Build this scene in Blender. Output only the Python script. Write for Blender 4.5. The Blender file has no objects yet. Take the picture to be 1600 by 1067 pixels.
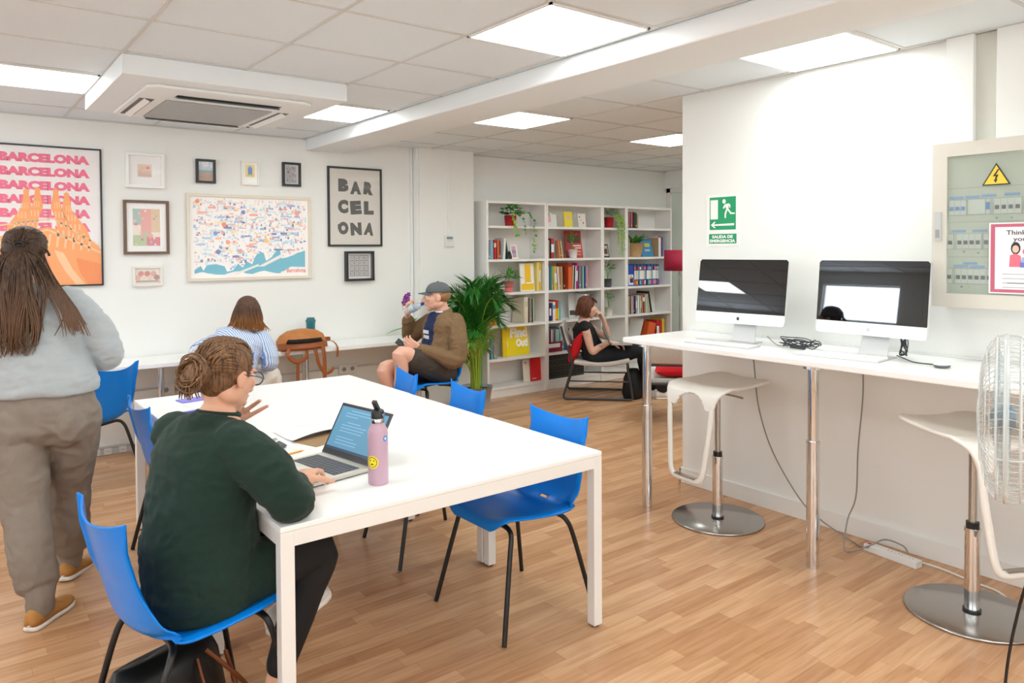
import bpy, bmesh, math, random
from mathutils import Vector, Matrix, noise
from math import sin, cos, pi, radians as R_

SC = bpy.context.scene
COL = SC.collection

# ---------------------------------------------------------------- camera
cam_data = bpy.data.cameras.new('camera')
cam_data.sensor_width = 36.0
cam_data.lens = 25.9236
cam_data.shift_y = -0.0734
cam_data.clip_start = 0.05
camera = bpy.data.objects.new('camera', cam_data)
COL.objects.link(camera)
camera.matrix_world = Matrix(((0.79183, 0.01921, -0.61043, 0.0),
                              (-0.61071, 0.01538, -0.79171, 0.0),
                              (-0.00582, 0.9997, 0.02391, 1.59),
                              (0, 0, 0, 1)))
SC.camera = camera

# ---------------------------------------------------------------- world and exposure
world = bpy.data.worlds.new('world')
SC.world = world
world.use_nodes = True
world.node_tree.nodes['Background'].inputs[0].default_value = (0.85, 0.93, 1.0, 1)
world.node_tree.nodes['Background'].inputs[1].default_value = 1.0
SC.view_settings.view_transform = 'Standard'
SC.view_settings.look = 'None'
SC.view_settings.gamma = 1.0
SC.view_settings.use_curve_mapping = False
SC.view_settings.exposure = EXPOSURE = 0.12
PANEL_STRENGTH = 12.0
FILL_STRENGTH = 2.4  # glow of the added, unseen fill windows
try:
    SC.cycles.max_bounces = 10
    SC.cycles.diffuse_bounces = 5
    SC.cycles.glossy_bounces = 4
    SC.cycles.transmission_bounces = 6
    SC.cycles.transparent_max_bounces = 12
    SC.cycles.caustics_reflective = False
    SC.cycles.caustics_refractive = False
    SC.cycles.sample_clamp_indirect = 6.0
    SC.cycles.use_denoising = True
except Exception:
    pass

# ---------------------------------------------------------------- materials
def lin(h):
    if not isinstance(h, str):
        return (h[0], h[1], h[2], 1)
    h = h.lstrip('#')
    o = []
    for i in (0, 2, 4):
        c = int(h[i:i + 2], 16) / 255
        o.append(c / 12.92 if c <= 0.04045 else ((c + 0.055) / 1.055) ** 2.4)
    return (o[0], o[1], o[2], 1)

_mats = {}
def mat(name, col='ffffff', rough=0.5, metal=0.0, spec=0.5, noise_amt=0.0, noise_scale=20.0, bump=0.0,
        bump_scale=80.0, emit=0.0, alpha=1.0, trans=0.0, coat=0.0, stretch=(1, 1, 1), col2=None, sheen=0.0):
    if name in _mats:
        return _mats[name]
    m = bpy.data.materials.new(name)
    m.use_nodes = True
    nt = m.node_tree
    b = nt.nodes['Principled BSDF']
    c = lin(col)
    b.inputs['Base Color'].default_value = c
    b.inputs['Roughness'].default_value = rough
    b.inputs['Metallic'].default_value = metal
    b.inputs['Specular IOR Level'].default_value = spec
    b.inputs['Alpha'].default_value = alpha
    b.inputs['Transmission Weight'].default_value = trans
    b.inputs['Coat Weight'].default_value = coat
    if sheen:
        b.inputs['Sheen Weight'].default_value = sheen
    if emit:
        b.inputs['Emission Color'].default_value = c
        b.inputs['Emission Strength'].default_value = emit
    if noise_amt or bump or col2:
        tc = nt.nodes.new('ShaderNodeTexCoord')
        mp = nt.nodes.new('ShaderNodeMapping')
        mp.inputs['Scale'].default_value = stretch
        nt.links.new(tc.outputs['Object'], mp.inputs['Vector'])
        if noise_amt or col2:
            n = nt.nodes.new('ShaderNodeTexNoise')
            n.inputs['Scale'].default_value = noise_scale
            n.inputs['Detail'].default_value = 5
            nt.links.new(mp.outputs[0], n.inputs['Vector'])
            r = nt.nodes.new('ShaderNodeValToRGB')
            r.color_ramp.elements[0].position = 0.32
            r.color_ramp.elements[1].position = 0.68
            if col2:
                r.color_ramp.elements[0].color = lin(col2)
                r.color_ramp.elements[1].color = c
            else:
                r.color_ramp.elements[0].color = tuple(x * (1 - noise_amt) for x in c[:3]) + (1,)
                r.color_ramp.elements[1].color = tuple(min(1, x * (1 + noise_amt * .5)) for x in c[:3]) + (1,)
            nt.links.new(n.outputs['Fac'], r.inputs[0])
            nt.links.new(r.outputs[0], b.inputs['Base Color'])
        if bump:
            n2 = nt.nodes.new('ShaderNodeTexNoise')
            n2.inputs['Scale'].default_value = bump_scale
            n2.inputs['Detail'].default_value = 3
            nt.links.new(mp.outputs[0], n2.inputs['Vector'])
            bp = nt.nodes.new('ShaderNodeBump')
            bp.inputs['Strength'].default_value = bump
            bp.inputs['Distance'].default_value = 0.004
            nt.links.new(n2.outputs['Fac'], bp.inputs['Height'])
            nt.links.new(bp.outputs[0], b.inputs['Normal'])
    _mats[name] = m
    return m

def floor_mat():
    m = bpy.data.materials.new('laminate')
    m.use_nodes = True
    nt = m.node_tree
    b = nt.nodes['Principled BSDF']
    tc = nt.nodes.new('ShaderNodeTexCoord')
    br = nt.nodes.new('ShaderNodeTexBrick')
    br.offset = 0.37
    br.offset_frequency = 2
    br.squash = 0.8
    br.squash_frequency = 3
    br.inputs['Color1'].default_value = lin('d4a981')
    br.inputs['Color2'].default_value = lin('b98962')
    br.inputs['Mortar'].default_value = lin('a9784e')
    br.inputs['Scale'].default_value = 1.0
    br.inputs['Mortar Size'].default_value = 0.0006
    br.inputs['Bias'].default_value = -0.05
    br.inputs['Brick Width'].default_value = 0.47
    br.inputs['Row Height'].default_value = 0.068
    nt.links.new(tc.outputs['Object'], br.inputs['Vector'])
    mp = nt.nodes.new('ShaderNodeMapping')
    mp.inputs['Scale'].default_value = (2.2, 26, 1)
    nt.links.new(tc.outputs['Object'], mp.inputs['Vector'])
    n = nt.nodes.new('ShaderNodeTexNoise')
    n.inputs['Scale'].default_value = 1.6
    n.inputs['Detail'].default_value = 6
    n.inputs['Distortion'].default_value = 0.6
    nt.links.new(mp.outputs[0], n.inputs['Vector'])
    rp = nt.nodes.new('ShaderNodeValToRGB')
    rp.color_ramp.elements[0].position = 0.3
    rp.color_ramp.elements[0].color = lin('d8c9ba')
    rp.color_ramp.elements[1].position = 0.62
    rp.color_ramp.elements[1].color = (1, 1, 1, 1)
    nt.links.new(n.outputs['Fac'], rp.inputs[0])
    mx = nt.nodes.new('ShaderNodeMix')
    mx.data_type = 'RGBA'
    mx.blend_type = 'MULTIPLY'
    mx.inputs['Factor'].default_value = 0.6
    nt.links.new(br.outputs['Color'], mx.inputs['A'])
    nt.links.new(rp.outputs[0], mx.inputs['B'])
    nt.links.new(mx.outputs['Result'], b.inputs['Base Color'])
    b.inputs['Roughness'].default_value = 0.27
    b.inputs['Specular IOR Level'].default_value = 0.5
    return m

M_FLOOR = floor_mat()
M_WALL = mat('wall_paint', 'edeeeb', .75, bump=.05, bump_scale=60)
M_CEIL = mat('ceiling_tile', 'dfe6ea', .85, bump=.25, bump_scale=160)
M_GRID = mat('ceiling_grid', 'cdccc9', .6)
M_BEAM = mat('beam_paint', 'e6eaeb', .75)
M_WHITE = mat('white_laminate', 'f6f6f5', .28)
M_WMETAL = mat('white_metal', 'eae9e6', .4)
M_BLACK = mat('black_metal', '141416', .35)
M_BLUE = mat('blue_plastic', '007ee0', .3, spec=.3)
M_CHROME = mat('chrome', 'dedfe0', .07, 1.0)
M_STEEL = mat('brushed_steel', 'b9b9b8', .22, 1.0)
M_DARK = mat('dark_plastic', '1b1c1f', .4)
M_OFFW = mat('offwhite_plastic', 'e6e7e5', .4)
M_GREYP = mat('grey_plastic', '9a9b9b', .5)
M_PANEL = mat('panel_light', 'f3f8f5', .5, emit=PANEL_STRENGTH)

# ---------------------------------------------------------------- mesh builder
def frame_of(t, prev=None):
    t = t.normalized()
    if prev is None:
        a = Vector((0, 0, 1)) if abs(t.z) < .9 else Vector((1, 0, 0))
        n = (a - t * a.dot(t)).normalized()
    else:
        n = prev - t * prev.dot(t)
        n = n.normalized() if n.length > 1e-6 else frame_of(t)[0]
    return n, t.cross(n)

def catmull(pts, n=6):
    P = [Vector(p) for p in pts]
    out = []
    for i in range(len(P) - 1):
        p0 = P[max(i - 1, 0)]; p1 = P[i]; p2 = P[i + 1]; p3 = P[min(i + 2, len(P) - 1)]
        for k in range(n):
            t = k / n
            out.append(.5 * ((2 * p1) + (p2 - p0) * t + (2 * p0 - 5 * p1 + 4 * p2 - p3) * t * t + (3 * p1 - p0 - 3 * p2 + p3) * t ** 3))
    out.append(P[-1])
    return out

class MB:
    def __init__(s):
        s.v = []; s.f = []; s.mi = []; s.mats = []; s.sm = []
    def _m(s, m):
        if m not in s.mats:
            s.mats.append(m)
        return s.mats.index(m)
    def add(s, vs, fs, m=None, smooth=False):
        o = len(s.v)
        s.v += [tuple(v) for v in vs]
        k = s._m(m)
        for f in fs:
            s.f.append([i + o for i in f]); s.mi.append(k); s.sm.append(smooth)
        return s
    def box(s, lo, hi, m=None):
        x0, y0, z0 = lo; x1, y1, z1 = hi
        if x0 > x1: x0, x1 = x1, x0
        if y0 > y1: y0, y1 = y1, y0
        if z0 > z1: z0, z1 = z1, z0
        return s.add([(x0, y0, z0), (x1, y0, z0), (x1, y1, z0), (x0, y1, z0), (x0, y0, z1), (x1, y0, z1), (x1, y1, z1), (x0, y1, z1)],
                     [(0, 3, 2, 1), (4, 5, 6, 7), (0, 1, 5, 4), (1, 2, 6, 5), (2, 3, 7, 6), (3, 0, 4, 7)], m)
    def obox(s, c, size, rot, m=None):
        c = Vector(c); h = [x / 2 for x in size]
        vs = [c + rot @ Vector((a * h[0], b * h[1], d * h[2])) for d in (-1, 1) for b in (-1, 1) for a in (-1, 1)]
        return s.add(vs, [(0, 2, 3, 1), (4, 5, 7, 6), (0, 1, 5, 4), (1, 3, 7, 5), (3, 2, 6, 7), (2, 0, 4, 6)], m)
    def tube(s, pts, r, m=None, seg=10, closed=False, caps=True, flat=1.0, n0=None, round_caps=False):
        P = [Vector(p) for p in pts]
        n = len(P)
        rs = list(r) if hasattr(r, '__len__') else [r] * n
        if round_caps and not closed:
            for end in (0, 1):
                a, b = (P[0], P[1]) if end == 0 else (P[-1], P[-2])
                d = (a - b).normalized(); ra = rs[0] if end == 0 else rs[-1]
                ex = [(a + d * ra * .5, ra * .87), (a + d * ra * .87, ra * .5), (a + d * ra * .99, ra * .12)]
                if end == 0:
                    P = [e[0] for e in reversed(ex)] + P; rs = [e[1] for e in reversed(ex)] + rs
                else:
                    P = P + [e[0] for e in ex]; rs = rs + [e[1] for e in ex]
            n = len(P)
        vs = []; prev = n0
        for i in range(n):
            if closed:
                t = P[(i + 1) % n] - P[i - 1]
            else:
                t = P[min(i + 1, n - 1)] - P[max(i - 1, 0)]
            if t.length < 1e-9: t = Vector((0, 0, 1))
            a, b = frame_of(t, prev); prev = a
            for k in range(seg):
                w = 2 * pi * k / seg
                vs.append(P[i] + a * (rs[i] * cos(w)) + b * (rs[i] * flat * sin(w)))
        fs = []
        for i in range(n if closed else n - 1):
            j = (i + 1) % n
            for k in range(seg):
                fs.append((i * seg + k, i * seg + (k + 1) % seg, j * seg + (k + 1) % seg, j * seg + k))
        s.add(vs, fs, m, True)
        if caps and not closed and not round_caps:
            s.add(vs[:seg], [tuple(reversed(range(seg)))], m); s.add(vs[-seg:], [tuple(range(seg))], m)
        elif caps and not closed:
            o = len(s.v) - len(vs); mi = s._m(m)
            for f in (tuple(reversed(range(seg))), tuple((n - 1) * seg + k for k in range(seg))):
                s.f.append([o + k for k in f]); s.mi.append(mi); s.sm.append(True)
        return s
    def cyl(s, p0, p1, r, m=None, seg=20, r2=None):
        P0, P1 = Vector(p0), Vector(p1)
        a, b = frame_of(P1 - P0)
        r2 = r if r2 is None else r2
        vs = [P0 + a * r * cos(2 * pi * k / seg) + b * r * sin(2 * pi * k / seg) for k in range(seg)] + \
             [P1 + a * r2 * cos(2 * pi * k / seg) + b * r2 * sin(2 * pi * k / seg) for k in range(seg)]
        s.add(vs, [(k, (k + 1) % seg, seg + (k + 1) % seg, seg + k) for k in range(seg)], m, True)
        s.add(vs[:seg], [tuple(reversed(range(seg)))], m)
        return s.add(vs[seg:], [tuple(range(seg))], m)
    def lathe(s, prof, c=(0, 0, 0), m=None, seg=24, cap=True, sx=1.0, sy=1.0):
        vs = []
        for r, z in prof:
            for k in range(seg):
                w = 2 * pi * k / seg
                vs.append((c[0] + r * cos(w) * sx, c[1] + r * sin(w) * sy, c[2] + z))
        fs = []
        for i in range(len(prof) - 1):
            for k in range(seg):
                fs.append((i * seg + k, i * seg + (k + 1) % seg, (i + 1) * seg + (k + 1) % seg, (i + 1) * seg + k))
        s.add(vs, fs, m, True)
        if cap:
            s.add(vs[:seg], [tuple(reversed(range(seg)))], m); s.add(vs[-seg:], [tuple(range(seg))], m)
        return s
    def sheet(s, fn, nu, nv, m=None, smooth=True, skip=None):
        vs = [fn(i / nu, j / nv) for j in range(nv + 1) for i in range(nu + 1)]
        fs = []
        for j in range(nv):
            for i in range(nu):
                if skip and skip((i + .5) / nu, (j + .5) / nv): continue
                a = j * (nu + 1) + i
                fs.append((a, a + 1, a + nu + 2, a + nu + 1))
        return s.add(vs, fs, m, smooth)
    def ell(s, c, r, m=None, rot=None, nu=16, nv=10):
        c = Vector(c)
        vs = []; fs = []
        for j in range(nv + 1):
            ph = -pi / 2 + pi * j / nv
            for i in range(nu):
                w = 2 * pi * i / nu
                p = Vector((r[0] * cos(ph) * cos(w), r[1] * cos(ph) * sin(w), r[2] * sin(ph)))
                if rot is not None: p = rot @ p
                vs.append(c + p)
        for j in range(nv):
            for i in range(nu):
                fs.append((j * nu + i, j * nu + (i + 1) % nu, (j + 1) * nu + (i + 1) % nu, (j + 1) * nu + i))
        return s.add(vs, fs, m, True)
    def loft(s, secs, m=None, seg=20, cap=True, power=1.0):
        # secs: (centre, lateral vector * half width, forward vector * half depth)
        vs = []
        for c, a, b in secs:
            c, a, b = Vector(c), Vector(a), Vector(b)
            for k in range(seg):
                w = 2 * pi * k / seg
                x, y = cos(w), sin(w)
                if power != 1.0:
                    x = math.copysign(abs(x) ** power, x); y = math.copysign(abs(y) ** power, y)
                vs.append(c + a * x + b * y)
        fs = []
        n = len(secs)
        for i in range(n - 1):
            for k in range(seg):
                fs.append((i * seg + k, i * seg + (k + 1) % seg, (i + 1) * seg + (k + 1) % seg, (i + 1) * seg + k))
        if cap:
            fs.append(tuple(reversed(range(seg)))); fs.append(tuple((n - 1) * seg + k for k in range(seg)))
        return s.add(vs, fs, m, True)
    def poly(s, pts, m=None):
        return s.add(pts, [tuple(range(len(pts)))], m)
    def prism(s, pts2, o, ux, uy, d, m=None):
        # closed outline pts2 in the (ux, uy) plane at o, extruded by vector d
        o, ux, uy, d = Vector(o), Vector(ux), Vector(uy), Vector(d)
        A = [o + ux * x + uy * y for x, y in pts2]
        n = len(A)
        fs = [tuple(reversed(range(n))), tuple(range(n, 2 * n))] + [(k, (k + 1) % n, n + (k + 1) % n, n + k) for k in range(n)]
        return s.add(A + [p + d for p in A], fs, m)
    def text(s, txt, o, ux, uy, w=None, h=None, m=None, bold=0.0, depth=0.0, rot=0.0, shear=0.0):
        # writing laid on a surface: lower corner o, unit directions ux, uy, fitted to width w and height h
        vs, fs, bb = text_mesh(txt, bold, depth > 0, shear)
        o, ux, uy = Vector(o), Vector(ux), Vector(uy)
        nz = ux.cross(uy)
        W = bb[2] - bb[0]; H = bb[3] - bb[1]
        if w is None: w = h * W / H
        if h is None: h = w * H / W
        c, sn = cos(rot), sin(rot)
        out = []
        for x, y, z in vs:
            X = (x - bb[0]) / W * w - w / 2; Y = (y - bb[1]) / H * h - h / 2
            X, Y = X * c - Y * sn + w / 2, X * sn + Y * c + h / 2
            out.append(o + ux * X + uy * Y + nz * (depth if z > 0 else 0.0))
        return s.add(out, fs, m)
    def build(s, name, parent=None, bevel=0, seg=2, solid=0, sub=0, mat_=None, smooth=None, loc=None, offset=0):
        me = bpy.data.meshes.new(name)
        me.from_pydata(s.v, [], s.f)
        ms = s.mats if mat_ is None else [mat_]
        for m in ms:
            me.materials.append(m if m else M_WHITE)
        for p, mi, sm in zip(me.polygons, s.mi, s.sm):
            p.material_index = mi if mat_ is None else 0
            p.use_smooth = sm if smooth is None else smooth
        me.update()
        o = bpy.data.objects.new(name, me)
        COL.objects.link(o)
        if parent is not None: o.parent = parent
        if loc is not None: o.location = loc
        if solid:
            q = o.modifiers.new('solid', 'SOLIDIFY'); q.thickness = solid; q.offset = offset
        if bevel:
            q = o.modifiers.new('bevel', 'BEVEL'); q.width = bevel; q.segments = seg; q.limit_method = 'ANGLE'
            q.angle_limit = R_(40); q.harden_normals = False
        if sub:
            q = o.modifiers.new('sub', 'SUBSURF'); q.levels = sub; q.render_levels = sub
        return o

_tx = {}
def text_mesh(txt, bold, solid, shear=0.0):
    k = (txt, bold, solid, shear)
    if k in _tx: return _tx[k]
    cu = bpy.data.curves.new('t', 'FONT')
    cu.body = txt
    cu.size = 1.0
    cu.offset = bold
    cu.shear = shear
    cu.resolution_u = 3
    cu.extrude = 0.01 if solid else 0.0
    cu.fill_mode = 'BOTH'
    ob = bpy.data.objects.new('t', cu)
    COL.objects.link(ob)
    dg = bpy.context.evaluated_depsgraph_get()
    dg.update()
    me = bpy.data.meshes.new_from_object(ob.evaluated_get(dg))
    vs = [tuple(v.co) for v in me.vertices]
    fs = [tuple(p.vertices) for p in me.polygons]
    bpy.data.objects.remove(ob)
    bpy.data.meshes.remove(me)
    bb = (min(v[0] for v in vs), min(v[1] for v in vs), max(v[0] for v in vs), max(v[1] for v in vs))
    _tx[k] = (vs, fs, bb)
    return _tx[k]

def tag(o, label, cat, group=None, kind=None):
    o['label'] = label
    o['category'] = cat
    if group: o['group'] = group
    if kind: o['kind'] = kind
    return o
def struct(o):
    o['kind'] = 'structure'
    return o
def thing(name, label, cat, loc=(0, 0, 0), rz=0.0, group=None):
    o = bpy.data.objects.new(name, None)
    o.empty_display_size = .1
    COL.objects.link(o)
    o.location = loc
    o.rotation_euler = (0, 0, rz)
    return tag(o, label, cat, group)
def dup(root, loc, rz, label=None, group=None):
    r = root.copy(); COL.objects.link(r); r.location = loc; r.rotation_euler = (0, 0, rz)
    if label: r['label'] = label
    if group: r['group'] = group
    for ch in list(root.children):
        c = ch.copy(); COL.objects.link(c); c.parent = r
        for g in list(ch.children):
            d = g.copy(); COL.objects.link(d); d.parent = c
    return r
def part_label(o, s):
    o['label'] = s
    return o


# ================================================================ THE SETTING
CZ = 2.605
XL, XR, YF, YB = -2.8, 7.72, -2.8, 6.5
struct(MB().box((XL, YF, -.1), (XR + .1, 6.7, 0), M_FLOOR).build('floor'))
struct(MB().box((XL, YF, CZ), (XR + .1, 6.7, CZ + .1), M_CEIL).build('ceiling'))
struct(MB().box((XL, 6.5, 0), (3.745, 6.7, CZ), M_WALL).build('wall_back'))
struct(MB().box((3.765, 6.38, 0), (4.42, 6.57, CZ), M_WALL).box((3.745, 6.40, 0), (3.765, 6.57, CZ), M_WALL).build('trim_1', bevel=.004))
struct(MB().box((3.745, 6.57, 0), (XR + .1, 6.7, CZ), M_WALL).build('wall_shelf_side'))
M_SKYP = mat('sky_glass', 'eaf3ff', .2, emit=13.0)
M_FILL = mat('fill_glass', 'eef5fb', .2, emit=FILL_STRENGTH)  # glowing pane for the unseen windows added as fill light
def wall_with_fill_window(name, wname, a0, a1, fix, axis, lo, hi, z0, z1, extra=None):
    def B(m, p0, p1, zz0, zz1, d0, d1, mm):
        if axis == 'x': m.box((p0, d0, zz0), (p1, d1, zz1), mm)
        else: m.box((d0, p0, zz0), (d1, p1, zz1), mm)
    w = MB()
    d0, d1 = fix - .1, fix
    B(w, a0, lo, 0, CZ, d0, d1, M_WALL)
    if extra:
        e0, e1, ez0, ez1 = extra
        B(w, hi, e0, 0, CZ, d0, d1, M_WALL); B(w, e1, a1, 0, CZ, d0, d1, M_WALL)
        B(w, e0, e1, 0, ez0, d0, d1, M_WALL); B(w, e0, e1, ez1, CZ, d0, d1, M_WALL)
        h = MB()
        for p0, p1, q0, q1 in ((e0, e1, ez0, ez0 + .02), (e0, e1, ez1 - .02, ez1), (e0, e0 + .02, ez0, ez1), (e1 - .02, e1, ez0, ez1)):
            B(h, p0, p1, q0, q1, d0 + .02, d0 + .07, M_WMETAL)
        hf = struct(h.build('window_4'))
        g = MB(); B(g, e0, e1, ez0, ez1, d0 + .03, d0 + .04, M_SKYP); g.build('pane', hf)
    else:
        B(w, hi, a1, 0, CZ, d0, d1, M_WALL)
    B(w, lo, hi, 0, z0, d0, d1, M_WALL); B(w, lo, hi, z1, CZ, d0, d1, M_WALL)
    struct(w.build(name))
    f = MB()
    n = 4
    for k in range(n + 1):
        p = lo + (hi - lo) * k / n
        B(f, max(lo, p - .025), min(hi, p + .025), z0, z1, d0 + .02, d0 + .07, M_WMETAL)
    B(f, lo, hi, z0, z0 + .04, d0 + .02, d0 + .07, M_WMETAL); B(f, lo, hi, z1 - .04, z1, d0 + .02, d0 + .07, M_WMETAL)
    fr = struct(f.build(wname))
    g = MB()
    B(g, lo, hi, z0, z1, d0 + .03, d0 + .04, M_FILL)
    g.build('pane', fr)
wall_with_fill_window('wall_left', 'fill_window_2', YF, 6.7, XL, 'y', -1.6, 3.2, .95, 2.35, (4.90, 6.02, 1.90, 2.42))  # the wide window is unseen, added as a glowing fill light
wall_with_fill_window('wall_front', 'fill_window_3', XL, XR + .1, YF, 'x', -2.2, 3.4, .95, 2.35)  # unseen window behind the camera, likewise added for fill light
struct(MB().box((3.95, YF, 0), (4.10, 3.24, CZ), M_WALL).build('wall_right', bevel=.004))
struct(MB().box((3.935, YF, 0), (3.95, 3.255, .10), M_WMETAL).box((3.935, 3.24, 0), (4.10, 3.255, .10), M_WMETAL).build('baseboard_right', bevel=.003))
# panelled casings that run up the right wall to the ceiling, and the recess between them
struct(MB().box((3.90, 1.452, 1.9), (3.95, 1.575, CZ - .004), M_WALL).build('trim_2', bevel=.003))
struct(MB().box((3.90, .9, 1.9), (3.95, 1.355, CZ - .004), M_WALL).build('trim_3', bevel=.003))
M_REC = mat('recess_paint', 'd6d5cc', .8)
struct(MB().box((3.935, 1.355, 1.9), (3.95, 1.452, CZ - .004), M_REC).build('trim_4'))
# beam across the room
struct(MB().box((2.64, YF, 2.497), (3.06, 6.5, CZ), M_BEAM).build('trim_5', bevel=.012, seg=3))
# ceiling grid
g = MB()
for k in range(-6, 4):
    x = .743 + .62 * k
    if x < 2.62: g.box((x - .009, YF, CZ - .005), (x + .009, 6.5, CZ + .001), M_GRID)
for k in range(0, 14):
    y = 5.43 + .62 - .625 * k
    if y > YF: g.box((XL, y - .009, CZ - .0045), (2.64, y + .009, CZ + .001), M_GRID)
for k in range(0, 8):
    x = 3.30 + .613 * k
    g.box((x - .009, YF, CZ - .005), (x + .009, 6.57, CZ + .001), M_GRID)
for k in range(0, 15):
    y = 6.12 - .62 * k
    if y > YF: g.box((3.06, y - .009, CZ - .0045), (XR, y + .009, CZ + .001), M_GRID)
g.box((XL, 6.485, CZ - .012), (2.64, 6.5, CZ), M_GRID).box((3.06, 6.555, CZ - .012), (XR, 6.57, CZ), M_GRID)
struct(g.build('trim_6'))
# glazed screen closing the far end of the room
M_FROST = mat('frosted_glass', 'dde6e1', .35, alpha=1, spec=.6)
w = MB()
w.box((7.68, 3.3, 2.32), (7.74, 6.57, 2.38), M_WMETAL).box((7.68, 6.50, 0), (7.74, 6.57, 2.38), M_WMETAL).box((7.68, 5.2, 0), (7.74, 5.26, 2.38), M_WMETAL).box((7.68, 3.9, 0), (7.74, 3.96, 2.38), M_WMETAL)
wf = struct(w.build('window_1', bevel=.003))
MB().box((7.705, 3.3, 0), (7.715, 6.5, 2.32), M_FROST).build('pane', wf)
struct(MB().box((7.66, -2.8, 2.38), (7.82, 6.57, CZ), M_WALL).box((7.66, YF, 0), (7.82, 3.3, 2.4), M_WALL).box((7.76, 3.3, 0), (7.82, 6.57, 2.4), M_WALL).build('wall_far'))
# skirting trunking along the poster wall, a ledge line above it
M_TRUNK = mat('trunking_plastic', 'c9c9c6', .5)
struct(MB().box((XL, 6.45, 0), (3.74, 6.5, .062), M_TRUNK).box((XL, 6.447, .05), (3.74, 6.452, .056), M_GREYP).build('baseboard_back', bevel=.002))
struct(MB().box((XL, 6.488, 0.06), (3.74, 6.5, .472), M_WALL).box((XL, 6.482, .466), (3.74, 6.5, .478), M_TRUNK).build('trim_7'))
struct(MB().box((3.715, 6.47, 0), (3.74, 6.5, CZ), M_WALL).build('trim_8', bevel=.004))
struct(MB().box((4.09, 6.365, 1.72), (4.11, 6.385, CZ), M_WALL).build('trim_9', bevel=.003))

# ---------------------------------------------------------------- ceiling lights
def ceiling_light(x0, x1, y0, y1, label):
    t = thing('ceiling_light', label, 'ceiling light', ((x0 + x1) / 2, (y0 + y1) / 2, CZ - .012), 0, 'square ceiling light panels')
    a, b = (x1 - x0) / 2 - .009, (y1 - y0) / 2 - .009
    f = MB()
    for lo, hi in (((-a, -b, 0), (a, -b + .012, .012)), ((-a, b - .012, 0), (a, b, .012)), ((-a, -b, 0), (-a + .012, b, .012)), ((a - .012, -b, 0), (a, b, .012))):
        f.box(lo, hi, M_WMETAL)
    f.build('frame', t)
    MB().box((-a + .012, -b + .012, .003), (a - .012, b - .012, .010), M_PANEL).build('diffuser', t)
    return t
ceiling_light(1.983, 2.603, 2.305, 2.93, 'large square light panel in the ceiling beside the beam, above the desks')
ceiling_light(1.983, 2.603, 4.805, 5.43, 'square light panel between the air conditioner box and the beam')
ceiling_light(.123, .743, 4.805, 5.43, 'square light panel on the poster side of the air conditioner box')
ceiling_light(3.30, 3.90, 4.26, 4.88, 'square light panel just beyond the beam, before the bookcases')
ceiling_light(3.30, 3.90, 1.78, 2.40, 'light panel above the high table against the white wall')
ceiling_light(5.14, 5.75, 4.26, 4.88, 'light panel half hidden by the corner of the white wall')
for (x0, x1, y0, y1) in ((.123, .743, 2.305, 2.93), (-1.74, -1.12, 4.805, 5.43), (-1.74, -1.12, 2.305, 2.93),
                         (1.983, 2.603, -.195, .43), (.123, .743, -.195, .43), (-1.74, -1.12, -.195, .43), (3.30, 3.90, -.7, -.08),
                         (.123, .743, -2.07, -1.445), (1.983, 2.603, -2.07, -1.445), (6.98, 7.58, 4.26, 4.88), (5.14, 5.75, 1.78, 2.4), (4.53, 5.13, 3.03, 3.63), (6.37, 6.97, 3.65, 4.25), (6.98, 7.58, 2.41, 3.01)):  # the final ones are unseen panels added to brighten the bookcases
    ceiling_light(x0, x1, y0, y1, 'unseen square light panel added outside the pictured part of the ceiling')

# ---------------------------------------------------------------- air conditioner in its box
ac = thing('air_conditioner', 'white ceiling cassette air conditioner in a box with grey grille', 'air conditioner', (1.363, 4.84, 2.5))
MB().box((-.62, -.62, 0), (.62, .625, .104), M_BEAM).build('housing', ac, bevel=.003)
acb = MB()
acb.prism([(-.47, -.42), (-.42, -.47), (.42, -.47), (.47, -.42), (.47, .55), (.42, .6), (-.42, .6), (-.47, .55)], (0, 0, 0), (1, 0, 0), (0, 1, 0), (0, 0, -.018), M_OFFW)
acb.build('fascia', ac, bevel=.006)
gr = MB()
M_GRL = mat('grille_dark', '8a8b8a', .6)
gr.box((-.30, -.12, -.0195), (.33, .52, -.018), M_GRL)
M_GRS = mat('grille_slat', 'b5b6b5', .5)
for k in range(30):
    y = -.115 + k * .0215
    gr.box((-.30, y, -.026), (.33, y + .011, -.0195), M_GRS)
gr.build('intake_grille', ac)
for (lo, hi) in (((-.28, -.30), (.33, -.22)), ((-.44, -.1), (-.36, .5)), ((-.28, .545), (.33, .585)), ((.38, -.1), (.45, .5))):
    v = MB().box((lo[0], lo[1], -.0192), (hi[0], hi[1], -.0182), M_DARK)
    if hi[0] - lo[0] > .2:
        v.obox(((lo[0] + hi[0]) / 2, (lo[1] + hi[1]) / 2, -.028), (hi[0] - lo[0], .035, .003), Matrix.Rotation(.5, 3, 'X'), M_OFFW)
    else:
        v.obox(((lo[0] + hi[0]) / 2, (lo[1] + hi[1]) / 2, -.028), (.035, hi[1] - lo[1], .003), Matrix.Rotation(.5, 3, 'Y'), M_OFFW)
    v.build('air_flap', ac)
MB().cyl((.40, .57, -.018), (.40, .57, -.022), .012, M_DARK).build('sensor', ac)

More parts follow.
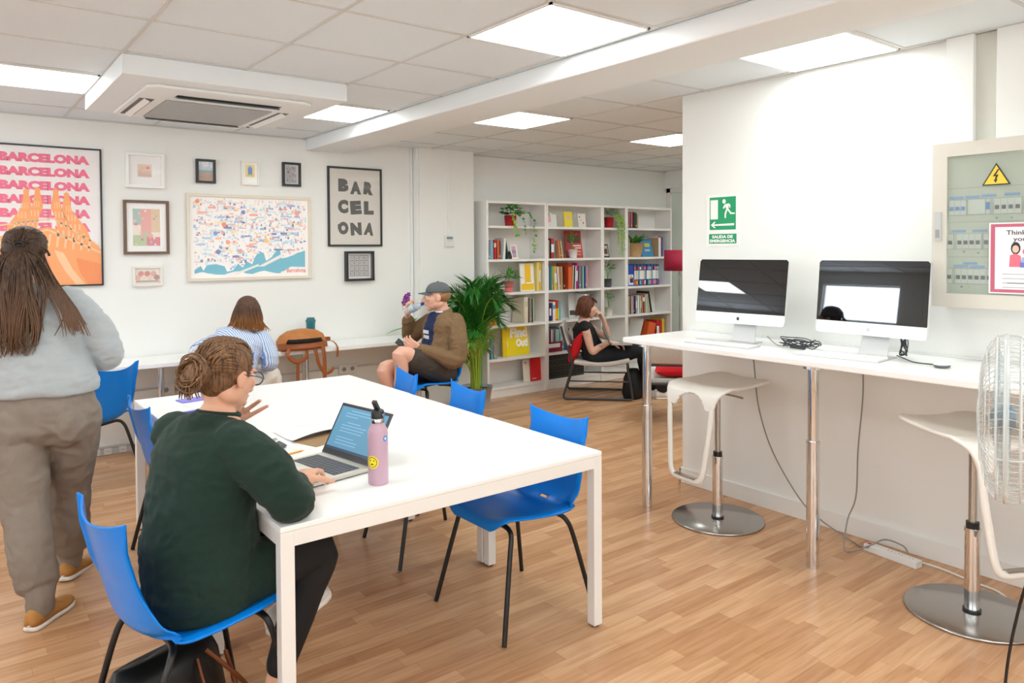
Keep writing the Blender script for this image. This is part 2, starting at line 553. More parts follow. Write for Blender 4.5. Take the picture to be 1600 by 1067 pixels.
# ================================================================ FURNITURE
def desk(x0, x1, y0, y1, label, rz=0.0):
    cx, cy = (x0 + x1) / 2, (y0 + y1) / 2
    a, b = (x1 - x0) / 2, (y1 - y0) / 2
    t = thing('desk', label, 'desk', (cx, cy, 0), rz, 'white desks pushed together')
    MB().box((-a, -b, .722), (a, b, .74), M_WHITE).build('tabletop', t, bevel=.003)
    f = MB()
    for sgn in (-1, 1):
        f.box((-a + .003, sgn * (b - .003), .672), (a - .003, sgn * (b - .025), .7215), M_WMETAL)
        f.box((sgn * (a - .003), -b + .025, .672), (sgn * (a - .025), b - .025, .7215), M_WMETAL)
    f.build('apron', t, bevel=.002)
    for sx in (-1, 1):
        for sy in (-1, 1):
            l = MB().box((sx * a, sy * b, .008), (sx * (a - .045), sy * (b - .045), .7215), M_WMETAL).build('leg', t, bevel=.003)
            MB().cyl((sx * (a - .022), sy * (b - .022), 0), (sx * (a - .022), sy * (b - .022), .008), .016, M_DARK).build('glide', l)
    return t
desk(.80, 2.17, 2.205, 3.005, 'white desk holding the laptop and the pink bottle')
desk(.815, 2.165, 3.01, 3.80, 'empty middle desk of the three white desks pushed together')
desk(.845, 2.17, 3.805, 4.63, 'white desk with the blue folders on it')

# long counter under the pictures
ct = thing('wall_counter', 'long white counter under the framed pictures on the wall', 'counter', (0, 0, 0))
MB().box((XL + .02, 6.03, .705), (3.70, 6.48, .74), M_WHITE).build('tabletop', ct, bevel=.004)
for x in (-1.2, 1.30, 2.47, 3.55):
    l = MB().cyl((x, 6.12, 0), (x, 6.12, .705), .018, M_CHROME).cyl((x + .05, 6.30, 0), (x + .05, 6.30, .705), .018, M_CHROME).cyl((x, 6.12, .70), (x, 6.12, .705), .04, M_CHROME)
    l.build('leg', ct)

# high table
bt = thing('high_table', 'long white high table on chrome legs against the white wall', 'table', (3.63, 1.4, 0))
MB().box((-.32, -3.2, 1.007), (.30, 1.78, 1.04), M_WHITE).build('tabletop', bt, bevel=.006, seg=3)
for y in (.565, 1.653, -.85):
    l = MB().cyl((-.24, y, 0), (-.24, y, .62), .031, M_CHROME, 28).cyl((-.24, y, .62), (-.24, y, .632), .034, M_CHROME, 28).cyl((-.24, y, .62), (-.24, y, 1.007), .026, M_CHROME, 28).cyl((-.24, y, .99), (-.24, y, 1.0068), .05, M_CHROME, 28)
    l.build('leg', bt)
MB().box((.30, -3.2, 1.04), (.318, 1.78, 1.052), M_OFFW).build('back_strip', bt)
# ---------------------------------------------------------------- blue shell chairs
def make_chair(label):
    t = thing('shell_chair', label, 'chair', (0, 0, 0), 0, 'blue plastic shell chairs')
    # faces local +y
    prof = catmull([(.225, .425, .190), (.217, .452, .200), (.18, .457, .218), (.08, .448, .232), (-.05, .437, .236), (-.145, .440, .238),
                    (-.205, .475, .230), (-.228, .54, .215), (-.245, .62, .198), (-.260, .70, .190), (-.272, .77, .195), (-.282, .815, .202)], 5)
    n = len(prof) - 1
    def P(u, v):
        k = v * n; i = min(int(k), n - 1); f = k - i
        p = prof[i].lerp(prof[i + 1], f)
        x = u * 2 - 1
        y, z, w = p
        if v < .14: w *= 1 - .32 * (1 - v / .14) ** 2.2
        a = abs(x)
        bend = max(0, 1 - abs(v - .52) / .34)           # around the seat/back bend
        lift = .05 * a ** 2.5 * (1 - v) * (1.0 if v < .9 else .5)
        side = .055 * a ** 2.6 * bend
        top = max(0, (v - .72) / .28)
        z2 = z + lift * min(1, v * 6) + .038 * top * (a ** 2 - .35) 
        y2 = y + side + .030 * top * (a ** 2) + (.03 * (1 - a * a) * -top * .6)
        if v < .5: y2 = y + side * .4
        z2 += .02 * bend * a ** 2
        rim = max(0, a - .90) / .10
        y2 -= rim * .018 * (1 if v > .5 else 0)
        z2 -= rim * .016 * (min(1, v / .15) if v <= .5 else 0)
        return Vector((x * w, y2, z2))
    def hole(u, v):
        return ((u - .5) / .055) ** 2 + ((v - .50) / .012) ** 2 < 1
    MB().sheet(P, 56, 90, M_BLUE, True, hole).build('seat_shell', t, solid=.006)
    for sx in (-1, 1):
        for sy in (-1, 1):
            top = (sx * .10, sy * .13 + .01, .425 if sy > 0 else .424)
            pts = catmull([top, (sx * .155, sy * .14 + .01, .424), (sx * .185, sy * .155 + .005, .40), (sx * .20, sy * .18, .32), (sx * .25, sy * .25, .004)], 5)
            MB().tube(pts, .0105, M_BLACK, 10).build('leg', t)
    MB().tube([(-.10, .14, .424), (.10, .14, .424)], .0105, M_BLACK).tube([(-.10, -.12, .424), (.10, -.12, .424)], .0105, M_BLACK).box((-.03, -.14, .422), (.03, .15, .436), M_BLACK).build('under_frame', t)
    return t
def face(deg): return R_(deg - 90)
chair = make_chair('blue chair occupied by the woman in the dark green top')
chair.location = (.615, 2.478, 0); chair.rotation_euler = (0, 0, face(9))
for x, y, a, lab in ((.725, 5.665, 128, 'blue chair beside the walking woman, its back turned, at the wall counter'),
                     (1.03, 4.08, 3, 'blue chair mostly hidden behind the woman in green, tucked under the desks'),
                     (1.62, 5.72, 84, 'blue chair under the woman in the striped shirt'),
                     (3.25, 5.42, 192, 'blue chair under the man in the grey cap'),
                     (2.02, 4.10, 169, 'small tip of a blue chair back before the knees of the man'),
                     (2.03, 3.42, 174, 'middle one of three blue chairs tucked under the open side of the desks'),
                     (1.985, 2.575, 181, 'blue chair by the outer desk corner, its whole seat and legs showing')):
    lab = lab.replace('nearest the', 'by the outer')
    dup(chair, (x, y, 0), face(a), lab)

# ---------------------------------------------------------------- white bar stools
M_STW = mat('stool_white', 'e8e6e0', .35)
def make_stool(label):
    t = thing('bar_stool', label, 'stool', (0, 0, 0), 0, 'white bar stools')
    MB().lathe([(.255, 0), (.262, .002), (.262, .009), (.258, .012), (.03, .013)], m=M_STEEL, seg=56).build('base', t)
    MB().cyl((0, 0, .012), (0, 0, .022), .036, M_BLACK, 24).cyl((0, 0, .02), (0, 0, .36), .030, M_CHROME, 28).cyl((0, 0, .36), (0, 0, .375), .033, M_CHROME, 28).cyl((0, 0, .375), (0, 0, .40), .026, M_BLACK, 24).cyl((0, 0, .40), (0, 0, .765), .0165, M_STEEL, 20).build('column', t)
    MB().lathe([(.02, .72), (.045, .745), (.055, .775), (.05, .785)], m=M_STW, seg=24).build('seat_mount', t)
    MB().tube(catmull([(0, -.02, .745), (.02, -.10, .74), (.03, -.16, .735)], 4), .006, M_STEEL, 8).build('lever', t)
    # seat: front lip at +x, folds down at -x into two uprights
    prof = catmull([(.262, .785), (.25, .80), (.18, .803), (.05, .793), (-.06, .790), (-.15, .792), (-.195, .775), (-.215, .735), (-.222, .68)], 5)
    n = len(prof) - 1
    def P(u, v):
        k = v * n; i = min(int(k), n - 1)
        p = Vector((prof[i][0], prof[i][1], 0)).lerp(Vector((prof[i + 1][0], prof[i + 1][1], 0)), k - i)
        x = u * 2 - 1
        s_ = max(0.0, 1 - v) 
        w = .212 * (1 - max(0, (.32 - v) / .32) ** 2.3 * .75) if v < .32 else .212 - .04 * max(0, (v - .7) / .3)
        return Vector((p.x, x * w, p.y + .012 * x * x * (1 if v < .6 else .3)))
    def arch(u, v):
        return v > .80 and abs(u - .5) < .33 * math.sqrt(max(0, (v - .80) / .2))
    MB().sheet(P, 30, 50, M_STW, True, arch).build('seat', t, solid=.018, sub=1)
    pts = catmull([(-.221, .160, .70), (-.228, .155, .60), (-.238, .142, .48), (-.250, .128, .36), (-.255, .112, .305), (-.257, .08, .285), (-.257, 0, .283),
                   (-.257, -.08, .285), (-.255, -.112, .305), (-.250, -.128, .36), (-.238, -.142, .48), (-.228, -.155, .60), (-.221, -.160, .70)], 5)
    lp = MB().tube(pts, .017, M_STW, 12, flat=.75, n0=Vector((0, 1, 0))).build('footrest_loop', t)
    MB().box((-.272, -.08, .298), (-.242, .08, .303), M_STEEL).build('foot_plate', lp)
    return t
st = make_stool('white bar stool between the two front chrome table legs')
st.location = (3.56, 2.66, 0); st.rotation_euler = (0, 0, R_(-6))
dup(st, (3.50, 1.29, 0), R_(62), 'white bar stool behind the clear fan')
# ================================================================ PICTURES ON THE WALL
YW = 6.5
RND = random.Random(4)
M_GLASS = mat('picture_glass', 'ffffff', .03, alpha=.10, spec=.6)
def picture(name, label, x0, x1, z0, z1, fw, fcol, paper, draw=None, depth=.02, cat='picture', matte=None, glass=True):
    cx, cz = (x0 + x1) / 2, (z0 + z1) / 2
    t = thing(name, label, cat, (cx, YW, cz))
    a, b = (x1 - x0) / 2, (z1 - z0) / 2
    M_F = mat('frame_' + fcol, fcol, .45)
    f = MB()
    f.box((-a, -depth, b - fw), (a, -.001, b), M_F).box((-a, -depth, -b), (a, -.001, -b + fw), M_F)
    f.box((-a, -depth, -b + fw), (-a + fw, -.001, b - fw), M_F).box((a - fw, -depth, -b + fw), (a, -.001, b - fw), M_F)
    f.build('frame', t, bevel=.0015)
    a2, b2 = a - fw, b - fw
    yp = -min(depth * .45, .012)
    M_P = mat('paper_' + paper, paper, .8)
    p = MB().box((-a2, yp, -b2), (a2, -.002, b2), M_P)
    # drawing helpers in picture units: u 0..1 left to right, v 0..1 bottom to top
    lay = [0]
    class D:
        def rect(s, u0, v0, u1, v1, m, up=1):
            s.poly([(u0, v0), (u1, v0), (u1, v1), (u0, v1)], m, up)
        def poly(s, pts, m, up=1):
            y = yp - .0004 * up
            p.add([(-a2 + 2 * a2 * u, y, -b2 + 2 * b2 * v) for u, v in pts], [tuple(range(len(pts)))], m)
        def disc(s, u, v, r, m, up=1, asp=1.0):
            k = 2 * a2; h = 2 * b2
            s.poly([(u + r * cos(w * pi / 8), v + r * asp * k / h * sin(w * pi / 8)) for w in range(16)], m, up)
        def text(s, txt, u0, v0, u1, v1, m, bold=.02, rot=0, up=2):
            p.text(txt, (-a2 + 2 * a2 * u0, yp - .0004 * up, -b2 + 2 * b2 * v0), (1, 0, 0), (0, 0, 1), 2 * a2 * (u1 - u0), 2 * b2 * (v1 - v0), m, bold, 0, rot)
    if matte:
        d_, mc = matte
        M_M = mat('matte_' + mc, mc, .85)
        q = MB()
        du, dv = d_ / (2 * a2) * 2 * a2, d_
        q.box((-a2, yp - .003, b2 - dv), (a2, yp - .0005, b2), M_M).box((-a2, yp - .003, -b2), (a2, yp - .0005, -b2 + dv), M_M)
        q.box((-a2, yp - .003, -b2 + dv), (-a2 + du, yp - .0005, b2 - dv), M_M).box((a2 - du, yp - .003, -b2 + dv), (a2, yp - .0005, b2 - dv), M_M)
        q.build('mount', t)
    if draw: draw(D())
    p.build('print', t)
    if glass:
        MB().poly([(-a2, -depth + .003, -b2), (a2, -depth + .003, -b2), (a2, -depth + .003, b2), (-a2, -depth + .003, b2)], M_GLASS).build('glass', t)
    return t
C = lambda h, r=.8: mat('ink_' + h, h, r)
def d_big(d):
    pink, org, lo, dk = C('ee5f86'), C('f8a052'), C('f7c591'), C('f58a35')
    W = .735 - .024; H = 1.055 - .024
    U = lambda X: (X - .262) / W
    V = lambda z: (z - 1.335) / H
    for k in range(6):
        zt = 2.318 - .1025 * k
        d.text('BARCELONA', U(.328), V(zt - .068), U(.905), V(zt), pink, .075)
    # towers of a cathedral
    for xc, zt, hw in ((.492, 2.05, .12), (.562, 2.065, .08), (.678, 2.06, .08), (.748, 2.035, .13)):
        sgn = -1 if xc < .62 else 1
        base = xc + sgn * hw * .55
        pts = [(U(base - hw * .8), V(1.62)), (U(base + hw * .8), V(1.62)), (U(base + hw * .42), V(zt - .27)), (U(xc + .034), V(zt - .14)), (U(xc + .016), V(zt - .03)), (U(xc + .02), V(zt - .012)), (U(xc), V(zt + .004)), (U(xc - .02), V(zt - .012)), (U(xc - .016), V(zt - .03)), (U(xc - .034), V(zt - .14)), (U(base - hw * .42), V(zt - .27))]
        d.poly(pts, org, 3)
        for k in range(4):
            for j in (-1, 0, 1):
                z = zt - .10 - k * .07
                w_ = .006 + .003 * k
                x = xc + sgn * hw * .16 * (k + .5) + j * w_ * 2.4
                d.poly([(U(x - w_ * .5), V(z - .045)), (U(x + w_ * .5), V(z - .045)), (U(x + w_ * .4), V(z)), (U(x - w_ * .4), V(z))], lo, 4)
    body = [(U(.262), V(1.335)), (U(.973), V(1.335)), (U(.973), V(1.60)), (U(.93), V(1.66)), (U(.86), V(1.70)), (U(.80), V(1.73)), (U(.62), V(1.77)), (U(.45), V(1.73)), (U(.32), V(1.70)), (U(.262), V(1.66))]
    d.poly(body, org, 3.5)
    # arches and ribs of the porch
    for k in range(11):
        x = .36 + k * .052
        z = 1.72 - abs(x - .62) * .16
        d.poly([(U(x), V(z - .09)), (U(x + .013), V(z - .09)), (U(x + .026), V(z)), (U(x + .01), V(z))], lo, 4)
    for (xa, za, xb, zb, w_) in ((.30, 1.77, .66, 1.83, .012), (.66, 1.83, .965, 1.62, .012), (.30, 1.64, .62, 1.745, .014), (.62, 1.745, .97, 1.57, .016)):
        d.poly([(U(xa), V(za)), (U(xb), V(zb)), (U(xb), V(zb + w_)), (U(xa), V(za + w_))], lo, 4)
    d.poly([(U(.66), V(1.60)), (U(.72), V(1.58)), (U(.78), V(1.45)), (U(.86), V(1.335)), (U(.80), V(1.335)), (U(.73), V(1.44)), (U(.69), V(1.52))], lo, 4)
    d.poly([(U(.80), V(1.54)), (U(.973), V(1.49)), (U(.973), V(1.335)), (U(.88), V(1.335)), (U(.83), V(1.42))], dk, 4)
    d.poly([(U(.36), V(1.335)), (U(.66), V(1.335)), (U(.63), V(1.52)), (U(.5), V(1.60)), (U(.40), V(1.5))], dk, 4)
picture('framed_poster', 'large black-framed poster repeating a pink city name over an orange cathedral', .25, .985, 1.323, 2.378, .012, '25272b', 'efeaea', d_big, .022, 'poster')
def d_s1(d):
    d.rect(.28, .28, .72, .72, C('e9d8cc'))
    d.rect(.3, .3, .7, .5, C('d9b8a8'), 2); d.rect(.34, .52, .66, .66, C('efc7b0'), 2); d.disc(.6, .6, .05, C('e0a080'), 3)
picture('framed_picture', 'square white-framed print above the brown-framed one', 1.149, 1.432, 2.093, 2.37, .022, 'f1f0ee', 'f6f5f3', d_s1, .045)
def d_s2(d):
    a = [C('e8a9a4'), C('b7c9a0'), C('e3c7a6'), C('a8c4bd'), C('d9808c'), C('f0e3d6')]
    d.rect(0, 0, 1, 1, C('f3ece6'))
    d.rect(.14, .12, .86, .9, a[5], 2)
    d.rect(.14, .55, .36, .9, a[3], 3); d.rect(.36, .3, .62, .88, a[0], 3); d.rect(.62, .4, .86, .88, a[2], 3)
    d.rect(.14, .12, .5, .34, a[1], 4); d.rect(.5, .12, .86, .3, a[4], 4)
    for k in range(26):
        d.disc(.18 + RND.random() * .64, .14 + RND.random() * .7, .02 + .025 * RND.random(), RND.choice(a), 5 + k * .05)
picture('framed_picture', 'brown wooden frame with a pink garden print and white mount', 1.13, 1.464, 1.562, 1.994, .022, '6f5646', 'f4f2ef', d_s2, .03, matte=(.045, 'f7f6f4'))
def d_s3(d):
    for k, c in enumerate(('e7b9ac', 'd8908a', 'efd6c8', 'c87f74', 'e8cfc0', 'dba79a', 'b98a80')):
        d.disc(.12 + k * .125, .5 + (.15 if k % 2 else -.1), .12, C(c), 2 + k * .2)
    d.rect(.05, .1, .95, .22, C('b9aaa2'), 4)
picture('framed_picture', 'small cream-framed landscape print, lowest of the pictures under the brown frame', 1.189, 1.407, 1.307, 1.468, .018, 'e7e2d8', 'ece2da', d_s3, .03)
def d_s4(d):
    d.rect(0, .5, 1, 1, C('cddcea')); d.rect(0, 0, 1, .5, C('c9a896')); d.rect(0, .42, 1, .56, C('9db4b4'), 2)
    for k in range(8): d.disc(RND.random(), .75 + RND.random() * .2, .12, C('eef3f7'), 2 + k * .1)
    for k in range(16): d.disc(.1 + RND.random() * .8, .06 + RND.random() * .3, .04, C('b8917f'), 3 + k * .05)
picture('framed_picture', 'small black-framed beach photograph, next to the big poster', 1.68, 1.836, 2.155, 2.354, .018, '1f2226', 'ffffff', d_s4, .035)
def d_s5(d):
    d.rect(.18, .32, .84, .92, C('f1dc9a')); d.rect(.36, .42, .66, .78, C('5d8fd0'), 2); d.rect(.42, .72, .6, .84, C('7aa6dc'), 3); d.rect(.28, .36, .74, .44, C('e8c35c'), 3)
picture('framed_picture', 'small white-framed print with a blue door on yellow', 2.052, 2.204, 2.155, 2.363, .014, 'efebe3', 'fbfaf8', d_s5, .03)
def d_s6(d):
    d.rect(.12, .06, .88, .94, C('a9a5a8'))
    for k in range(26):
        u, v = .16 + RND.random() * .66, .08 + RND.random() * .78
        d.rect(u, v, u + .05, v + .04 + RND.random() * .1, C(RND.choice(('5d5a5e', 'd6d2d4', '8a7f7f', '3f3c42'))), 2 + k * .05)
picture('framed_picture', 'small black-framed grey street photograph above the map corner', 2.413, 2.581, 2.162, 2.376, .02, '222428', 'd9d7da', d_s6, .035)
def d_map(d):
    cols = ['f5cfc2', 'c6e0ef', 'f8e8c4', 'b3c5e6', 'f5c3b4', 'd3eaf1', 'a9b6dd', 'f2b1a2', 'e6eff6', 'f7ded5', 'bdd3ec', '8791bd']
    coast = [(.03, .10), (.08, .15), (.10, .09), (.13, .16), (.2, .17), (.27, .14), (.29, .07), (.34, .09), (.38, .17), (.42, .12), (.45, .20), (.5, .16), (.52, .24), (.56, .33), (.60, .30), (.62, .20), (.67, .25), (.72, .36), (.745, .33), (.755, .23), (.80, .24), (.86, .27), (.9, .30), (.97, .33)]
    sea = C('7fc1d6')
    n = len(coast)
    for i in range(n - 1):
        (a, b), (c, e) = coast[i], coast[i + 1]
        d.poly([(a, .055 + .02 * sin(i)), (c, .055 + .02 * sin(i + 1)), (c, e), (a, b)], sea)
    def cy(u):
        for i in range(n - 1):
            if coast[i][0] <= u <= coast[i + 1][0]:
                t = (u - coast[i][0]) / (coast[i + 1][0] - coast[i][0]); return coast[i][1] * (1 - t) + coast[i + 1][1] * t
        return .3
    M_L = C('f6efec')
    d.poly([(.35, .05), (.37, .03), (.56, .14), (.55, .16)], M_L, 2); d.poly([(.55, .13), (.60, .13), (.78, .26), (.76, .29)], M_L, 2)
    k = 0
    while k < 1150:
        u, v = .025 + RND.random() * .95, .06 + RND.random() * .92
        if v < cy(u) + .015: continue
        k += 1
        s_ = RND.random()
        if s_ < .12: w_, h_ = .03 + RND.random() * .05, .012 + RND.random() * .015
        elif s_ < .5: w_, h_ = .008 + RND.random() * .014, .012 + RND.random() * .03
        else: w_, h_ = .004 + RND.random() * .007, .005 + RND.random() * .010
        if u + w_ > .985 or v + h_ > .985: continue
        d.rect(u, v, u + w_, v + h_, C(RND.choice(cols)), 2 + k * .0015)
    for (u, v, r, c) in ((.06, .94, .018, 'f2a08a'), (.43, .82, .018, '7f95d0'), (.20, .55, .018, '8fa5d8'), (.30, .44, .018, 'f2ab9b'), (.40, .33, .018, 'f2ab9b'), (.22, .32, .020, '8492c8'), (.90, .82, .022, 'f0a99a'), (.62, .46, .02, 'f4cf8a'), (.27, .66, .02, 'ef9a87')):
        d.disc(u, v, r, C(c), 5)
    d.poly([(.78, .03), (.98, .05), (.98, .11), (.84, .12), (.79, .08)], C('fbf9f8'), 4)
    d.text('Barcelona', .80, .045, .975, .10, C('e8857f'), .02, 0, 5)
picture('framed_map', 'wide pale wood frame with a colourful illustrated city map and blue sea', 1.60, 2.673, 1.332, 2.068, .026, 'e2d8c9', 'fbf8f6', d_map, .03, 'map', glass=False)
def d_bar(d):
    dk, br = C('3e3f3f'), C('4c2621')
    rows = (('BAR', .69, .86, (.0, .0, -.1)), ('CEL', .41, .59, (0, .08, 0)), ('ONA', .13, .30, (0, .06, -.12)))
    xs = ((.16, .36), (.40, .62), (.67, .87))
    for t_, v0, v1, rr in rows:
        for i, ch in enumerate(t_):
            u0, u1 = xs[i]
            if t_ == 'BAR' and i == 0: u0, u1 = .17, .37
            dv = (.01, -.02, -.02)[i] * (1 if t_ == 'BAR' else .3)
            d.text(ch, u0, v0 + dv, u1, v1 + dv, dk, .085, rr[i], 2)
    d.rect(.155, .20, .22, .27, br, 1.5)
picture('framed_poster', 'black-framed grey poster spelling the city name in three rows of dark letters', 2.842, 3.40, 1.62, 2.37, .018, '26292d', 'd9d5ce', d_bar, .022, 'poster')
def d_tile(d):
    d.rect(.08, .06, .94, .95, C('d9d7d8'))
    dk = C('35333b')
    for i in range(4):
        for j in range(4):
            u, v = .12 + i * .2, .1 + j * .21
            d.rect(u, v, u + .18, v + .19, dk, 2); d.rect(u + .02, v + .02, u + .16, v + .17, C('e9e7e8'), 3)
            d.disc(u + .09, v + .095, .055, dk, 4); d.disc(u + .09, v + .095, .032, C('e9e7e8'), 5)
picture('framed_picture', 'deep black box frame with a print of patterned tiles, below the grey poster', 3.005, 3.297, 1.291, 1.575, .022, '23262a', 'e4e2e3', d_tile, .05)

# wall sockets under and below the counter
def socket(x, z, n, label, y=6.481, dark=False):
    t = thing('wall_socket', label, 'socket', (x, y, z), 0, 'white wall sockets')
    a = .042 * n + .01
    MB().box((-a, -.012, -.045), (a, 0, .045), M_OFFW).build('plate', t, bevel=.003)
    for k in range(n):
        c = -a + .052 + k * .084
        s_ = MB().cyl((c, -.0125, 0), (c, -.0145, 0), .026, M_DARK if dark else M_WMETAL, 20).cyl((c, -.0147, 0), (c, -.0152, 0), .021, M_GREYP, 20)
        s_.cyl((c - .009, -.0152, 0), (c - .009, -.0156, 0), .0035, M_DARK, 8).cyl((c + .009, -.0152, 0), (c + .009, -.0156, 0), .0035, M_DARK, 8)
        s_.build('outlet', t)
    return t
socket(1.46, .455, 2, 'double wall socket under the counter, behind the woman in green')
socket(3.02, .46, 2, 'double wall socket under the counter beside the knees of the man')
for i, x in enumerate((.905, .985, 1.09, 1.195)):
    t = thing('floor_socket', ['white floor-level socket beside the shin of the walking woman', 'floor-level socket behind the chair leg', 'white floor-level socket between the chair leg and the dark one', 'dark-rimmed floor-level socket in the trunking'][i], 'socket', (x, 6.4465, .031), 0, 'sockets in the floor trunking')
    MB().box((-.027, -.006, -.024), (.027, 0, .024), M_DARK if i == 3 else M_OFFW).build('plate', t, bevel=.002)
    MB().cyl((0, -.0065, 0), (0, -.008, 0), .019, M_WMETAL, 18).cyl((-.007, -.008, 0), (-.007, -.0085, 0), .003, M_DARK, 8).cyl((.007, -.008, 0), (.007, -.0085, 0), .003, M_DARK, 8).build('outlet', t)
# thermostat on the pier
t = thing('thermostat', 'white thermostat with a grey display on the pier by the bookcases', 'thermostat', (4.10, 6.379, 1.665))
MB().box((-.055, -.022, -.06), (.055, 0, .065), M_OFFW).build('housing', t, bevel=.005)
MB().box((-.036, -.0235, .025), (.036, -.022, .05), mat('lcd', '7d8b8d', .3)).build('display', t)
MB().box((-.03, -.0235, .008), (.03, -.022, .012), M_GREYP).box((-.045, -.024, -.052), (.045, -.022, -.047), M_GREYP).build('button', t)

# ================================================================ BOOKCASES
YS = 6.29      # front edge
M_BC = mat('bookcase_white', 'efeeeb', .45)
def bookcase(x0, x1, levels, label):
    cx = (x0 + x1) / 2; a = (x1 - x0) / 2; D = .275
    t = thing('bookcase', label, 'bookcase', (cx, YS, 0), 0, 'white bookcases in a row')
    MB().box((-a, 0, 0), (-a + .026, D, 2.10), M_BC).build('side_panel', t, bevel=.002)
    MB().box((a - .026, 0, 0), (a, D, 2.10), M_BC).build('side_panel', t, bevel=.002)
    MB().box((-a + .026, 0, 2.072), (a - .026, D, 2.10), M_BC).build('top_panel', t, bevel=.002)
    MB().box((-a + .026, D - .008, .08), (a - .026, D, 2.072), M_BC).build('back_panel', t)
    MB().box((-a + .026, .012, 0), (a - .026, .03, levels[-1] - .027), M_BC).build('plinth', t)
    for z in levels:
        MB().box((-a + .026, .002, z - .026), (a - .026, D - .009, z), M_BC).build('shelf', t, bevel=.0015)
    return t
LV = [1.835, 1.477, 1.118, .770, .412, .108]
bookcase(4.515, 5.338, LV, 'white bookcase beside the pier, behind the potted palm')
bookcase(5.339, 6.212, LV, 'white bookcase behind the head of the seated woman')
bookcase(6.213, 6.622, LV, 'narrow white bookcase holding only plants and few things')
bookcase(6.623, 7.462, LV, 'white bookcase beside the red lamp shade')

CN = {'red': 'c8202c', 'dark red': '8a1f28', 'orange': 'e0622c', 'pale orange': 'eda070', 'yellow': 'efc524', 'pale yellow': 'f0df8a', 'cream': 'e6ddc4', 'white': 'eeeeec', 'grey': '9c9da0',
      'dark grey': '4a4c50', 'black': '1d1d20', 'blue': '2f66b4', 'dark blue': '1e2f5e', 'light blue': '7fb4d6', 'teal': '2f8090', 'green': '3d8a55', 'pale green': 'b3cfa0', 'dark green': '244f3c',
      'pink': 'e68c9a', 'magenta': 'c81e84', 'purple': '7a3a98', 'brown': '7a5136', 'tan': 'c9a77c', 'mauve': 'b98a9c', 'turquoise': '46b4c4', 'beige': 'd8cdb6'}
M_PAGES = mat('book_pages', 'eae4d6', .9)
ORD = ['first', 'second', 'third', 'fourth', 'fifth', 'sixth', 'seventh', 'eighth', 'ninth', 'tenth', 'eleventh', 'twelfth', 'thirteenth', 'fourteenth', 'fifteenth', 'sixteenth', 'seventeenth',
       'eighteenth', 'nineteenth', 'twentieth', 'twenty-first', 'twenty-second']
def book_mesh(w, h, d, col, band=None):
    # spine faces -y, stands on z=0, x from 0 to w
    M_C = mat('cover_' + CN.get(col, col), CN.get(col, col), .5)
    b = MB()
    tk = min(.0025, w * .2)
    b.box((0, 0, 0), (tk, d, h), M_C).box((w - tk, 0, 0), (w, d, h), M_C).box((0, 0, 0), (w, .003, h), M_C)
    b.box((tk, .003, .003), (w - tk, d - .004, h - .003), M_PAGES)
    if band:
        for (z0, z1, bc) in band:
            b.box((.0005, -.0006, z0 * h), (w - .0005, .0002, z1 * h), mat('cover_' + CN.get(bc, bc), CN.get(bc, bc), .5))
    return b
def books(x, z, items, where, group, y=6.325, first=0):
    # items: (colour, width, height, tilt degrees, band colour)
    n = first
    prev = 0
    for k, it in enumerate(items):
        col, w, h = it[0], it[1], it[2]
        tl = it[3] if len(it) > 3 else 0
        bc = it[4] if len(it) > 4 else None
        dpt = min(.2, h * .72) if h < .3 else .21
        band = None
        if bc: band = [(.62, .84, bc)] if len(it) < 6 else it[5]
        elif n % 3 == 1: band = [(.3, .7, 'white' if col not in ('white', 'cream', 'pale yellow', 'beige') else 'grey')] if w > .02 else [(.12, .2, 'cream')]
        o = book_mesh(w, h, dpt, col, band).build('book')
        yj = RND.random() * .012
        a = R_(abs(tl))
        if tl < 0:
            if prev >= 0: x += h * sin(a)
            o.rotation_euler = (0, -a, 0)
            o.location = (x, y + yj, z)
            x += w / cos(a) + .0012
        elif tl > 0:
            o.rotation_euler = (0, a, 0)
            o.location = (x, y + yj, z + w * sin(a))
            nx = items[k + 1][3] if k + 1 < len(items) and len(items[k + 1]) > 3 else 0
            x += w / cos(a) + .0012 + (0 if nx > 0 else (h * sin(a)))
        else:
            o.location = (x, y + yj, z)
            x += w + .0012
        prev = tl
        n += 1
        size = 'thick' if w > .034 else ('slim' if w < .017 else 'upright')
        tag(o, f'{size} {col} book, {ORD[n - 1]} from the pier, {where}', 'book', group)
    return x
# ---- bookcase 1 (beside the pier)
G1 = 'books in the bookcase beside the pier'
books(4.545, 1.478, [('pink', .024, .205), ('grey', .018, .2), ('light blue', .036, .205), ('beige', .012, .19), ('red', .028, .205, 0, 'cream'), ('dark red', .014, .2), ('orange', .030, .205), ('brown', .012, .2)], 'upper row of the pier bookcase', G1)
books(4.753, 1.478, [('white', .034, .228, 4)], 'behind the cone ornament row, pier bookcase', G1)
books(4.792, 1.478, [('dark green', .014, .232, -9)], 'leaning by the cone ornament, pier bookcase', G1)
books(4.548, .771, [('orange', .04, .2, 0, 'dark grey'), ('yellow', .022, .212), ('orange', .036, .207, 0, 'yellow'), ('yellow', .02, .21), ('blue', .016, .2), ('teal', .018, .2)], 'behind the palm leaves, pier bookcase', G1)
books(5.03, .771, [('cream', .016, .282, 2), ('cream', .05, .285, 0, 'beige'), ('dark red', .012, .27), ('grey', .016, .268), ('pale green', .016, .27), ('dark green', .011, .262), ('cream', .014, .265)], 'above the yellow poster book', G1)
books(4.548, .413, [('dark blue', .016, .235), ('teal', .026, .23), ('light blue', .022, .215), ('pale green', .018, .20, -6), ('mauve', .012, .19, -14)], 'low shelf behind the palm stems', G1)
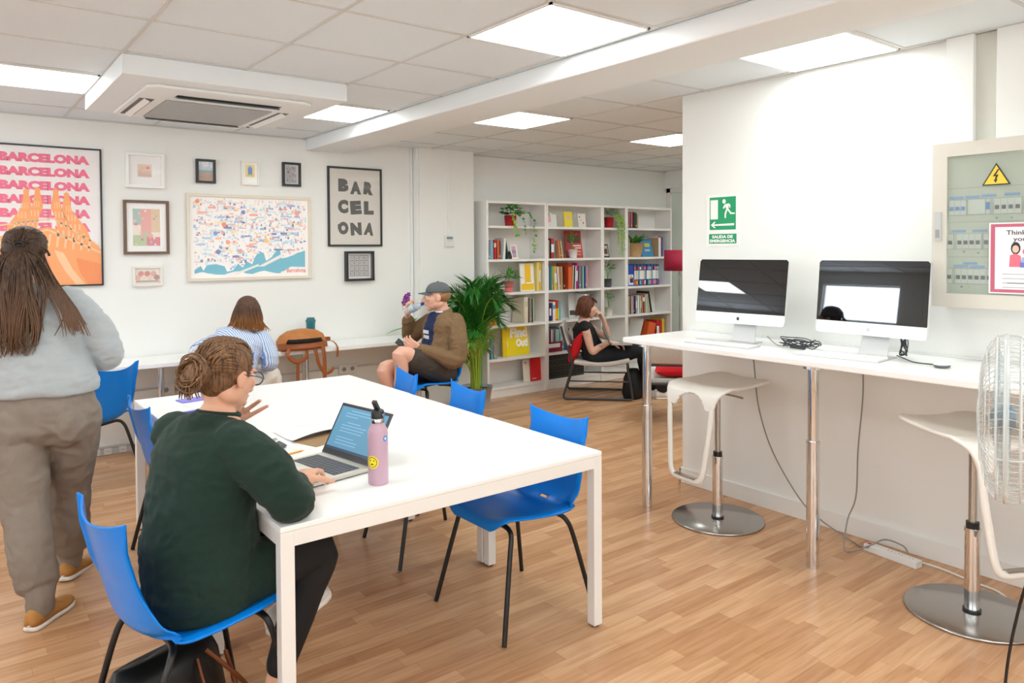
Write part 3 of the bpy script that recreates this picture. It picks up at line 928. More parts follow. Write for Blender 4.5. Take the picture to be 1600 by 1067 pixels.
# ---- bookcase 2
G2 = 'books in the bookcase behind the seated woman'
books(5.37, 1.478, [('white', .02, .2), ('blue', .013, .196), ('white', .012, .205), ('black', .020, .215), ('red', .044, .228), ('light blue', .014, .2)], 'upright group before the red magazine', G2)
books(5.545, 1.478, [('pale orange', .02, .205, -7), ('orange', .012, .2, -9), ('pale yellow', .012, .2, -9), ('cream', .01, .2, -10), ('dark red', .011, .205, -12)], 'leaning group beside the red magazine', G2)
books(5.37, 1.119, [('light blue', .02, .27, 0, 'blue'), ('white', .016, .27), ('blue', .016, .272), ('green', .024, .272), ('pale green', .014, .27), ('yellow', .016, .262, -3), ('white', .012, .262, -4), ('yellow', .026, .27, -4), ('grey', .012, .26, -4), ('white', .022, .262, -4), ('pale orange', .016, .262, -3),
                    ('tan', .024, .265, -2), ('brown', .012, .255, -2), ('dark red', .012, .262)], 'full row above the seated woman', G2)
books(5.70, 1.119, [('orange', .062, .30, 0, 'dark red', [(.86, .999, 'dark red')]), ('cream', .014, .275, 3), ('black', .016, .275, 3), ('white', .018, .27, 3), ('magenta', .022, .30, 2), ('purple', .012, .27, 2), ('grey', .014, .262), ('mauve', .016, .26), ('pale orange', .014, .262), ('turquoise', .018, .262), ('cream', .014, .262), ('black', .012, .26), ('blue', .016, .262), ('light blue', .014, .262), ('pink', .026, .262)], 'counted from the orange album inclusive', G2)
books(5.375, .771, [('grey', .036, .215), ('dark blue', .026, .20), ('purple', .020, .2), ('white', .038, .212, 0, 'turquoise'), ('red', .026, .228, 0, 'yellow', [(.05, .6, 'yellow')]), ('orange', .022, .228, 0, 'yellow', [(.05, .6, 'yellow')]), ('turquoise', .03, .218)], 'beside the hair of the seated woman', G2)
books(5.94, .771, [('white', .05, .28, 3), ('grey', .02, .29, 4), ('dark grey', .035, .282, 6)], 'behind the raised hand', G2)
books(5.375, .413, [('orange', .034, .262), ('grey', .014, .25), ('light blue', .016, .25), ('dark red', .02, .25), ('white', .02, .25), ('pink', .012, .25), ('grey', .016, .252), ('teal', .014, .25), ('pale green', .016, .25), ('cream', .014, .25), ('white', .016, .25), ('turquoise', .030, .262), ('white', .02, .265), ('grey', .02, .26), ('blue', .026, .258), ('dark blue', .02, .25), ('grey', .02, .25), ('black', .018, .25), ('white', .018, .25)],
      'low row beside the red cushion', G2, y=6.36)
# ---- bookcase 3
books(6.243, .771, [('green', .018, .24, 0), ('pale green', .012, .235, -5)], 'beside the white pot, narrow bookcase', 'books in the narrow bookcase')
books(6.243, 1.119, [('dark green', .02, .25)], 'beside the grey pot, narrow bookcase', 'books in the narrow bookcase')
# ---- bookcase 4 (beside the lamp)
G4 = 'books in the bookcase beside the red lamp'
books(6.652, 1.837, [('dark grey', .03, .195), ('green', .016, .19), ('pink', .016, .2), ('dark red', .030, .202), ('mauve', .018, .2), ('dark red', .026, .2), ('dark green', .03, .195), ('dark grey', .02, .185), ('tan', .024, .17)], 'top shelf of the lamp bookcase', G4)
books(6.655, 1.478, [('dark grey', .018, .24), ('black', .014, .245), ('grey', .012, .24), ('white', .012, .235)], 'behind the straw basket planter', G4)
books(7.235, 1.478, [('tan', .012, .24), ('white', .05, .262, 0, 'red', [(.93, .999, 'red')]), ('red', .014, .24), ('blue', .02, .25)], 'at the lamp end beside the blue paperback', G4)
items = [('blue', .02, .245), ('light blue', .016, .24)]
books(6.655, 1.119, items, 'before the blue brochure, lamp bookcase', G4)
cs = ['orange', 'pale orange', 'black', 'light blue', 'blue', 'red', 'cream', 'dark blue', 'turquoise', 'pink', 'purple', 'mauve', 'pink', 'blue', 'red']
books(6.80, 1.119, [('blue' if k % 2 == 0 else 'dark blue', .030, .262, 0, 'white', [(.30, .72, ('white', 'cream', 'light blue', 'white')[k % 4]), (.05, .25, cs[k]), (.76, .9, cs[(k * 7) % 15])]) for k in range(15)], 'matching magazine row, lamp bookcase', G4)
books(6.66, .771, [('pink', .022, .225), ('pale orange', .018, .22), ('grey', .024, .222), ('black', .012, .222), ('beige', .018, .222), ('pale orange', .012, .22), ('grey', .018, .22), ('purple', .012, .222), ('dark blue', .014, .222), ('mauve', .012, .22), ('light blue', .024, .222), ('white', .03, .225), ('pale green', .02, .22), ('grey', .024, .222), ('pale orange', .016, .23), ('dark red', .032, .235, 0, 'white'), ('cream', .016, .23), ('white', .016, .225, -4), ('pale green', .026, .225, -6), ('beige', .02, .24, -8), ('pale green', .016, .24, -9), ('black', .026, .275, -12)],
      'muted row of the lamp bookcase', G4)
books(6.86, .413, [('white', .016, .30, 20), ('grey', .014, .29, 18)], 'leaning low in the lamp bookcase', G4)
books(7.02, .413, [('orange', .14, .22, 14), ('red', .05, .25, 0, 'white', [(.05, .7, 'white')]), ('red', .04, .25), ('yellow', .045, .265), ('tan', .014, .25)], 'just above the high table edge', G4)

# items shown front-on
def flat_book(label, x0, x1, z0, z1, y, lean, cover, draw=None, name='book', cat='book', thick=.02):
    a = (x1 - x0) / 2; h = z1 - z0
    o = MB()
    M_C = mat('cover_' + cover, cover, .5)
    o.box((-a, 0, 0), (a, .003, h), M_C).box((-a, thick - .003, 0), (a, thick, h), M_C).box((-a, .003, 0), (-a + .003, thick - .003, h), M_C)
    o.box((-a + .003, .003, .003), (a - .003, thick - .003, h - .003), M_PAGES)
    def rect(u0, v0, u1, v1, c, up=1):
        y_ = -.0004 * up
        o.add([(-a + 2 * a * u0, y_, v0 * h), (-a + 2 * a * u1, y_, v0 * h), (-a + 2 * a * u1, y_, v1 * h), (-a + 2 * a * u0, y_, v1 * h)], [(0, 1, 2, 3)], mat('ink_' + c, c, .6))
    def txt(s, u0, v0, u1, v1, c, bold=.04):
        o.text(s, (-a + 2 * a * u0, -.0012, v0 * h), (1, 0, 0), (0, 0, 1), 2 * a * (u1 - u0), h * (v1 - v0), mat('ink_' + c, c, .6), bold)
    if draw: draw(rect, txt)
    b = o.build(name, None)
    b.location = ((x0 + x1) / 2, y, z0 + .001)
    b.rotation_euler = (-R_(lean), 0, 0)
    tag(b, label, cat)
    return b
def f_find(r, t):
    t('Find', .18, .60, .95, .95, 'ffffff', .06); t('Out!', .42, .28, .95, .56, 'ffffff', .06)
    r(.04, .30, .06, .5, 'ffffff')
flat_book('big yellow poster book with large white lettering on the low shelf', 4.86, 5.175, .413, .735, 6.40, 5, 'f2dc1e', f_find)
flat_book('yellow book spine block standing just before the big yellow poster book', 4.80, 4.855, .413, .72, 6.39, 3, 'ecc91e', None)
flat_book('red folder standing at the bottom of the pier bookcase', 5.17, 5.31, .109, .36, 6.36, 3, 'd8232a', lambda r, t: r(.1, .1, .5, .13, 'ffffff'), 'folder', 'folder')
flat_book('cream brochure half behind the red folder on the bottom shelf', 5.08, 5.165, .109, .35, 6.375, 5, 'ece6d6', lambda r, t: r(.15, .85, .5, .89, '555555'), 'brochure', 'brochure')
def f_l(r, t):
    r(.05, .04, .95, .27, 'f3c520', 1); r(.32, .25, .75, .96, 'f3c520', 2); r(.4, .27, .8, .31, 'ffffff', 3)
flat_book('white poster card with a yellow letter shape on the middle shelf', 5.02, 5.215, 1.119, 1.425, 6.35, 4, 'f4f2ea', f_l, 'poster_card', 'card')
books(5.225, 1.119, [('pale yellow', .03, .32, 1), ('yellow', .026, .325, 1), ('pale yellow', .016, .32, 1)], 'beside the yellow letter card', G1)
flat_book('small white card with a purple landscape on the upper shelf', 4.905, 5.0, 1.478, 1.635, 6.37, 12, 'f5f4f2', lambda r, t: (r(.2, .6, .8, .9, 'd9a9b4'), r(.2, .4, .8, .6, '9a92b8', 2), r(.2, .1, .8, .4, 'c9a0a8')), 'postcard', 'card', .006)
tag(MB().lathe([(.03, 0), (.03, .03), (.022, .06), (.006, .085)], (4.875, 6.37, 1.478), M_DARK).build('figurine'), 'small black cone-shaped ornament beside the landscape card', 'ornament')
flat_book('dark portrait photograph behind the palm tips on the middle shelf', 4.555, 4.64, 1.119, 1.335, 6.45, 4, '1f1c1c', lambda r, t: (r(.25, .1, .8, .85, 'c99a80'), r(.35, .3, .7, .8, 'e0b49a', 2), r(.2, .65, .45, .95, '3a2420', 3)), 'photograph', 'photo', .006)
flat_book('pastel watercolour card with orange and pink blots on the top shelf', 5.40, 5.52, 1.837, 2.005, 6.40, 8, 'e9f0e4', lambda r, t: (r(.05, .25, .4, .5, 'f0a050'), r(.3, .3, .9, .85, 'eeb8c4', 2), r(.4, .8, .8, .97, '9ccf70', 3)), 'postcard', 'card', .006)
flat_book('blank white card beside the watercolour card on the top shelf', 5.53, 5.62, 1.837, 1.985, 6.43, 8, 'e9ebea', None, 'postcard', 'card', .006)
flat_book('yellow booklet with a pale label on the top shelf', 5.71, 5.84, 1.837, 2.02, 6.40, 7, 'f0dc2c', lambda r, t: r(.3, .5, .75, .72, 'f2c8b0'), 'booklet', 'booklet', .01)
flat_book('off-white booklet with small drawings on the top shelf', 5.93, 6.05, 1.837, 2.0, 6.40, 7, 'ebe6dc', lambda r, t: (r(.15, .7, .3, .82, '6a6a6a'), r(.6, .25, .75, .4, 'a06a6a'), r(.2, .5, .5, .54, 'b0a89c')), 'booklet', 'booklet', .01)
def f_mag(r, t):
    r(.1, .55, .92, .80, '5a2a2c'); r(.3, .6, .9, .78, '2c2426', 2); t('MONICA', .4, .42, .93, .48, 'f2e8e0'); t('STORIES', .1, .22, .9, .30, 'eab8a8')
    r(.15, .06, .9, .14, 'd88a7c')
flat_book('large red magazine leaning behind a small potted plant', 5.76, 6.02, 1.478, 1.80, 6.42, 9, 'b8322e', lambda r, t: (r(.1, .55, .92, .82, '5a2a2c'), r(.4, .42, .93, .47, 'f2e8e0', 2), r(.55, .34, .93, .38, 'f2e8e0', 2), r(.1, .1, .9, .14, 'e0968a', 2), r(.1, .2, .9, .26, 'e0968a', 2)), 'magazine', 'magazine', .01)
flat_book('dark framed photograph of people in the narrow bookcase', 6.245, 6.40, 1.478, 1.64, 6.36, 12, '202022', lambda r, t: (r(.08, .1, .92, .9, 'cdbfb0'), r(.12, .3, .5, .7, '8a5a4a', 2), r(.5, .25, .85, .65, '5a4038', 3)), 'photo_frame', 'photo', .014)
flat_book('blue and yellow paperback shown front-on beside the basket planter', 6.98, 7.20, 1.478, 1.71, 6.36, 14, '3f86b4', lambda r, t: (r(.35, .55, .8, .75, 'c9c85a'), r(.3, .3, .75, .42, 'a8c4d8', 2)), 'book', 'book')
flat_book('deep blue brochure shown front-on at the start of the magazine row', 6.695, 6.795, 1.119, 1.375, 6.33, 3, '1d49ac', lambda r, t: (r(.05, .05, .95, .55, 'd8e2ee'), r(.3, .15, .9, .4, '2a2a30', 2), r(.4, .35, .7, .48, 'e08850', 3)), 'brochure', 'brochure', .008)
flat_book('white print half hidden behind the head of the seated woman', 5.83, 5.93, .771, 1.055, 6.46, 4, 'ddd9d4', lambda r, t: r(.1, .1, .9, .3, '4a4a4c'), 'photograph', 'photo', .008)
# maroon magazine holders on the low shelf, black patterned storage box
for x0, x1, n_ in ((5.372, 5.60, 'maroon file holder with a white label, away from the cushion'), (5.70, 6.0, 'maroon file holder partly behind the armchair frame')):
    o = MB().box((0, 0, 0), (x1 - x0, .004, .115), mat('maroon', '7d1830', .6)).box((0, .004, 0), (x1 - x0, .22, .004), mat('maroon', '7d1830', .6)).box((0, .004, 0), (.004, .22, .115), mat('maroon', '7d1830', .6)).box((x1 - x0 - .004, .004, 0), (x1 - x0, .22, .115), mat('maroon', '7d1830', .6)).box((.02, -.001, .05), (x1 - x0 - .03, 0, .095), M_WMETAL).build('file_holder')
    o.location = (x0, 6.332, .413); tag(o, n_, 'file holder', 'maroon file holders')
bx = thing('storage_box', 'black storage box with a woven pattern on the bottom shelf', 'box', (5.38, 6.33, .109))
M_BOX = mat('box_black', '1b1a19', .5)
b_ = MB().box((0, 0, 0), (.56, .2, .28), M_BOX)
for i in range(9):
    for j in range(4):
        b_.box((.015 + i * .06, -.003, .015 + j * .065), (.06 + i * .06, 0, .02 + j * .065), mat('box_line', '5a5646', .6)).box((.015 + i * .06, -.002, .04 + j * .065), (.02 + i * .06, 0, .062 + j * .065), mat('box_line', '5a5646', .6))
b_.build('body', bx, bevel=.003)
MB().box((-.003, -.004, .25), (.563, .203, .285), M_BOX).build('lid', bx, bevel=.003)
# ================================================================ PLANTS
def leaf_quad(mb, p, d, up, L, W, m, curl=.25):
    # one pointed leaf: base p, direction d, surface normal near up
    d = Vector(d).normalized(); up = Vector(up)
    s = d.cross(up)
    s = s.normalized() if s.length > 1e-5 else Vector((1, 0, 0))
    n = s.cross(d).normalized()
    P = [Vector(p), Vector(p) + d * L * .4 + s * W * .5 + n * L * curl * .25, Vector(p) + d * L - n * L * curl * .3, Vector(p) + d * L * .4 - s * W * .5 + n * L * curl * .25, Vector(p) + d * L * .45 + n * L * curl * .10]
    mb.add(P, [(0, 1, 4), (1, 2, 4), (2, 3, 4), (3, 0, 4)], m, True)
def pot(t, r0, r1, h, m, soil=True, seg=28):
    MB().lathe([(r0, 0), (r1, h), (r1 * 1.04, h), (r1 * 1.04, h - .0), (r1 * .92, h), (r1 * .88, h * .8)], m=m, seg=seg, cap=False).lathe([(0.001, .001), (r0, .001)], m=m, seg=seg, cap=False).build('pot', t)
    MB().lathe([(.001, h * .86), (r1 * .9, h * .86)], m=mat('soil', '3a2a20', .95), seg=seg, cap=False).build('soil', t)
LG = [mat('leaf_a', '3f9138', .45), mat('leaf_b', '5cab3c', .45), mat('leaf_c', '2f7d30', .45), mat('leaf_d', '7fae45', .45), mat('leaf_e', 'a8c75a', .5)]
def palm():
    t = thing('potted_palm', 'tall green palm in a grey pot between the pier and the bookcases', 'potted plant', (4.205, 6.05, 0))
    pot(t, .125, .16, .215, mat('pot_grey', 'a9abab', .6))
    r = random.Random(11)
    stems = MB(); fr = MB()
    M_ST = mat('palm_stem', '9db53c', .5)
    for k in range(46):
        a = r.random() * 2 * pi
        rr = .06 * r.random()
        lean = (.04 + .22 * r.random()) 
        H = .56 + .50 * r.random()
        if k > 36: H = .35 + .2 * r.random(); lean = .3
        dx, dy = cos(a), sin(a)
        if dy > 0: dy *= .55
        B = Vector((rr * dx, rr * dy, .18))
        pts = [B, B + Vector((dx * lean * .12, dy * lean * .12, H * .45)), B + Vector((dx * lean * .45, dy * lean * .45, H * .8)), B + Vector((dx * lean * 1.0, dy * lean * 1.0, H * .98)), B + Vector((dx * lean * 1.45, dy * lean * 1.45, H * .93))]
        c = catmull(pts, 8)
        c = [Vector((p.x, min(p.y, .30), p.z)) for p in c]
        ns = len(c)
        stems.tube(c, [.007 * (1 - .8 * i / ns) + .001 for i in range(ns)], M_ST if r.random() < .8 else LG[1], 6)
        m = LG[(0, 0, 1, 2, 2)[k % 5]] if k < 37 else LG[4 if k % 2 else 3]
        for i in range(int(ns * .42), ns):
            u = (i - ns * .42) / (ns * .58)
            T = (c[min(i + 1, ns - 1)] - c[i - 1]).normalized()
            side = T.cross(Vector((0, 0, 1)))
            side = side.normalized() if side.length > .01 else Vector((1, 0, 0))
            L = .19 * sin(min(1, u * 1.1 + .22) * pi * .82) + .03
            for q in (0, .5):
                p = c[i].lerp(c[min(i + 1, ns - 1)], q)
                for sg in (-1, 1):
                    d = side * sg * (.75 - .4 * u) + T * (.65 + .5 * u) + Vector((0, 0, .12 - .2 * r.random()))
                    if p.y + d.normalized().y * L > .29: d.y = min(d.y, 0)
                    leaf_quad(fr, p, d, Vector((0, 0, 1)), L * (.85 + .3 * r.random()), .0105, m, .3)
    stems.build('stem', t)
    fr.build('foliage', t)
palm()
def bushy(t, c, R, n, L, W, ms, seed, up=.6, flat=1.0, droop=0):
    r = random.Random(seed)
    f = MB()
    for k in range(n):
        d = Vector((r.gauss(0, 1), r.gauss(0, 1) * flat, abs(r.gauss(0, 1)) * up + .1 - droop * r.random())).normalized()
        p = Vector(c) + Vector((d.x * R[0], d.y * R[1], d.z * R[2])) * (r.random() ** .6)
        leaf_quad(f, p, d + Vector((0, 0, -.2)), Vector((r.random() - .5, r.random() - .5, 1)), L * (.7 + .5 * r.random()), W * (.7 + .5 * r.random()), r.choice(ms), .3)
    return f
# trailing ivy in a red pot
t = thing('ivy_plant', 'trailing ivy in a red pot on the top shelf beside the pier', 'potted plant', (4.885, 6.36, 1.836))
pot(t, .058, .068, .115, mat('pot_red', 'b01c26', .35))
f = bushy(t, (.02, 0, .13), (.13, .07, .11), 75, .06, .045, [LG[0], LG[2], LG[1]], 5)
for (pts, n, ms) in (([(.05, -.02, .14), (.16, -.06, .16), (.25, -.08, .09), (.27, -.09, -.04), (.25, -.095, -.18), (.24, -.095, -.27)], 24, [LG[0], LG[3], LG[2]]),
                     ([(-.02, -.05, .13), (-.03, -.09, .05), (-.01, -.095, -.05), (.02, -.10, -.11)], 18, [LG[3], LG[1], LG[4]]),
                     ([(.06, -.05, .12), (.12, -.09, .05), (.13, -.1, -.03), (.14, -.1, -.10)], 7, [LG[1], LG[0]])):
    c = catmull(pts, 8)
    f.tube(c, .0015, LG[3], 5)
    for k in range(n):
        p = c[int((k + .5) / n * (len(c) - 1))]
        leaf_quad(f, p, (RND.gauss(0, 1), -.6, RND.gauss(-.3, .6)), (0, -1, .3), .042, .034, RND.choice(ms))
f.build('foliage', t)
# pink pot
t = thing('potted_plant', 'leafy plant in a coral pink pot on the middle shelf', 'potted plant', (4.86, 6.36, 1.119))
pot(t, .038, .052, .115, mat('pot_pink', 'ea7f83', .5))
f = bushy(t, (0, 0, .15), (.11, .08, .08), 46, .075, .035, [LG[0], LG[2], LG[1]], 6)
f.tube([(0, 0, .09), (0, 0, .17)], .004, LG[1]); f.build('foliage', t)
# parsley-like plant in white pot before the red magazine
t = thing('potted_plant', 'spindly fern in a white pot in front of the red magazine', 'potted plant', (5.79, 6.345, 1.478))
pot(t, .04, .052, .10, mat('pot_white', 'f0efed', .4))
f = bushy(t, (-.02, 0, .20), (.07, .05, .09), 80, .05, .013, [LG[0], LG[1], LG[2]], 7)
for k in range(9): f.tube(catmull([(0, 0, .09), (-.01 + RND.gauss(0, .01), 0, .16), (RND.gauss(-.03, .05), RND.gauss(0, .02), .27)], 4), .0015, LG[1], 5)
f.build('foliage', t)
# narrow bookcase top: white pot + trailing in red pot
t = thing('potted_plant', 'small snake-like plant in a white pot on the top shelf of the narrow bookcase', 'potted plant', (6.275, 6.37, 1.836))
pot(t, .03, .036, .075, mat('pot_white', 'f0efed', .4))
f = MB()
for k in range(9): leaf_quad(f, (0, 0, .06), (RND.gauss(0, .25), RND.gauss(0, .2), 1), (0, -1, 0), .12, .02, LG[2])
f.build('foliage', t)
t = thing('trailing_plant', 'pale green trailing plant in a red pot spilling down the narrow bookcase', 'potted plant', (6.385, 6.355, 1.836))
pot(t, .05, .06, .125, mat('pot_red', 'b01c26', .35))
f = bushy(t, (.03, -.01, .16), (.10, .06, .09), 110, .035, .016, [LG[3], LG[4], LG[1]], 8)
for q in range(17):
    x0 = .02 + RND.random() * .13
    L = .10 + RND.random() * .28
    c = catmull([(x0 * .4, -.02, .15), (x0, -.075, .14), (x0 + .02, -.09, .02), (x0 + .02 + RND.gauss(0, .012), -.095, -L)], 6)
    f.tube(c, .0012, LG[3], 4)
    for k in range(15):
        p = c[int(4 + (k + .5) / 15 * (len(c) - 5))]
        leaf_quad(f, p, (RND.gauss(0, 1), -.5, RND.gauss(-.4, .6)), (0, -1, .3), .028, .014, RND.choice([LG[3], LG[4], LG[4]]))
f.build('foliage', t)
t = thing('potted_plant', 'leafy plant in a dark grey pot in the narrow bookcase', 'potted plant', (6.365, 6.36, 1.119))
pot(t, .045, .05, .10, mat('pot_dark', '55595f', .6))
f = bushy(t, (0, 0, .21), (.10, .07, .10), 70, .055, .02, [LG[0], LG[1], LG[2]], 9)
for k in range(4): f.tube([(0, 0, .09), (RND.gauss(0, .02), 0, .22)], .003, LG[1], 5)
f.build('foliage', t)
t = thing('potted_plant', 'small plant in a white pot below the dark grey pot, narrow bookcase', 'potted plant', (6.385, 6.36, .771))
pot(t, .038, .05, .105, mat('pot_white', 'f0efed', .4))
f = bushy(t, (-.01, 0, .21), (.08, .05, .08), 50, .045, .02, [LG[0], LG[1]], 10)
for k in range(3): f.tube([(0, 0, .09), (RND.gauss(0, .02), 0, .22)], .003, LG[1], 5)
f.build('foliage', t)
t = thing('basket_plant', 'green plant in a round straw basket planter beside the blue paperback', 'potted plant', (6.86, 6.39, 1.478))
M_STR = mat('straw', 'c9a777', .85, noise_amt=.2, noise_scale=40, stretch=(1, 1, 4), bump=.3)
pot(t, .085, .125, .175, M_STR)
f = MB()
for k in range(34):
    a = RND.random() * 2 * pi
    leaf_quad(f, (.04 * cos(a), .02 * sin(a), .16), (cos(a), sin(a) * .4 - .15, .35 + RND.random() * .9), (0, 0, 1), .13 + .08 * RND.random(), .035, RND.choice([LG[1], LG[3], LG[0]]), .5)
f.build('foliage', t)

# ================================================================ HIGH TABLE THINGS
M_SCR = mat('screen_glass', '0b0d10', .02, spec=1.0)
M_BEZ = mat('screen_bezel', '04070b', .02, spec=1.0)
M_ALU = mat('aluminium', 'dcdddd', .3, .55)
def imac(name, label, x, y, rz, tilt, logo):
    t = thing(name, label, 'computer', (x, y, 1.0405), rz, 'desktop computers on the high table')
    # screen faces local -x; width along y
    W, H = .555, .372
    z0 = .108
    rot = Matrix.Rotation(R_(tilt), 3, 'Y')
    piv = Vector((0, 0, z0 + .19))
    def T(p): return piv + rot @ (Vector(p) - piv)
    def rr(y0, y1, zz0, zz1, r, x_):
        out = []
        for (cy, cz, a0) in ((y1 - r, zz1 - r, 0), (y0 + r, zz1 - r, 90), (y0 + r, zz0 + r, 180), (y1 - r, zz0 + r, 270)):
            for k in range(5):
                a = R_(a0 + 22.5 * k)
                out.append((x_, cy + r * cos(a), cz + r * sin(a)))
        return out
    def plate(m_, y0, y1, zz0, zz1, r, xa, xb, mm):
        A = [T(p) for p in rr(y0, y1, zz0, zz1, r, xa)]; B = [T(p) for p in rr(y0, y1, zz0, zz1, r, xb)]
        n = len(A)
        m_.add(A + B, [tuple(range(n)), tuple(range(2 * n - 1, n - 1, -1))] + [(k, n + k, n + (k + 1) % n, (k + 1) % n) for k in range(n)], mm)
    b = MB(); plate(b, -W / 2, W / 2, z0, z0 + H, .016, -.012, .006, M_ALU)
    A = [T((.006, yy, zz)) for yy, zz in ((-W / 2 + .02, z0 + .02), (W / 2 - .02, z0 + .02), (W / 2 - .02, z0 + H - .02), (-W / 2 + .02, z0 + H - .02))]
    Bk = [T((.032, yy, zz)) for yy, zz in ((-W / 4, z0 + .09), (W / 4, z0 + .09), (W / 4, z0 + H - .09), (-W / 4, z0 + H - .09))]
    b.add(A + Bk, [(4, 5, 6, 7), (0, 1, 5, 4), (1, 2, 6, 5), (2, 3, 7, 6), (3, 0, 4, 7)], M_ALU)
    b.build('body', t)
    zc = z0 + .062
    g = MB()
    A = [T(p) for p in ((-.0125, -W / 2 + .001, zc), (-.0125, W / 2 - .001, zc), (-.0125, W / 2 - .001, z0 + H - .012), (-.0125, W / 2 - .012, z0 + H - .001), (-.0125, -W / 2 + .012, z0 + H - .001), (-.0125, -W / 2 + .001, z0 + H - .012))]
    g.add(A, [tuple(range(6))], M_BEZ)
    g.build('bezel', t)
    s_ = MB()
    A = [T(p) for p in ((-.0130, -W / 2 + .026, zc + .022), (-.0130, W / 2 - .026, zc + .022), (-.0130, W / 2 - .026, z0 + H - .026), (-.0130, -W / 2 + .026, z0 + H - .026))]
    s_.add(A, [tuple(range(4))], M_SCR)
    s_.build('screen', t)
    l = MB()
    body = [(0, -.9), (.35, -1.0), (.62, -.75), (.85, -.35), (.62, -.05), (.6, .3), (.85, .55), (.5, .75), (.05, .6), (-.45, .75), (-.85, .4), (-.9, -.1), (-.7, -.65), (-.38, -1.0)]
    leafp = [(-.02, .8), (.1, 1.15), (.35, 1.3), (.28, 1.0)]
    M_LG = mat('logo_dark', '22252a', .3) if logo else mat('logo_pale', 'c9cacc', .25)
    for sh in (body, leafp):
        l.add([T((-.0126, -.0105 * a_, z0 + .031 + .0115 * b_)) for a_, b_ in sh], [tuple(range(len(sh)))], M_LG)
    l.build('emblem', t)
    sd = MB()
    sd.add([(.02, -.07, .003), (.02, .07, .003), (.075, .07, z0 + .12), (.075, -.07, z0 + .12), (.028, -.07, .003), (.028, .07, .003), (.083, .07, z0 + .12), (.083, -.07, z0 + .12)], [(0, 1, 2, 3), (7, 6, 5, 4), (0, 4, 5, 1), (1, 5, 6, 2), (2, 6, 7, 3), (3, 7, 4, 0)], M_ALU)
    sd.box((-.10, -.085, 0), (.09, .085, .006), M_ALU)
    sd.box((.025, -.05, z0 + .1), (.083, .05, z0 + .17), M_ALU)
    sd.build('stand', t, bevel=.002)
    return t
imac('desktop_computer', 'silver all-in-one computer beside the green exit sign', 3.63, 2.55, R_(6), 9, True)
imac('desktop_computer', 'silver all-in-one computer next to the electrical cabinet', 3.63, 1.80, R_(-1), 6, False)
def keyboard(label, x, y, rz):
    t = thing('keyboard', label, 'keyboard', (x, y, 1.0405), rz, 'white keyboards')
    MB().box((-.062, -.205, 0), (.062, .205, .006), M_ALU).cyl((.062, -.205, .008), (.062, .205, .008), .007, M_ALU, 14).build('body', t, bevel=.002)
    k = MB()
    for i in range(5):
        for j in range(14):
            k.box((-.055 + i * .0215, -.198 + j * .0285, .006), (-.037 + i * .0215, -.1725 + j * .0285, .0095), mat('key_white', 'fafafa', .5))
    k.build('keys', t)
keyboard('slim white keyboard before the computer by the exit sign', 3.47, 2.57, R_(4))
keyboard('slim white keyboard before the computer by the cabinet', 3.52, 1.90, R_(6))
t = thing('mouse', 'white round computer mouse on a dark base at the end of its cable', 'computer mouse', (3.577, 1.45, 1.0405))
MB().lathe([(.026, 0), (.032, .004), (.034, .014)], m=mat('mouse_grey', '5d6466', .4), sx=1.25, sy=1.0, cap=True).build('base', t)
MB().lathe([(.034, .014), (.031, .022), (.02, .028), (.001, .030)], m=mat('mouse_white', 'f1efe6', .25), sx=1.25, sy=1.0, cap=False).build('shell', t)
def cable(name, label, pts, r, m, cat='cable', n=8):
    return tag(MB().tube(catmull(pts, n), r, m, 8).build(name), label, cat)
M_CBL = mat('cable_dark', '2a2e33', .5)
M_CBG = mat('cable_grey', '8f8a84', .5)
M_CBW = mat('cable_white', 'dcd9d3', .5)
cable('mouse_cable', 'dark cable running from a coil to the round mouse', [(3.73, 1.72, 1.05), (3.68, 1.66, 1.046), (3.60, 1.58, 1.046), (3.60, 1.50, 1.046), (3.60, 1.485, 1.05)], .0028, M_CBL)
def coil(name, label, c, R, n, seed, m, hgt=.03, vert=False, cat='cable'):
    r = random.Random(seed)
    pts = []
    for k in range(n * 6):
        a = 2 * pi * k / 6
        q = R * (.55 + .6 * r.random())
        if vert: pts.append((c[0] + .01 * r.gauss(0, 1), c[1] + q * cos(a) * .55 * (1 if k % 3 else .2), c[2] + hgt + q * sin(a) * (1 if k % 3 else .15)))
        else: pts.append((c[0] + q * cos(a) * .55, c[1] + q * sin(a), c[2] + .004 + hgt * r.random() * .9))
    return tag(MB().tube(catmull(pts, 5), .0026, m, 7).build(name), label, cat)
coil('coiled_cable', 'loosely coiled dark cable lying between the two computers', (3.66, 2.20, 1.042), .105, 6, 3, M_CBL, .055)
coil('coiled_cable', 'bundled dark cable standing behind the foot of the computer by the cabinet', (3.755, 1.70, 1.05), .062, 6, 8, M_CBL, .06, True)
tag(MB().tube([(3.655, 2.25, 1.048), (3.64, 2.16, 1.05)], .010, mat('connector', '4c5456', .5), 10).build('cable_plug'), 'dark grey plug lying in the coil between the computers', 'plug')
cable('power_cable', 'thin grey cable from the first computer to the coil', [(3.66, 2.40, 1.09), (3.67, 2.37, 1.06), (3.66, 2.33, 1.045), (3.69, 2.29, 1.045), (3.68, 2.24, 1.047)], .0025, M_CBG)
cable('power_cable', 'grey cable falling under the high table beside the first stool', [(3.90, 2.66, 1.0), (3.90, 2.645, .85), (3.88, 2.60, .62), (3.87, 2.50, .38), (3.87, 2.33, .15), (3.87, 2.2, .06), (3.84, 2.0, .008), (3.80, 1.92, .01), (3.78, 1.88, .03)], .004, M_CBG)
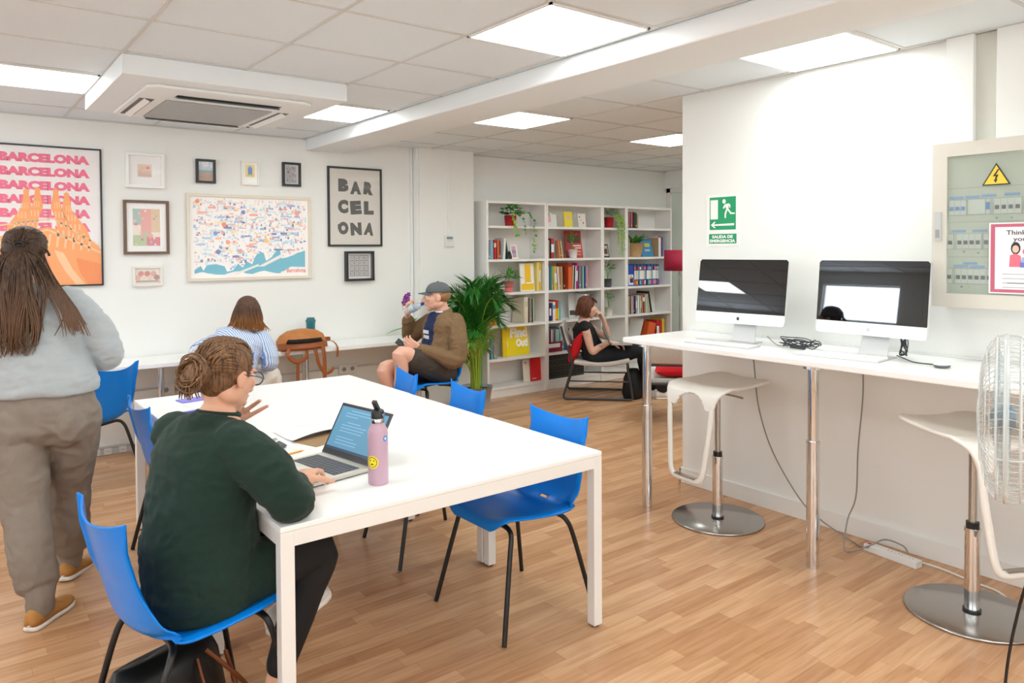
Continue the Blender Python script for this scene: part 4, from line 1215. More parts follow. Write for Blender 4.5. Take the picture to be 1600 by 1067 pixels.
cable('power_cable', 'grey cable falling from the high table to the power strip', [(3.90, 1.98, 1.0), (3.90, 1.975, .8), (3.88, 1.99, .5), (3.86, 1.99, .25), (3.83, 2.02, .12), (3.72, 1.98, .01), (3.70, 1.93, .01), (3.76, 1.86, .05), (3.79, 1.80, .09), (3.83, 1.73, .07), (3.82, 1.70, .04)], .004, M_CBG)
cable('power_cable', 'white cable running along the floor from the power strip', [(3.82, 1.66, .02), (3.85, 1.55, .006), (3.82, 1.42, .006), (3.80, 1.30, .006), (3.74, 1.22, .006), (3.74, 1.14, .006), (3.84, 1.10, .006), (3.87, .9, .006)], .0055, M_CBW)
t = thing('power_strip', 'white power strip on the floor against the baseboard', 'power strip', (3.80, 1.77, 0), R_(-6))
MB().box((-.027, -.14, 0), (.027, .14, .036), M_OFFW).build('body', t, bevel=.004)
for k in range(4): MB().cyl((0, -.10 + k * .055, .036), (0, -.10 + k * .055, .0375), .019, M_WMETAL, 18).cyl((0, -.10 + k * .055 - .008, .0375), (0, -.10 + k * .055 - .008, .038), .003, M_DARK, 8).cyl((0, -.10 + k * .055 + .008, .0375), (0, -.10 + k * .055 + .008, .038), .003, M_DARK, 8).build('outlet', t)
MB().box((-.010, .115, .036), (.010, .13, .039), mat('switch_red', 'c9302c', .4)).build('switch', t)

# exit sign
M_GRN = mat('sign_green', '0b9a64', .4)
M_SW = mat('sign_white', 'f4f4f0', .4)
t = thing('exit_sign', 'green emergency exit sign with a running figure and arrow', 'sign', (3.95, 2.912, 1.765))
def sgn(o): return o
s_ = MB().box((-.004, -.125, -.165), (0, .125, .165), M_SW)
s_.build('panel', t)
def SP(m_, pts, mm, up): m_.add([(-.004 - .0006 * up, -p[0], p[1]) for p in pts], [tuple(range(len(pts)))], mm)
g_ = MB()
SP(g_, [(-.100, .147), (-.100, -.062), (.100, -.062), (.100, .147)], M_GRN, 1)
SP(g_, [(-.105, -.088), (-.105, -.150), (.105, -.150), (.105, -.088)], M_GRN, 1)
SP(g_, [(-.093, .130), (-.093, .006), (-.035, .006), (-.035, .130)], M_SW, 2)
SP(g_, [(.088, -.022), (-.062, -.026), (-.062, -.033), (.088, -.036)][:4], M_SW, 2)
SP(g_, [(-.09, -.030), (-.062, -.008), (-.052, -.012), (-.068, -.026), (.088, -.022), (.088, -.036), (-.068, -.036), (-.052, -.048), (-.062, -.052)], M_SW, 2.5)
# running figure
SP(g_, [(.012 + .013 * cos(w * pi / 6), .118 + .015 * sin(w * pi / 6)) for w in range(12)], M_SW, 2)
for pl in ([(.018, .100), (.050, .104), (.060, .092), (.060, .078), (.052, .076), (.050, .090), (.046, .090), (.046, .070), (.066, .046), (.092, .044), (.094, .036), (.060, .036), (.038, .062), (.028, .040), (.026, .012), (.016, .012), (.016, .042), (.028, .070), (.024, .084), (.012, .072), (.004, .074), (.004, .080)],):
    g_.add([(-.004 - .0013, -p[0], p[1]) for p in pl], [tuple(range(len(pl)))], M_SW)
g_.text('SALIDA DE', (-.0055, .080, -.116), (0, -1, 0), (0, 0, 1), .158, .020, M_SW, .05)
g_.text('EMERGENCIA', (-.0055, .098, -.143), (0, -1, 0), (0, 0, 1), .194, .020, M_SW, .05)
g_.build('pictogram', t)
o = MB().box((3.945, 3.05, 1.44), (3.949, 3.10, 1.52), M_SW).box((3.9445, 3.052, 1.442), (3.945, 3.098, 1.443), M_GREYP).box((3.9445, 3.052, 1.518), (3.945, 3.098, 1.519), M_GREYP).box((3.9445, 3.097, 1.442), (3.945, 3.098, 1.519), M_GREYP).box((3.9445, 3.052, 1.442), (3.945, 3.053, 1.519), M_GREYP).build('notice')
tag(o, 'small white notice on the wall beside the first computer screen', 'notice')

# electrical cabinet
t = thing('electrical_cabinet', 'cream electrical cabinet with a glazed door and circuit breakers', 'cabinet', (3.95, 1.10, 1.69))
M_CAB = mat('cabinet_cream', 'd6d2c8', .45)
xf = -.15
MB().box((-.125, -.49, -.39), (0, .49, .39), M_CAB).build('housing', t, bevel=.004)
d_ = MB()
for (y0, y1, z0, z1) in ((-.49, .49, .325, .39), (-.49, .49, -.39, -.325), (.425, .49, -.325, .325), (-.49, -.425, -.325, .325)):
    d_.box((xf, y0, z0), (-.1255, y1, z1), M_CAB)
dr = d_.build('door', t)
MB().box((xf - .012, .448, -.075), (xf, .474, .065), mat('handle_grey', 'c3c6c8', .4)).box((xf - .0135, .452, -.06), (xf - .012, .470, -.02), M_GREYP).build('handle', dr, bevel=.002)
MB().box((xf + .006, -.425, -.325), (xf + .009, .425, .325), mat('cabinet_glass', 'cfdcd4', .03, alpha=.22, spec=.7)).build('glass', dr)
i_ = MB().box((-.128, -.425, -.325), (-.1255, .425, .325), mat('cabinet_back', 'b9c0ae', .6))
i_.build('back_plate', t)
M_BRK = mat('breaker_grey', 'c6ccc6', .5); M_BRB = mat('breaker_blue', '3f72b4', .4); M_TAPE = mat('label_blue', '3f86d2', .6); M_RAIL = mat('rail_dark', '7d857c', .6)
for zc, spec_ in ((.082, (('b', .42, .345), ('w', .335, .265), ('s', .262, .245), ('g', .23, .12), ('g', .11, -.02), ('g', -.03, -.16), ('g', -.17, -.3))), (-.078, (('g', .425, .40), ('g', .385, .28), ('g', .27, .205), ('r', .204, .13), ('g', .1, -.05), ('g', -.08, -.3))), (-.242, (('g', .425, .405), ('k', .39, .205)))):
    rl = MB().box((-.1295, -.42, zc + .036), (-.128, .425, zc + .038), M_RAIL).box((-.1295, -.42, zc - .037), (-.128, .425, zc - .035), M_RAIL).box((-.1295, -.42, zc + .09), (-.128, .425, zc + .092), M_RAIL)
    rl.build('rail', t)
    for kd, ya, yb in spec_:
        b = MB().box((-.139, yb, zc - .034), (-.128, ya, zc + .034), mat('breaker_clear', '8b948c', .4) if kd == 'r' else M_BRK)
        n_ = max(1, int(round((ya - yb) / .026)))
        for j in range(n_):
            y0 = ya - (j + .5) * (ya - yb) / n_
            if kd in 'bgks':
                b.box((-.1425, y0 - .008, zc - .014), (-.139, y0 + .008, zc + .004 if kd != 's' else zc + .02), M_BRB if kd in 'bs' else M_DARK)
                b.box((-.1395, y0 + (ya - yb) / n_ / 2 - .0006, zc - .034), (-.1385, y0 + (ya - yb) / n_ / 2 + .0006, zc + .034), M_RAIL)
        b.build('circuit_breaker', t)
tp = MB()
for ya, z in ((.420, .122), (.352, .124), (.284, .126), (.19, .128), (.07, .13), (-.05, .13)): tp.box((-.1305, ya - .062, z), (-.1296, ya, z + .012), M_TAPE)
for ya, z in ((.41, -.035), (.32, -.035), (.245, -.118), (.40, -.200), (.36, -.187), (.33, -.203)): tp.box((-.1305, ya - .062, z), (-.1296, ya, z + .011), M_TAPE)
for ya, z, c in ((.22, .028, '3f7fae'), (.16, .028, '3f7fae'), (.355, -.127, 'c03a3a'), (.295, -.132, '3a5a3a'), (.365, -.293, '26324e'), (.33, -.293, 'c9b93a')): tp.cyl((-.1296, ya, z), (-.1306, ya, z), .005, mat('dot_' + c, c, .5), 12)
tp.build('label_tape', t)
tr = thing('warning_sign', 'yellow high-voltage triangle sticker with a black bolt on the cabinet glass', 'sign', (3.80, 1.318, 1.905))
w_ = MB()
def WP(pts, mm, up): w_.add([(.0045 - .0006 * up, -p[0], p[1]) for p in pts], [tuple(range(len(pts)))], mm)
WP([(0, .063), (-.058, -.038), (.058, -.038)], M_DARK, 1); WP([(0, .053), (-.049, -.033), (.049, -.033)], mat('sign_yellow', 'f2cf45', .5), 2)
WP([(.006, .034), (-.014, .002), (-.002, .003), (-.006, -.014), (-.011, -.013), (-.002, -.028), (.006, -.011), (.001, -.012), (.010, .010), (-.002, .008), (.013, .034)], M_DARK, 3)
w_.build('plate', tr)
ps = thing('notice_poster', 'white notice with a pink border taped to the cabinet glass', 'notice', (3.80, 1.12, 1.535))
pw = MB()
def PP(pts, c, up): pw.add([(.0045 - .0004 * up, -p[0], p[1]) for p in pts], [tuple(range(len(pts)))], mat('ink_' + c, c, .7))
def PR(a0, b0, a1, b1, c, up): PP([(a0, b0), (a1, b0), (a1, b1), (a0, b1)], c, up)
def PE(a, b, ra, rb, c, up): PP([(a + ra * cos(w * pi / 8), b + rb * sin(w * pi / 8)) for w in range(16)], c, up)
PR(-.225, -.162, .225, .16, 'f3f2f3', 1); PR(-.218, -.156, .218, .154, 'c9677f', 2); PR(-.200, -.142, .200, .140, 'f7f7f8', 3)
pw.text('Think before', (.0025, .155, .104), (0, -1, 0), (0, 0, 1), .175, .021, mat('ink_4a4550', '4a4550', .7), .015)
pw.text('you print', (.0025, .128, .070), (0, -1, 0), (0, 0, 1), .135, .024, mat('ink_4a4550', '4a4550', .7), .015)
PE(-.118, .044, .019, .028, '3d3440', 4); PE(-.118, .040, .013, .017, 'f0c3ae', 5); PP([(-.143, -.04), (-.140, .012), (-.118, .02), (-.098, .01), (-.094, -.04)], 'e8788a', 6); PE(-.083, .028, .008, .012, 'e8788a', 6)
PP([(-.10, -.042), (-.092, .004), (-.03, .004), (-.03, -.042)], '8fb4e6', 7); PP([(-.10, -.042), (-.10, -.02), (-.06, -.02), (-.06, -.042)], '6f78c8', 8)
for k in range(4): PR(-.17, -.075 - k * .02, .17, -.071 - k * .02, 'bdbac2', 4)
PR(-.15, -.115, -.02, -.111, '6a6670', 5)
pw.build('sheet', ps)

# pedestal fan, clear plastic, seen from the side
t = thing('pedestal_fan', 'clear plastic pedestal fan seen from its side by the high table', 'fan', (2.225, .74, 0), face(108))
M_CLR = mat('clear_plastic', 'e4ecec', .05, alpha=.34, spec=.8)
M_WIRE = mat('fan_wire', 'dfe2e1', .2, alpha=.6)
zc = 1.135; Rf = .218
def ring(m_, r, y, w, mm, seg=48): m_.tube([(r * cos(2 * pi * k / seg), y, zc + r * sin(2 * pi * k / seg)) for k in range(seg)], w, mm, 8, closed=True)
c_ = MB(); ring(c_, Rf, .0, .006, M_CLR); ring(c_, Rf + .002, .004, .003, M_WIRE)
c_.build('rim', t)
for sg, nm in ((1, 'front_grille'), (-1, 'rear_grille')):
    c_ = MB()
    dp = .062 if sg > 0 else .085
    for k in range(72):
        a = 2 * pi * k / 72
        pts = [(r_ * cos(a + tw), sg * y_, zc + r_ * sin(a + tw)) for r_, y_, tw in ((Rf, .002, 0), (Rf * .985, dp * .35, .02), (Rf * .85, dp * .72, .06), (Rf * .55, dp * .95, .14), (.045, dp, .25))]
        c_.tube(catmull(pts, 3), .0009, M_WIRE, 4, caps=False)
    ring(c_, Rf * .85, sg * dp * .72, .0018, M_WIRE); ring(c_, Rf * .55, sg * dp * .95, .0018, M_WIRE); ring(c_, Rf * .985, sg * dp * .35, .0028, M_WIRE)
    for a in (0.3, 1.87, 3.44, 5.0):
        pts = [(r_ * cos(a), sg * y_, zc + r_ * sin(a)) for r_, y_ in ((Rf, .004), (Rf * .985, dp * .35), (Rf * .85, dp * .72), (Rf * .55, dp * .95), (.045, dp))]
        c_.tube(catmull(pts, 4), .0035, M_CLR, 6)
    if sg > 0: c_.tube([(0, dp - .002, zc), (0, dp + .004, zc), (0, dp + .006, zc)], [.048, .048, .03], M_WIRE, 24)
    c_.build(nm, t)
bl = MB()
for k in range(3):
    a0 = 2 * pi * k / 3 + .5
    def BF(u, v, a0=a0):
        r_ = .03 + .165 * v
        a = a0 + (u - .5) * (1.1 - .25 * v) + .35 * v
        return Vector((r_ * cos(a), .012 + (u - .5) * .045 * (1 - .3 * v), zc + r_ * sin(a)))
    bl.sheet(BF, 10, 10, mat('fan_blade', '7f97a4', .12, alpha=.55, spec=.7))
bl.tube([(0, -.02, zc), (0, .015, zc), (0, .03, zc), (0, .038, zc)], [.03, .032, .024, .01], mat('fan_hub', '8a9da8', .3, alpha=.85), 20)
bl.build('blades', t)
MB().tube([(0, -.055, zc), (0, -.10, zc), (0, -.17, zc), (0, -.19, zc)], [.04, .055, .05, .03], M_OFFW, 24).build('motor_housing', t)
MB().cyl((0, -.12, .03), (0, -.12, 1.10), .016, M_OFFW, 20).cyl((0, -.12, .55), (0, -.12, .75), .022, M_DARK, 20).build('pole', t)
MB().lathe([(.19, 0), (.19, .012), (.12, .03), (.03, .04)], (0, -.12, 0), M_OFFW, 40).build('base', t)
cable('fan_cable', 'black cable hanging to the floor at the bottom corner by the fan', [(2.24, .66, .95), (2.30, .70, .75), (2.31, .735, .60), (2.295, .755, .45), (2.285, .76, .30), (2.29, .75, .12), (2.33, .70, .012), (2.40, .60, .006)], .004, M_BLACK)

# floor lamp with a red drum shade behind the wall corner
t = thing('floor_lamp', 'floor lamp with a red drum shade behind the white wall corner', 'lamp', (6.49, 5.36, 0))
M_RED = mat('shade_red', 'a11a3c', .7)
MB().lathe([(.172, 1.335), (.17, 1.565)], m=M_RED, seg=48, cap=False).build('lamp_shade', t, solid=.003)
MB().cyl((0, 0, .02), (0, 0, 1.50), .008, M_STEEL, 14).build('pole', t)
MB().tube(catmull([(0, 0, 1.33), (-.03, 0, 1.25), (-.012, 0, 1.05), (0, 0, 1.0)], 5), .003, M_STEEL, 8).tube(catmull([(0, 0, 1.33), (.03, 0, 1.25), (.012, 0, 1.05), (0, 0, 1.0)], 5), .003, M_STEEL, 8).build('wire_ornament', t)
MB().lathe([(.14, 0), (.14, .012), (.02, .025)], m=M_STEEL, seg=36).build('base', t)
MB().ell((0, 0, 1.45), (.03, .03, .045), mat('bulb', 'f6f2e6', .4)).build('bulb', t)
# ================================================================ PEOPLE
def bake(mb, name, m, voxel=.006, smooth=3, parent=None, wrinkle=None, matfn=None, mats=None, split=None):
    me = bpy.data.meshes.new(name)
    me.from_pydata(mb.v, [], mb.f)
    o = bpy.data.objects.new(name, me)
    COL.objects.link(o)
    q = o.modifiers.new('r', 'REMESH'); q.mode = 'VOXEL'; q.voxel_size = voxel; q.use_smooth_shade = True
    if smooth:
        q = o.modifiers.new('s', 'SMOOTH'); q.factor = .5; q.iterations = smooth
    dg = bpy.context.evaluated_depsgraph_get(); dg.update()
    n = bpy.data.meshes.new_from_object(o.evaluated_get(dg))
    o.modifiers.clear()
    o.data = n
    bpy.data.meshes.remove(me)
    n.name = name
    n.materials.clear()
    for mm in ([m] + (mats or [])): n.materials.append(mm)
    if wrinkle:
        amp, sc, st = wrinkle
        nor = [v.normal.copy() for v in n.vertices]
        for v, nn in zip(n.vertices, nor):
            p = Vector((v.co.x * st[0], v.co.y * st[1], v.co.z * st[2])) * sc
            w = noise.noise(p + Vector((noise.noise(p * .5) * 1.5, 0, 0))) * .7 + noise.noise(p * 2.1) * .3
            v.co += nn * amp * (1 - abs(w) * 2.4)
    if matfn:
        for p in n.polygons: p.material_index = matfn(p.center)
    for p in n.polygons: p.use_smooth = True
    n.update()
    if parent is not None: o.parent = parent
    if split:
        # faces chosen by the predicate become an object of their own
        pred, nm, mm = split
        fs = [list(p.vertices) for p in n.polygons if pred(p.center)]
        rest = [list(p.vertices) for p in n.polygons if not pred(p.center)]
        outs = []
        for ff, name_, mat_ in ((rest, name, m), (fs, nm, mm)):
            used = sorted({i for f in ff for i in f}); mp = {u: k for k, u in enumerate(used)}
            e = bpy.data.meshes.new(name_)
            e.from_pydata([tuple(n.vertices[u].co) for u in used], [], [[mp[i] for i in f] for f in ff])
            e.materials.append(mat_)
            for p in e.polygons: p.use_smooth = True
            outs.append(e)
        o.data = outs[0]
        o2 = bpy.data.objects.new(nm, outs[1]); COL.objects.link(o2)
        if parent is not None: o2.parent = parent
        return o, o2
    return o

def limb(mb, pts, rs, seg=16, n=5):
    P = catmull(pts, n)
    k = len(pts) - 1
    R = []
    for i in range(len(P)):
        t = i / n; j = min(int(t), k - 1); f = t - j
        f = f * f * (3 - 2 * f)
        R.append(rs[j] * (1 - f) + rs[j + 1] * f)
    mb.tube(P, R, None, seg, round_caps=True)

V = Vector
def mixv(a, b, t): return V(a).lerp(V(b), t)
def torso(mb, pel, chest, neck, lp, lc, S, infl=0.0, hem=None, top=True, belly=1.0):
    # S: half widths/depths for hip, waist, chest, shoulder
    pel, chest, neck, lp, lc = V(pel), V(chest), V(neck), V(lp).normalized(), V(lc).normalized()
    def sec(c, lat, up, w, d):
        up = up.normalized(); lat = (lat - up * lat.dot(up)).normalized()
        return (c, lat * (w + infl), up.cross(lat) * (d + infl))
    u1 = chest - pel; u2 = neck - chest
    hip, wai, che, sho = S
    secs = []
    if hem is not None: secs.append(sec(pel + V((0, 0, hem)), lp, V((0, 0, 1)), hip[0] * .97, hip[1] * .97))
    else: secs.append(sec(pel + V((0, 0, -.09)), lp, V((0, 0, 1)), hip[0] * .7, hip[1] * .8))
    secs.append(sec(pel + V((0, 0, 0)), lp, u1, hip[0], hip[1]))
    secs.append(sec(mixv(pel, chest, .35), mixv(lp, lc, .3), u1, mixv((hip[0], 0, 0), (wai[0], 0, 0), .8).x, wai[1] * belly))
    secs.append(sec(mixv(pel, chest, .6), mixv(lp, lc, .6), u1, wai[0], wai[1]))
    secs.append(sec(mixv(pel, chest, .95), lc, u1 + u2, che[0], che[1]))
    secs.append(sec(mixv(chest, neck, .35), lc, u2, (che[0] + sho[0]) / 2, che[1]))
    secs.append(sec(mixv(chest, neck, .68), lc, u2, sho[0], sho[1]))
    secs.append(sec(mixv(chest, neck, .88), lc, u2, sho[0] * .68, sho[1] * .8))
    secs.append(sec(mixv(chest, neck, 1.0), lc, u2, .062, .058))
    if top: secs.append(sec(mixv(chest, neck, 1.08), lc, u2, .052, .05))
    mb.loft(secs, None, 24)

def basis(f, u):
    f = V(f).normalized(); u = V(u); u = (u - f * u.dot(f)).normalized()
    return f, u, f.cross(u)          # forward, up, right

def head(mb, c, f, u, s=1.0, male=False):
    c = V(c); f, u, r = basis(f, u)
    rot = Matrix((r, f, u)).transposed()
    def E(lf, lu, lr, a, b, d): mb.ell(c + (f * lf + u * lu + r * lr) * s, (a * s, b * s, d * s), None, rot)
    E(-.012, .030, 0, .074, .094, .084)
    E(.020, -.015, 0, .064, .078, .082)
    E(.030, -.060, 0, .052, .056, .045)
    E(.064, -.090, 0, .026, .024, .022)
    E(-.005, -.055, .035, .030, .050, .035); E(-.005, -.055, -.035, .030, .050, .035)
    E(.086, .028, 0, .046, .014, .012)                       # brow
    mb.tube([c + (f * .090 + u * .018) * s, c + (f * .104 - u * .008) * s, c + (f * .116 - u * .028) * s], [.008 * s, .010 * s, .013 * s], None, 10, round_caps=True)
    E(.104, -.034, .011, .009, .010, .008); E(.104, -.034, -.011, .009, .010, .008)
    E(.092, -.052, 0, .024, .012, .007); E(.090, -.064, 0, .022, .012, .008)
    E(.072, -.012, .035, .022, .018, .020); E(.072, -.012, -.035, .022, .018, .020)
    for sg in (-1, 1): E(-.008, -.008, sg * .074, .009, .020, .032)
def eyes(parent, base, c, f, u, s=1.0):
    c = V(c) - V(base); f, u, r = basis(f, u)
    for sg in (-1, 1):
        p = c + (f * .083 + u * .008 + r * sg * .031) * s
        e = MB().ell(p, (.012 * s,) * 3, mat('eye_white', 'e9e6e2', .2)).ell(p + f * .0075 * s, (.0055 * s,) * 3, mat('iris', '3b2a1e', .2))
        e.ell(p + (u * .016 + f * .002) * s, (.018 * s, .006 * s, .003 * s), mat('brow_hair', '5a4232', .8), Matrix((r, f, u)).transposed())
        e.build('eye', parent)

def hand(mb, w, d, n, thumb, curl=(25, 30, 20), s=1.04, spread=4, tcurl=20, each=None):
    # w wrist, d direction of the palm, n the way the palm faces, thumb +1/-1 side along d x n
    w = V(w); d = V(d).normalized(); n = V(n); n = (n - d * n.dot(d)).normalized()
    t = d.cross(n) * thumb
    mb.loft([(w - d * .02 * s, t * .027 * s, n * .020 * s), (w + d * .015 * s, t * .031 * s, n * .017 * s), (w + d * .05 * s, t * .040 * s, n * .015 * s), (w + d * .082 * s, t * .041 * s, n * .012 * s), (w + d * .093 * s, t * .034 * s, n * .009 * s)], None, 18)
    mb.ell(w + (d * .03 + t * .022 + n * .008) * s, (.02 * s, .02 * s, .02 * s))
    for i in range(4):
        L = (.041, .045, .042, .033)[i] * s
        b = w + (d * (.088, .092, .088, .080)[i] + t * (.031 - .0205 * i)) * s
        a = R_(spread * (1.2 - i))
        dd = (d * cos(a) + t * sin(a)).normalized()
        pts = [b - dd * .02 * s, b]; rr = [.0085 * s, .0092 * s]
        ang = 0
        cu = each[i] if each else curl
        for k, (lk, ck) in enumerate(zip((L, L * .66, L * .55), cu)):
            ang += R_(ck)
            pts.append(pts[-1] + (dd * cos(ang) + n * sin(ang)) * lk); rr.append((.0086, .0078, .0066)[k] * s)
        mb.tube(pts, rr, None, 10, round_caps=True)
    b = w + (d * .022 + t * .026) * s
    d1 = (d * .62 + t * .68 + n * .35).normalized()
    a = R_(tcurl)
    d2 = (d1 * cos(a) + (d * .6 - t * .3 + n * .5).normalized() * sin(a)).normalized()
    mb.tube([b, b + d1 * .042 * s, b + (d1 * .042 + d2 * .030) * s, b + (d1 * .042 + d2 * .054) * s], [.013 * s, .0105 * s, .0095 * s, .0078 * s], None, 10, round_caps=True)
    return w + d * .09 * s

def foot(mb, an, az, s=1.0, pitch=0):
    d = V((cos(R_(az)), sin(R_(az)), -sin(R_(pitch)))).normalized()
    a = V(an)
    mb.tube([a - d * .025 + V((0, 0, -.055)), a + d * .03 + V((0, 0, -.062)), a + d * .11 + V((0, 0, -.082)), a + d * .15 + V((0, 0, -.092))], [.026, .026, .018, .011], None, 14, round_caps=True)

def shoe(parent, base, p, az, M_up, M_sole, L=.275, pitch=0, roll=0, lace=None, W=.047):
    # p: point under the ankle on the sole plane
    rot = Matrix.Rotation(R_(az - 90), 3, 'Z') @ Matrix.Rotation(R_(pitch), 3, 'X') @ Matrix.Rotation(R_(roll), 3, 'Y')
    o = V(p) - V(base)
    def T(x, y, z): return o + rot @ V((x, y, z))
    ys = [-.075, -.068, -.045, -.01, .03, .07, .11, .15, .18, .196, .20]
    k = L / .275
    ws = [.012, .026, .034, .036, .037, .041, .046, .044, .034, .018, .006]
    hs = [.060, .078, .092, .094, .082, .064, .052, .046, .040, .032, .026]
    def ringp(y, w, z0, h):
        pts = []
        for j in range(13):
            a = pi * j / 12
            pts.append(T(w * cos(a), y * k, z0 + (h - z0) * sin(a) ** .75))
        for j in range(1, 6):
            pts.append(T(-w + 2 * w * j / 6, y * k, z0))
        return pts
    def skin(ws_, z0, hs_, m):
        R = [ringp(y, w * W / .046, z0, h) for y, w, h in zip(ys, ws_, hs_)]
        n = len(R[0]); mb = MB()
        vs = [q for r in R for q in r]
        fs = [(i * n + j, i * n + (j + 1) % n, (i + 1) * n + (j + 1) % n, (i + 1) * n + j) for i in range(len(R) - 1) for j in range(n)]
        fs += [tuple(reversed(range(n))), tuple((len(R) - 1) * n + j for j in range(n))]
        mb.add(vs, fs, m, True)
        return mb
    u = skin(ws, .018, hs, M_up).build('shoe', parent)
    skin([w + .004 for w in ws], 0, [.027] * 11, M_sole).build('sole', u)
    if lace is not None:
        lm = MB()
        for q in range(5):
            y = .045 + q * .018
            z = .082 - (y - .03) * .42
            lm.tube([T(-.022, y * k, z - .006), T(0, y * k, z + .004), T(.022, y * k, z - .006)], .0022, lace, 6)
        lm.build('laces', u)
    return u

def hair_mat(name, c1, c2, tip=None):
    m = mat(name, c1, .52, spec=.35, col2=c2, noise_scale=5, stretch=(30, 30, 2.0), bump=.6, bump_scale=9)
    if tip:
        # dyed ends: the lower third of the hair has its own lighter colour
        nt = m.node_tree
        tc = nt.nodes.new('ShaderNodeTexCoord'); sx = nt.nodes.new('ShaderNodeSeparateXYZ'); rp = nt.nodes.new('ShaderNodeValToRGB'); mx = nt.nodes.new('ShaderNodeMix')
        mx.data_type = 'RGBA'
        nt.links.new(tc.outputs['Generated'], sx.inputs[0]); nt.links.new(sx.outputs['Z'], rp.inputs[0])
        rp.color_ramp.elements[0].position = .22; rp.color_ramp.elements[0].color = (1, 1, 1, 1)
        rp.color_ramp.elements[1].position = .62; rp.color_ramp.elements[1].color = (0, 0, 0, 1)
        b = nt.nodes['Principled BSDF']
        src = b.inputs['Base Color'].links[0].from_socket
        nt.links.new(src, mx.inputs['A']); mx.inputs['B'].default_value = lin(tip)
        mm = nt.nodes.new('ShaderNodeMath'); mm.operation = 'MULTIPLY'; mm.inputs[1].default_value = .7
        nt.links.new(rp.outputs[0], mm.inputs[0]); nt.links.new(mm.outputs[0], mx.inputs['Factor'])
        nt.links.new(mx.outputs['Result'], b.inputs['Base Color'])
    return m
SKIN = mat('skin_a', 'dca88c', .5, noise_amt=.05, noise_scale=8)
SKIN2 = mat('skin_b', 'e2b09a', .5, noise_amt=.08, noise_scale=9)
SKIN3 = mat('skin_c', 'e3b7a0', .5, noise_amt=.05, noise_scale=8)
def person(label, base, group=None):
    return label, V(base)
def rel(base, d): return {k: V(v) - V(base) for k, v in d.items()}
FS = ((.165, .115), (.130, .092), (.150, .105), (.160, .080))
MS = ((.155, .110), (.142, .100), (.168, .112), (.185, .090))
def on_skull(p, c, hf, hu, hr, rr, k=1.04):
    q = p - c; a, b, d = q.dot(hr) / rr[0], q.dot(hf) / rr[1], q.dot(hu) / rr[2]
    L = math.sqrt(a * a + b * b + d * d) or 1
    return c + q * (k / L)
def strands(mb, n, fn, r0, m, seed, seg=5, k=5):
    rr = random.Random(seed)
    for i in range(n):
        pts = fn(rr, i / n)
        c = catmull(pts, k)
        L = len(c)
        mb.tube(c, [r0 * min(1, .35 + 4 * j / L) * (1 - .8 * (j / L) ** 2) for j in range(L)], m, seg, flat=.6)

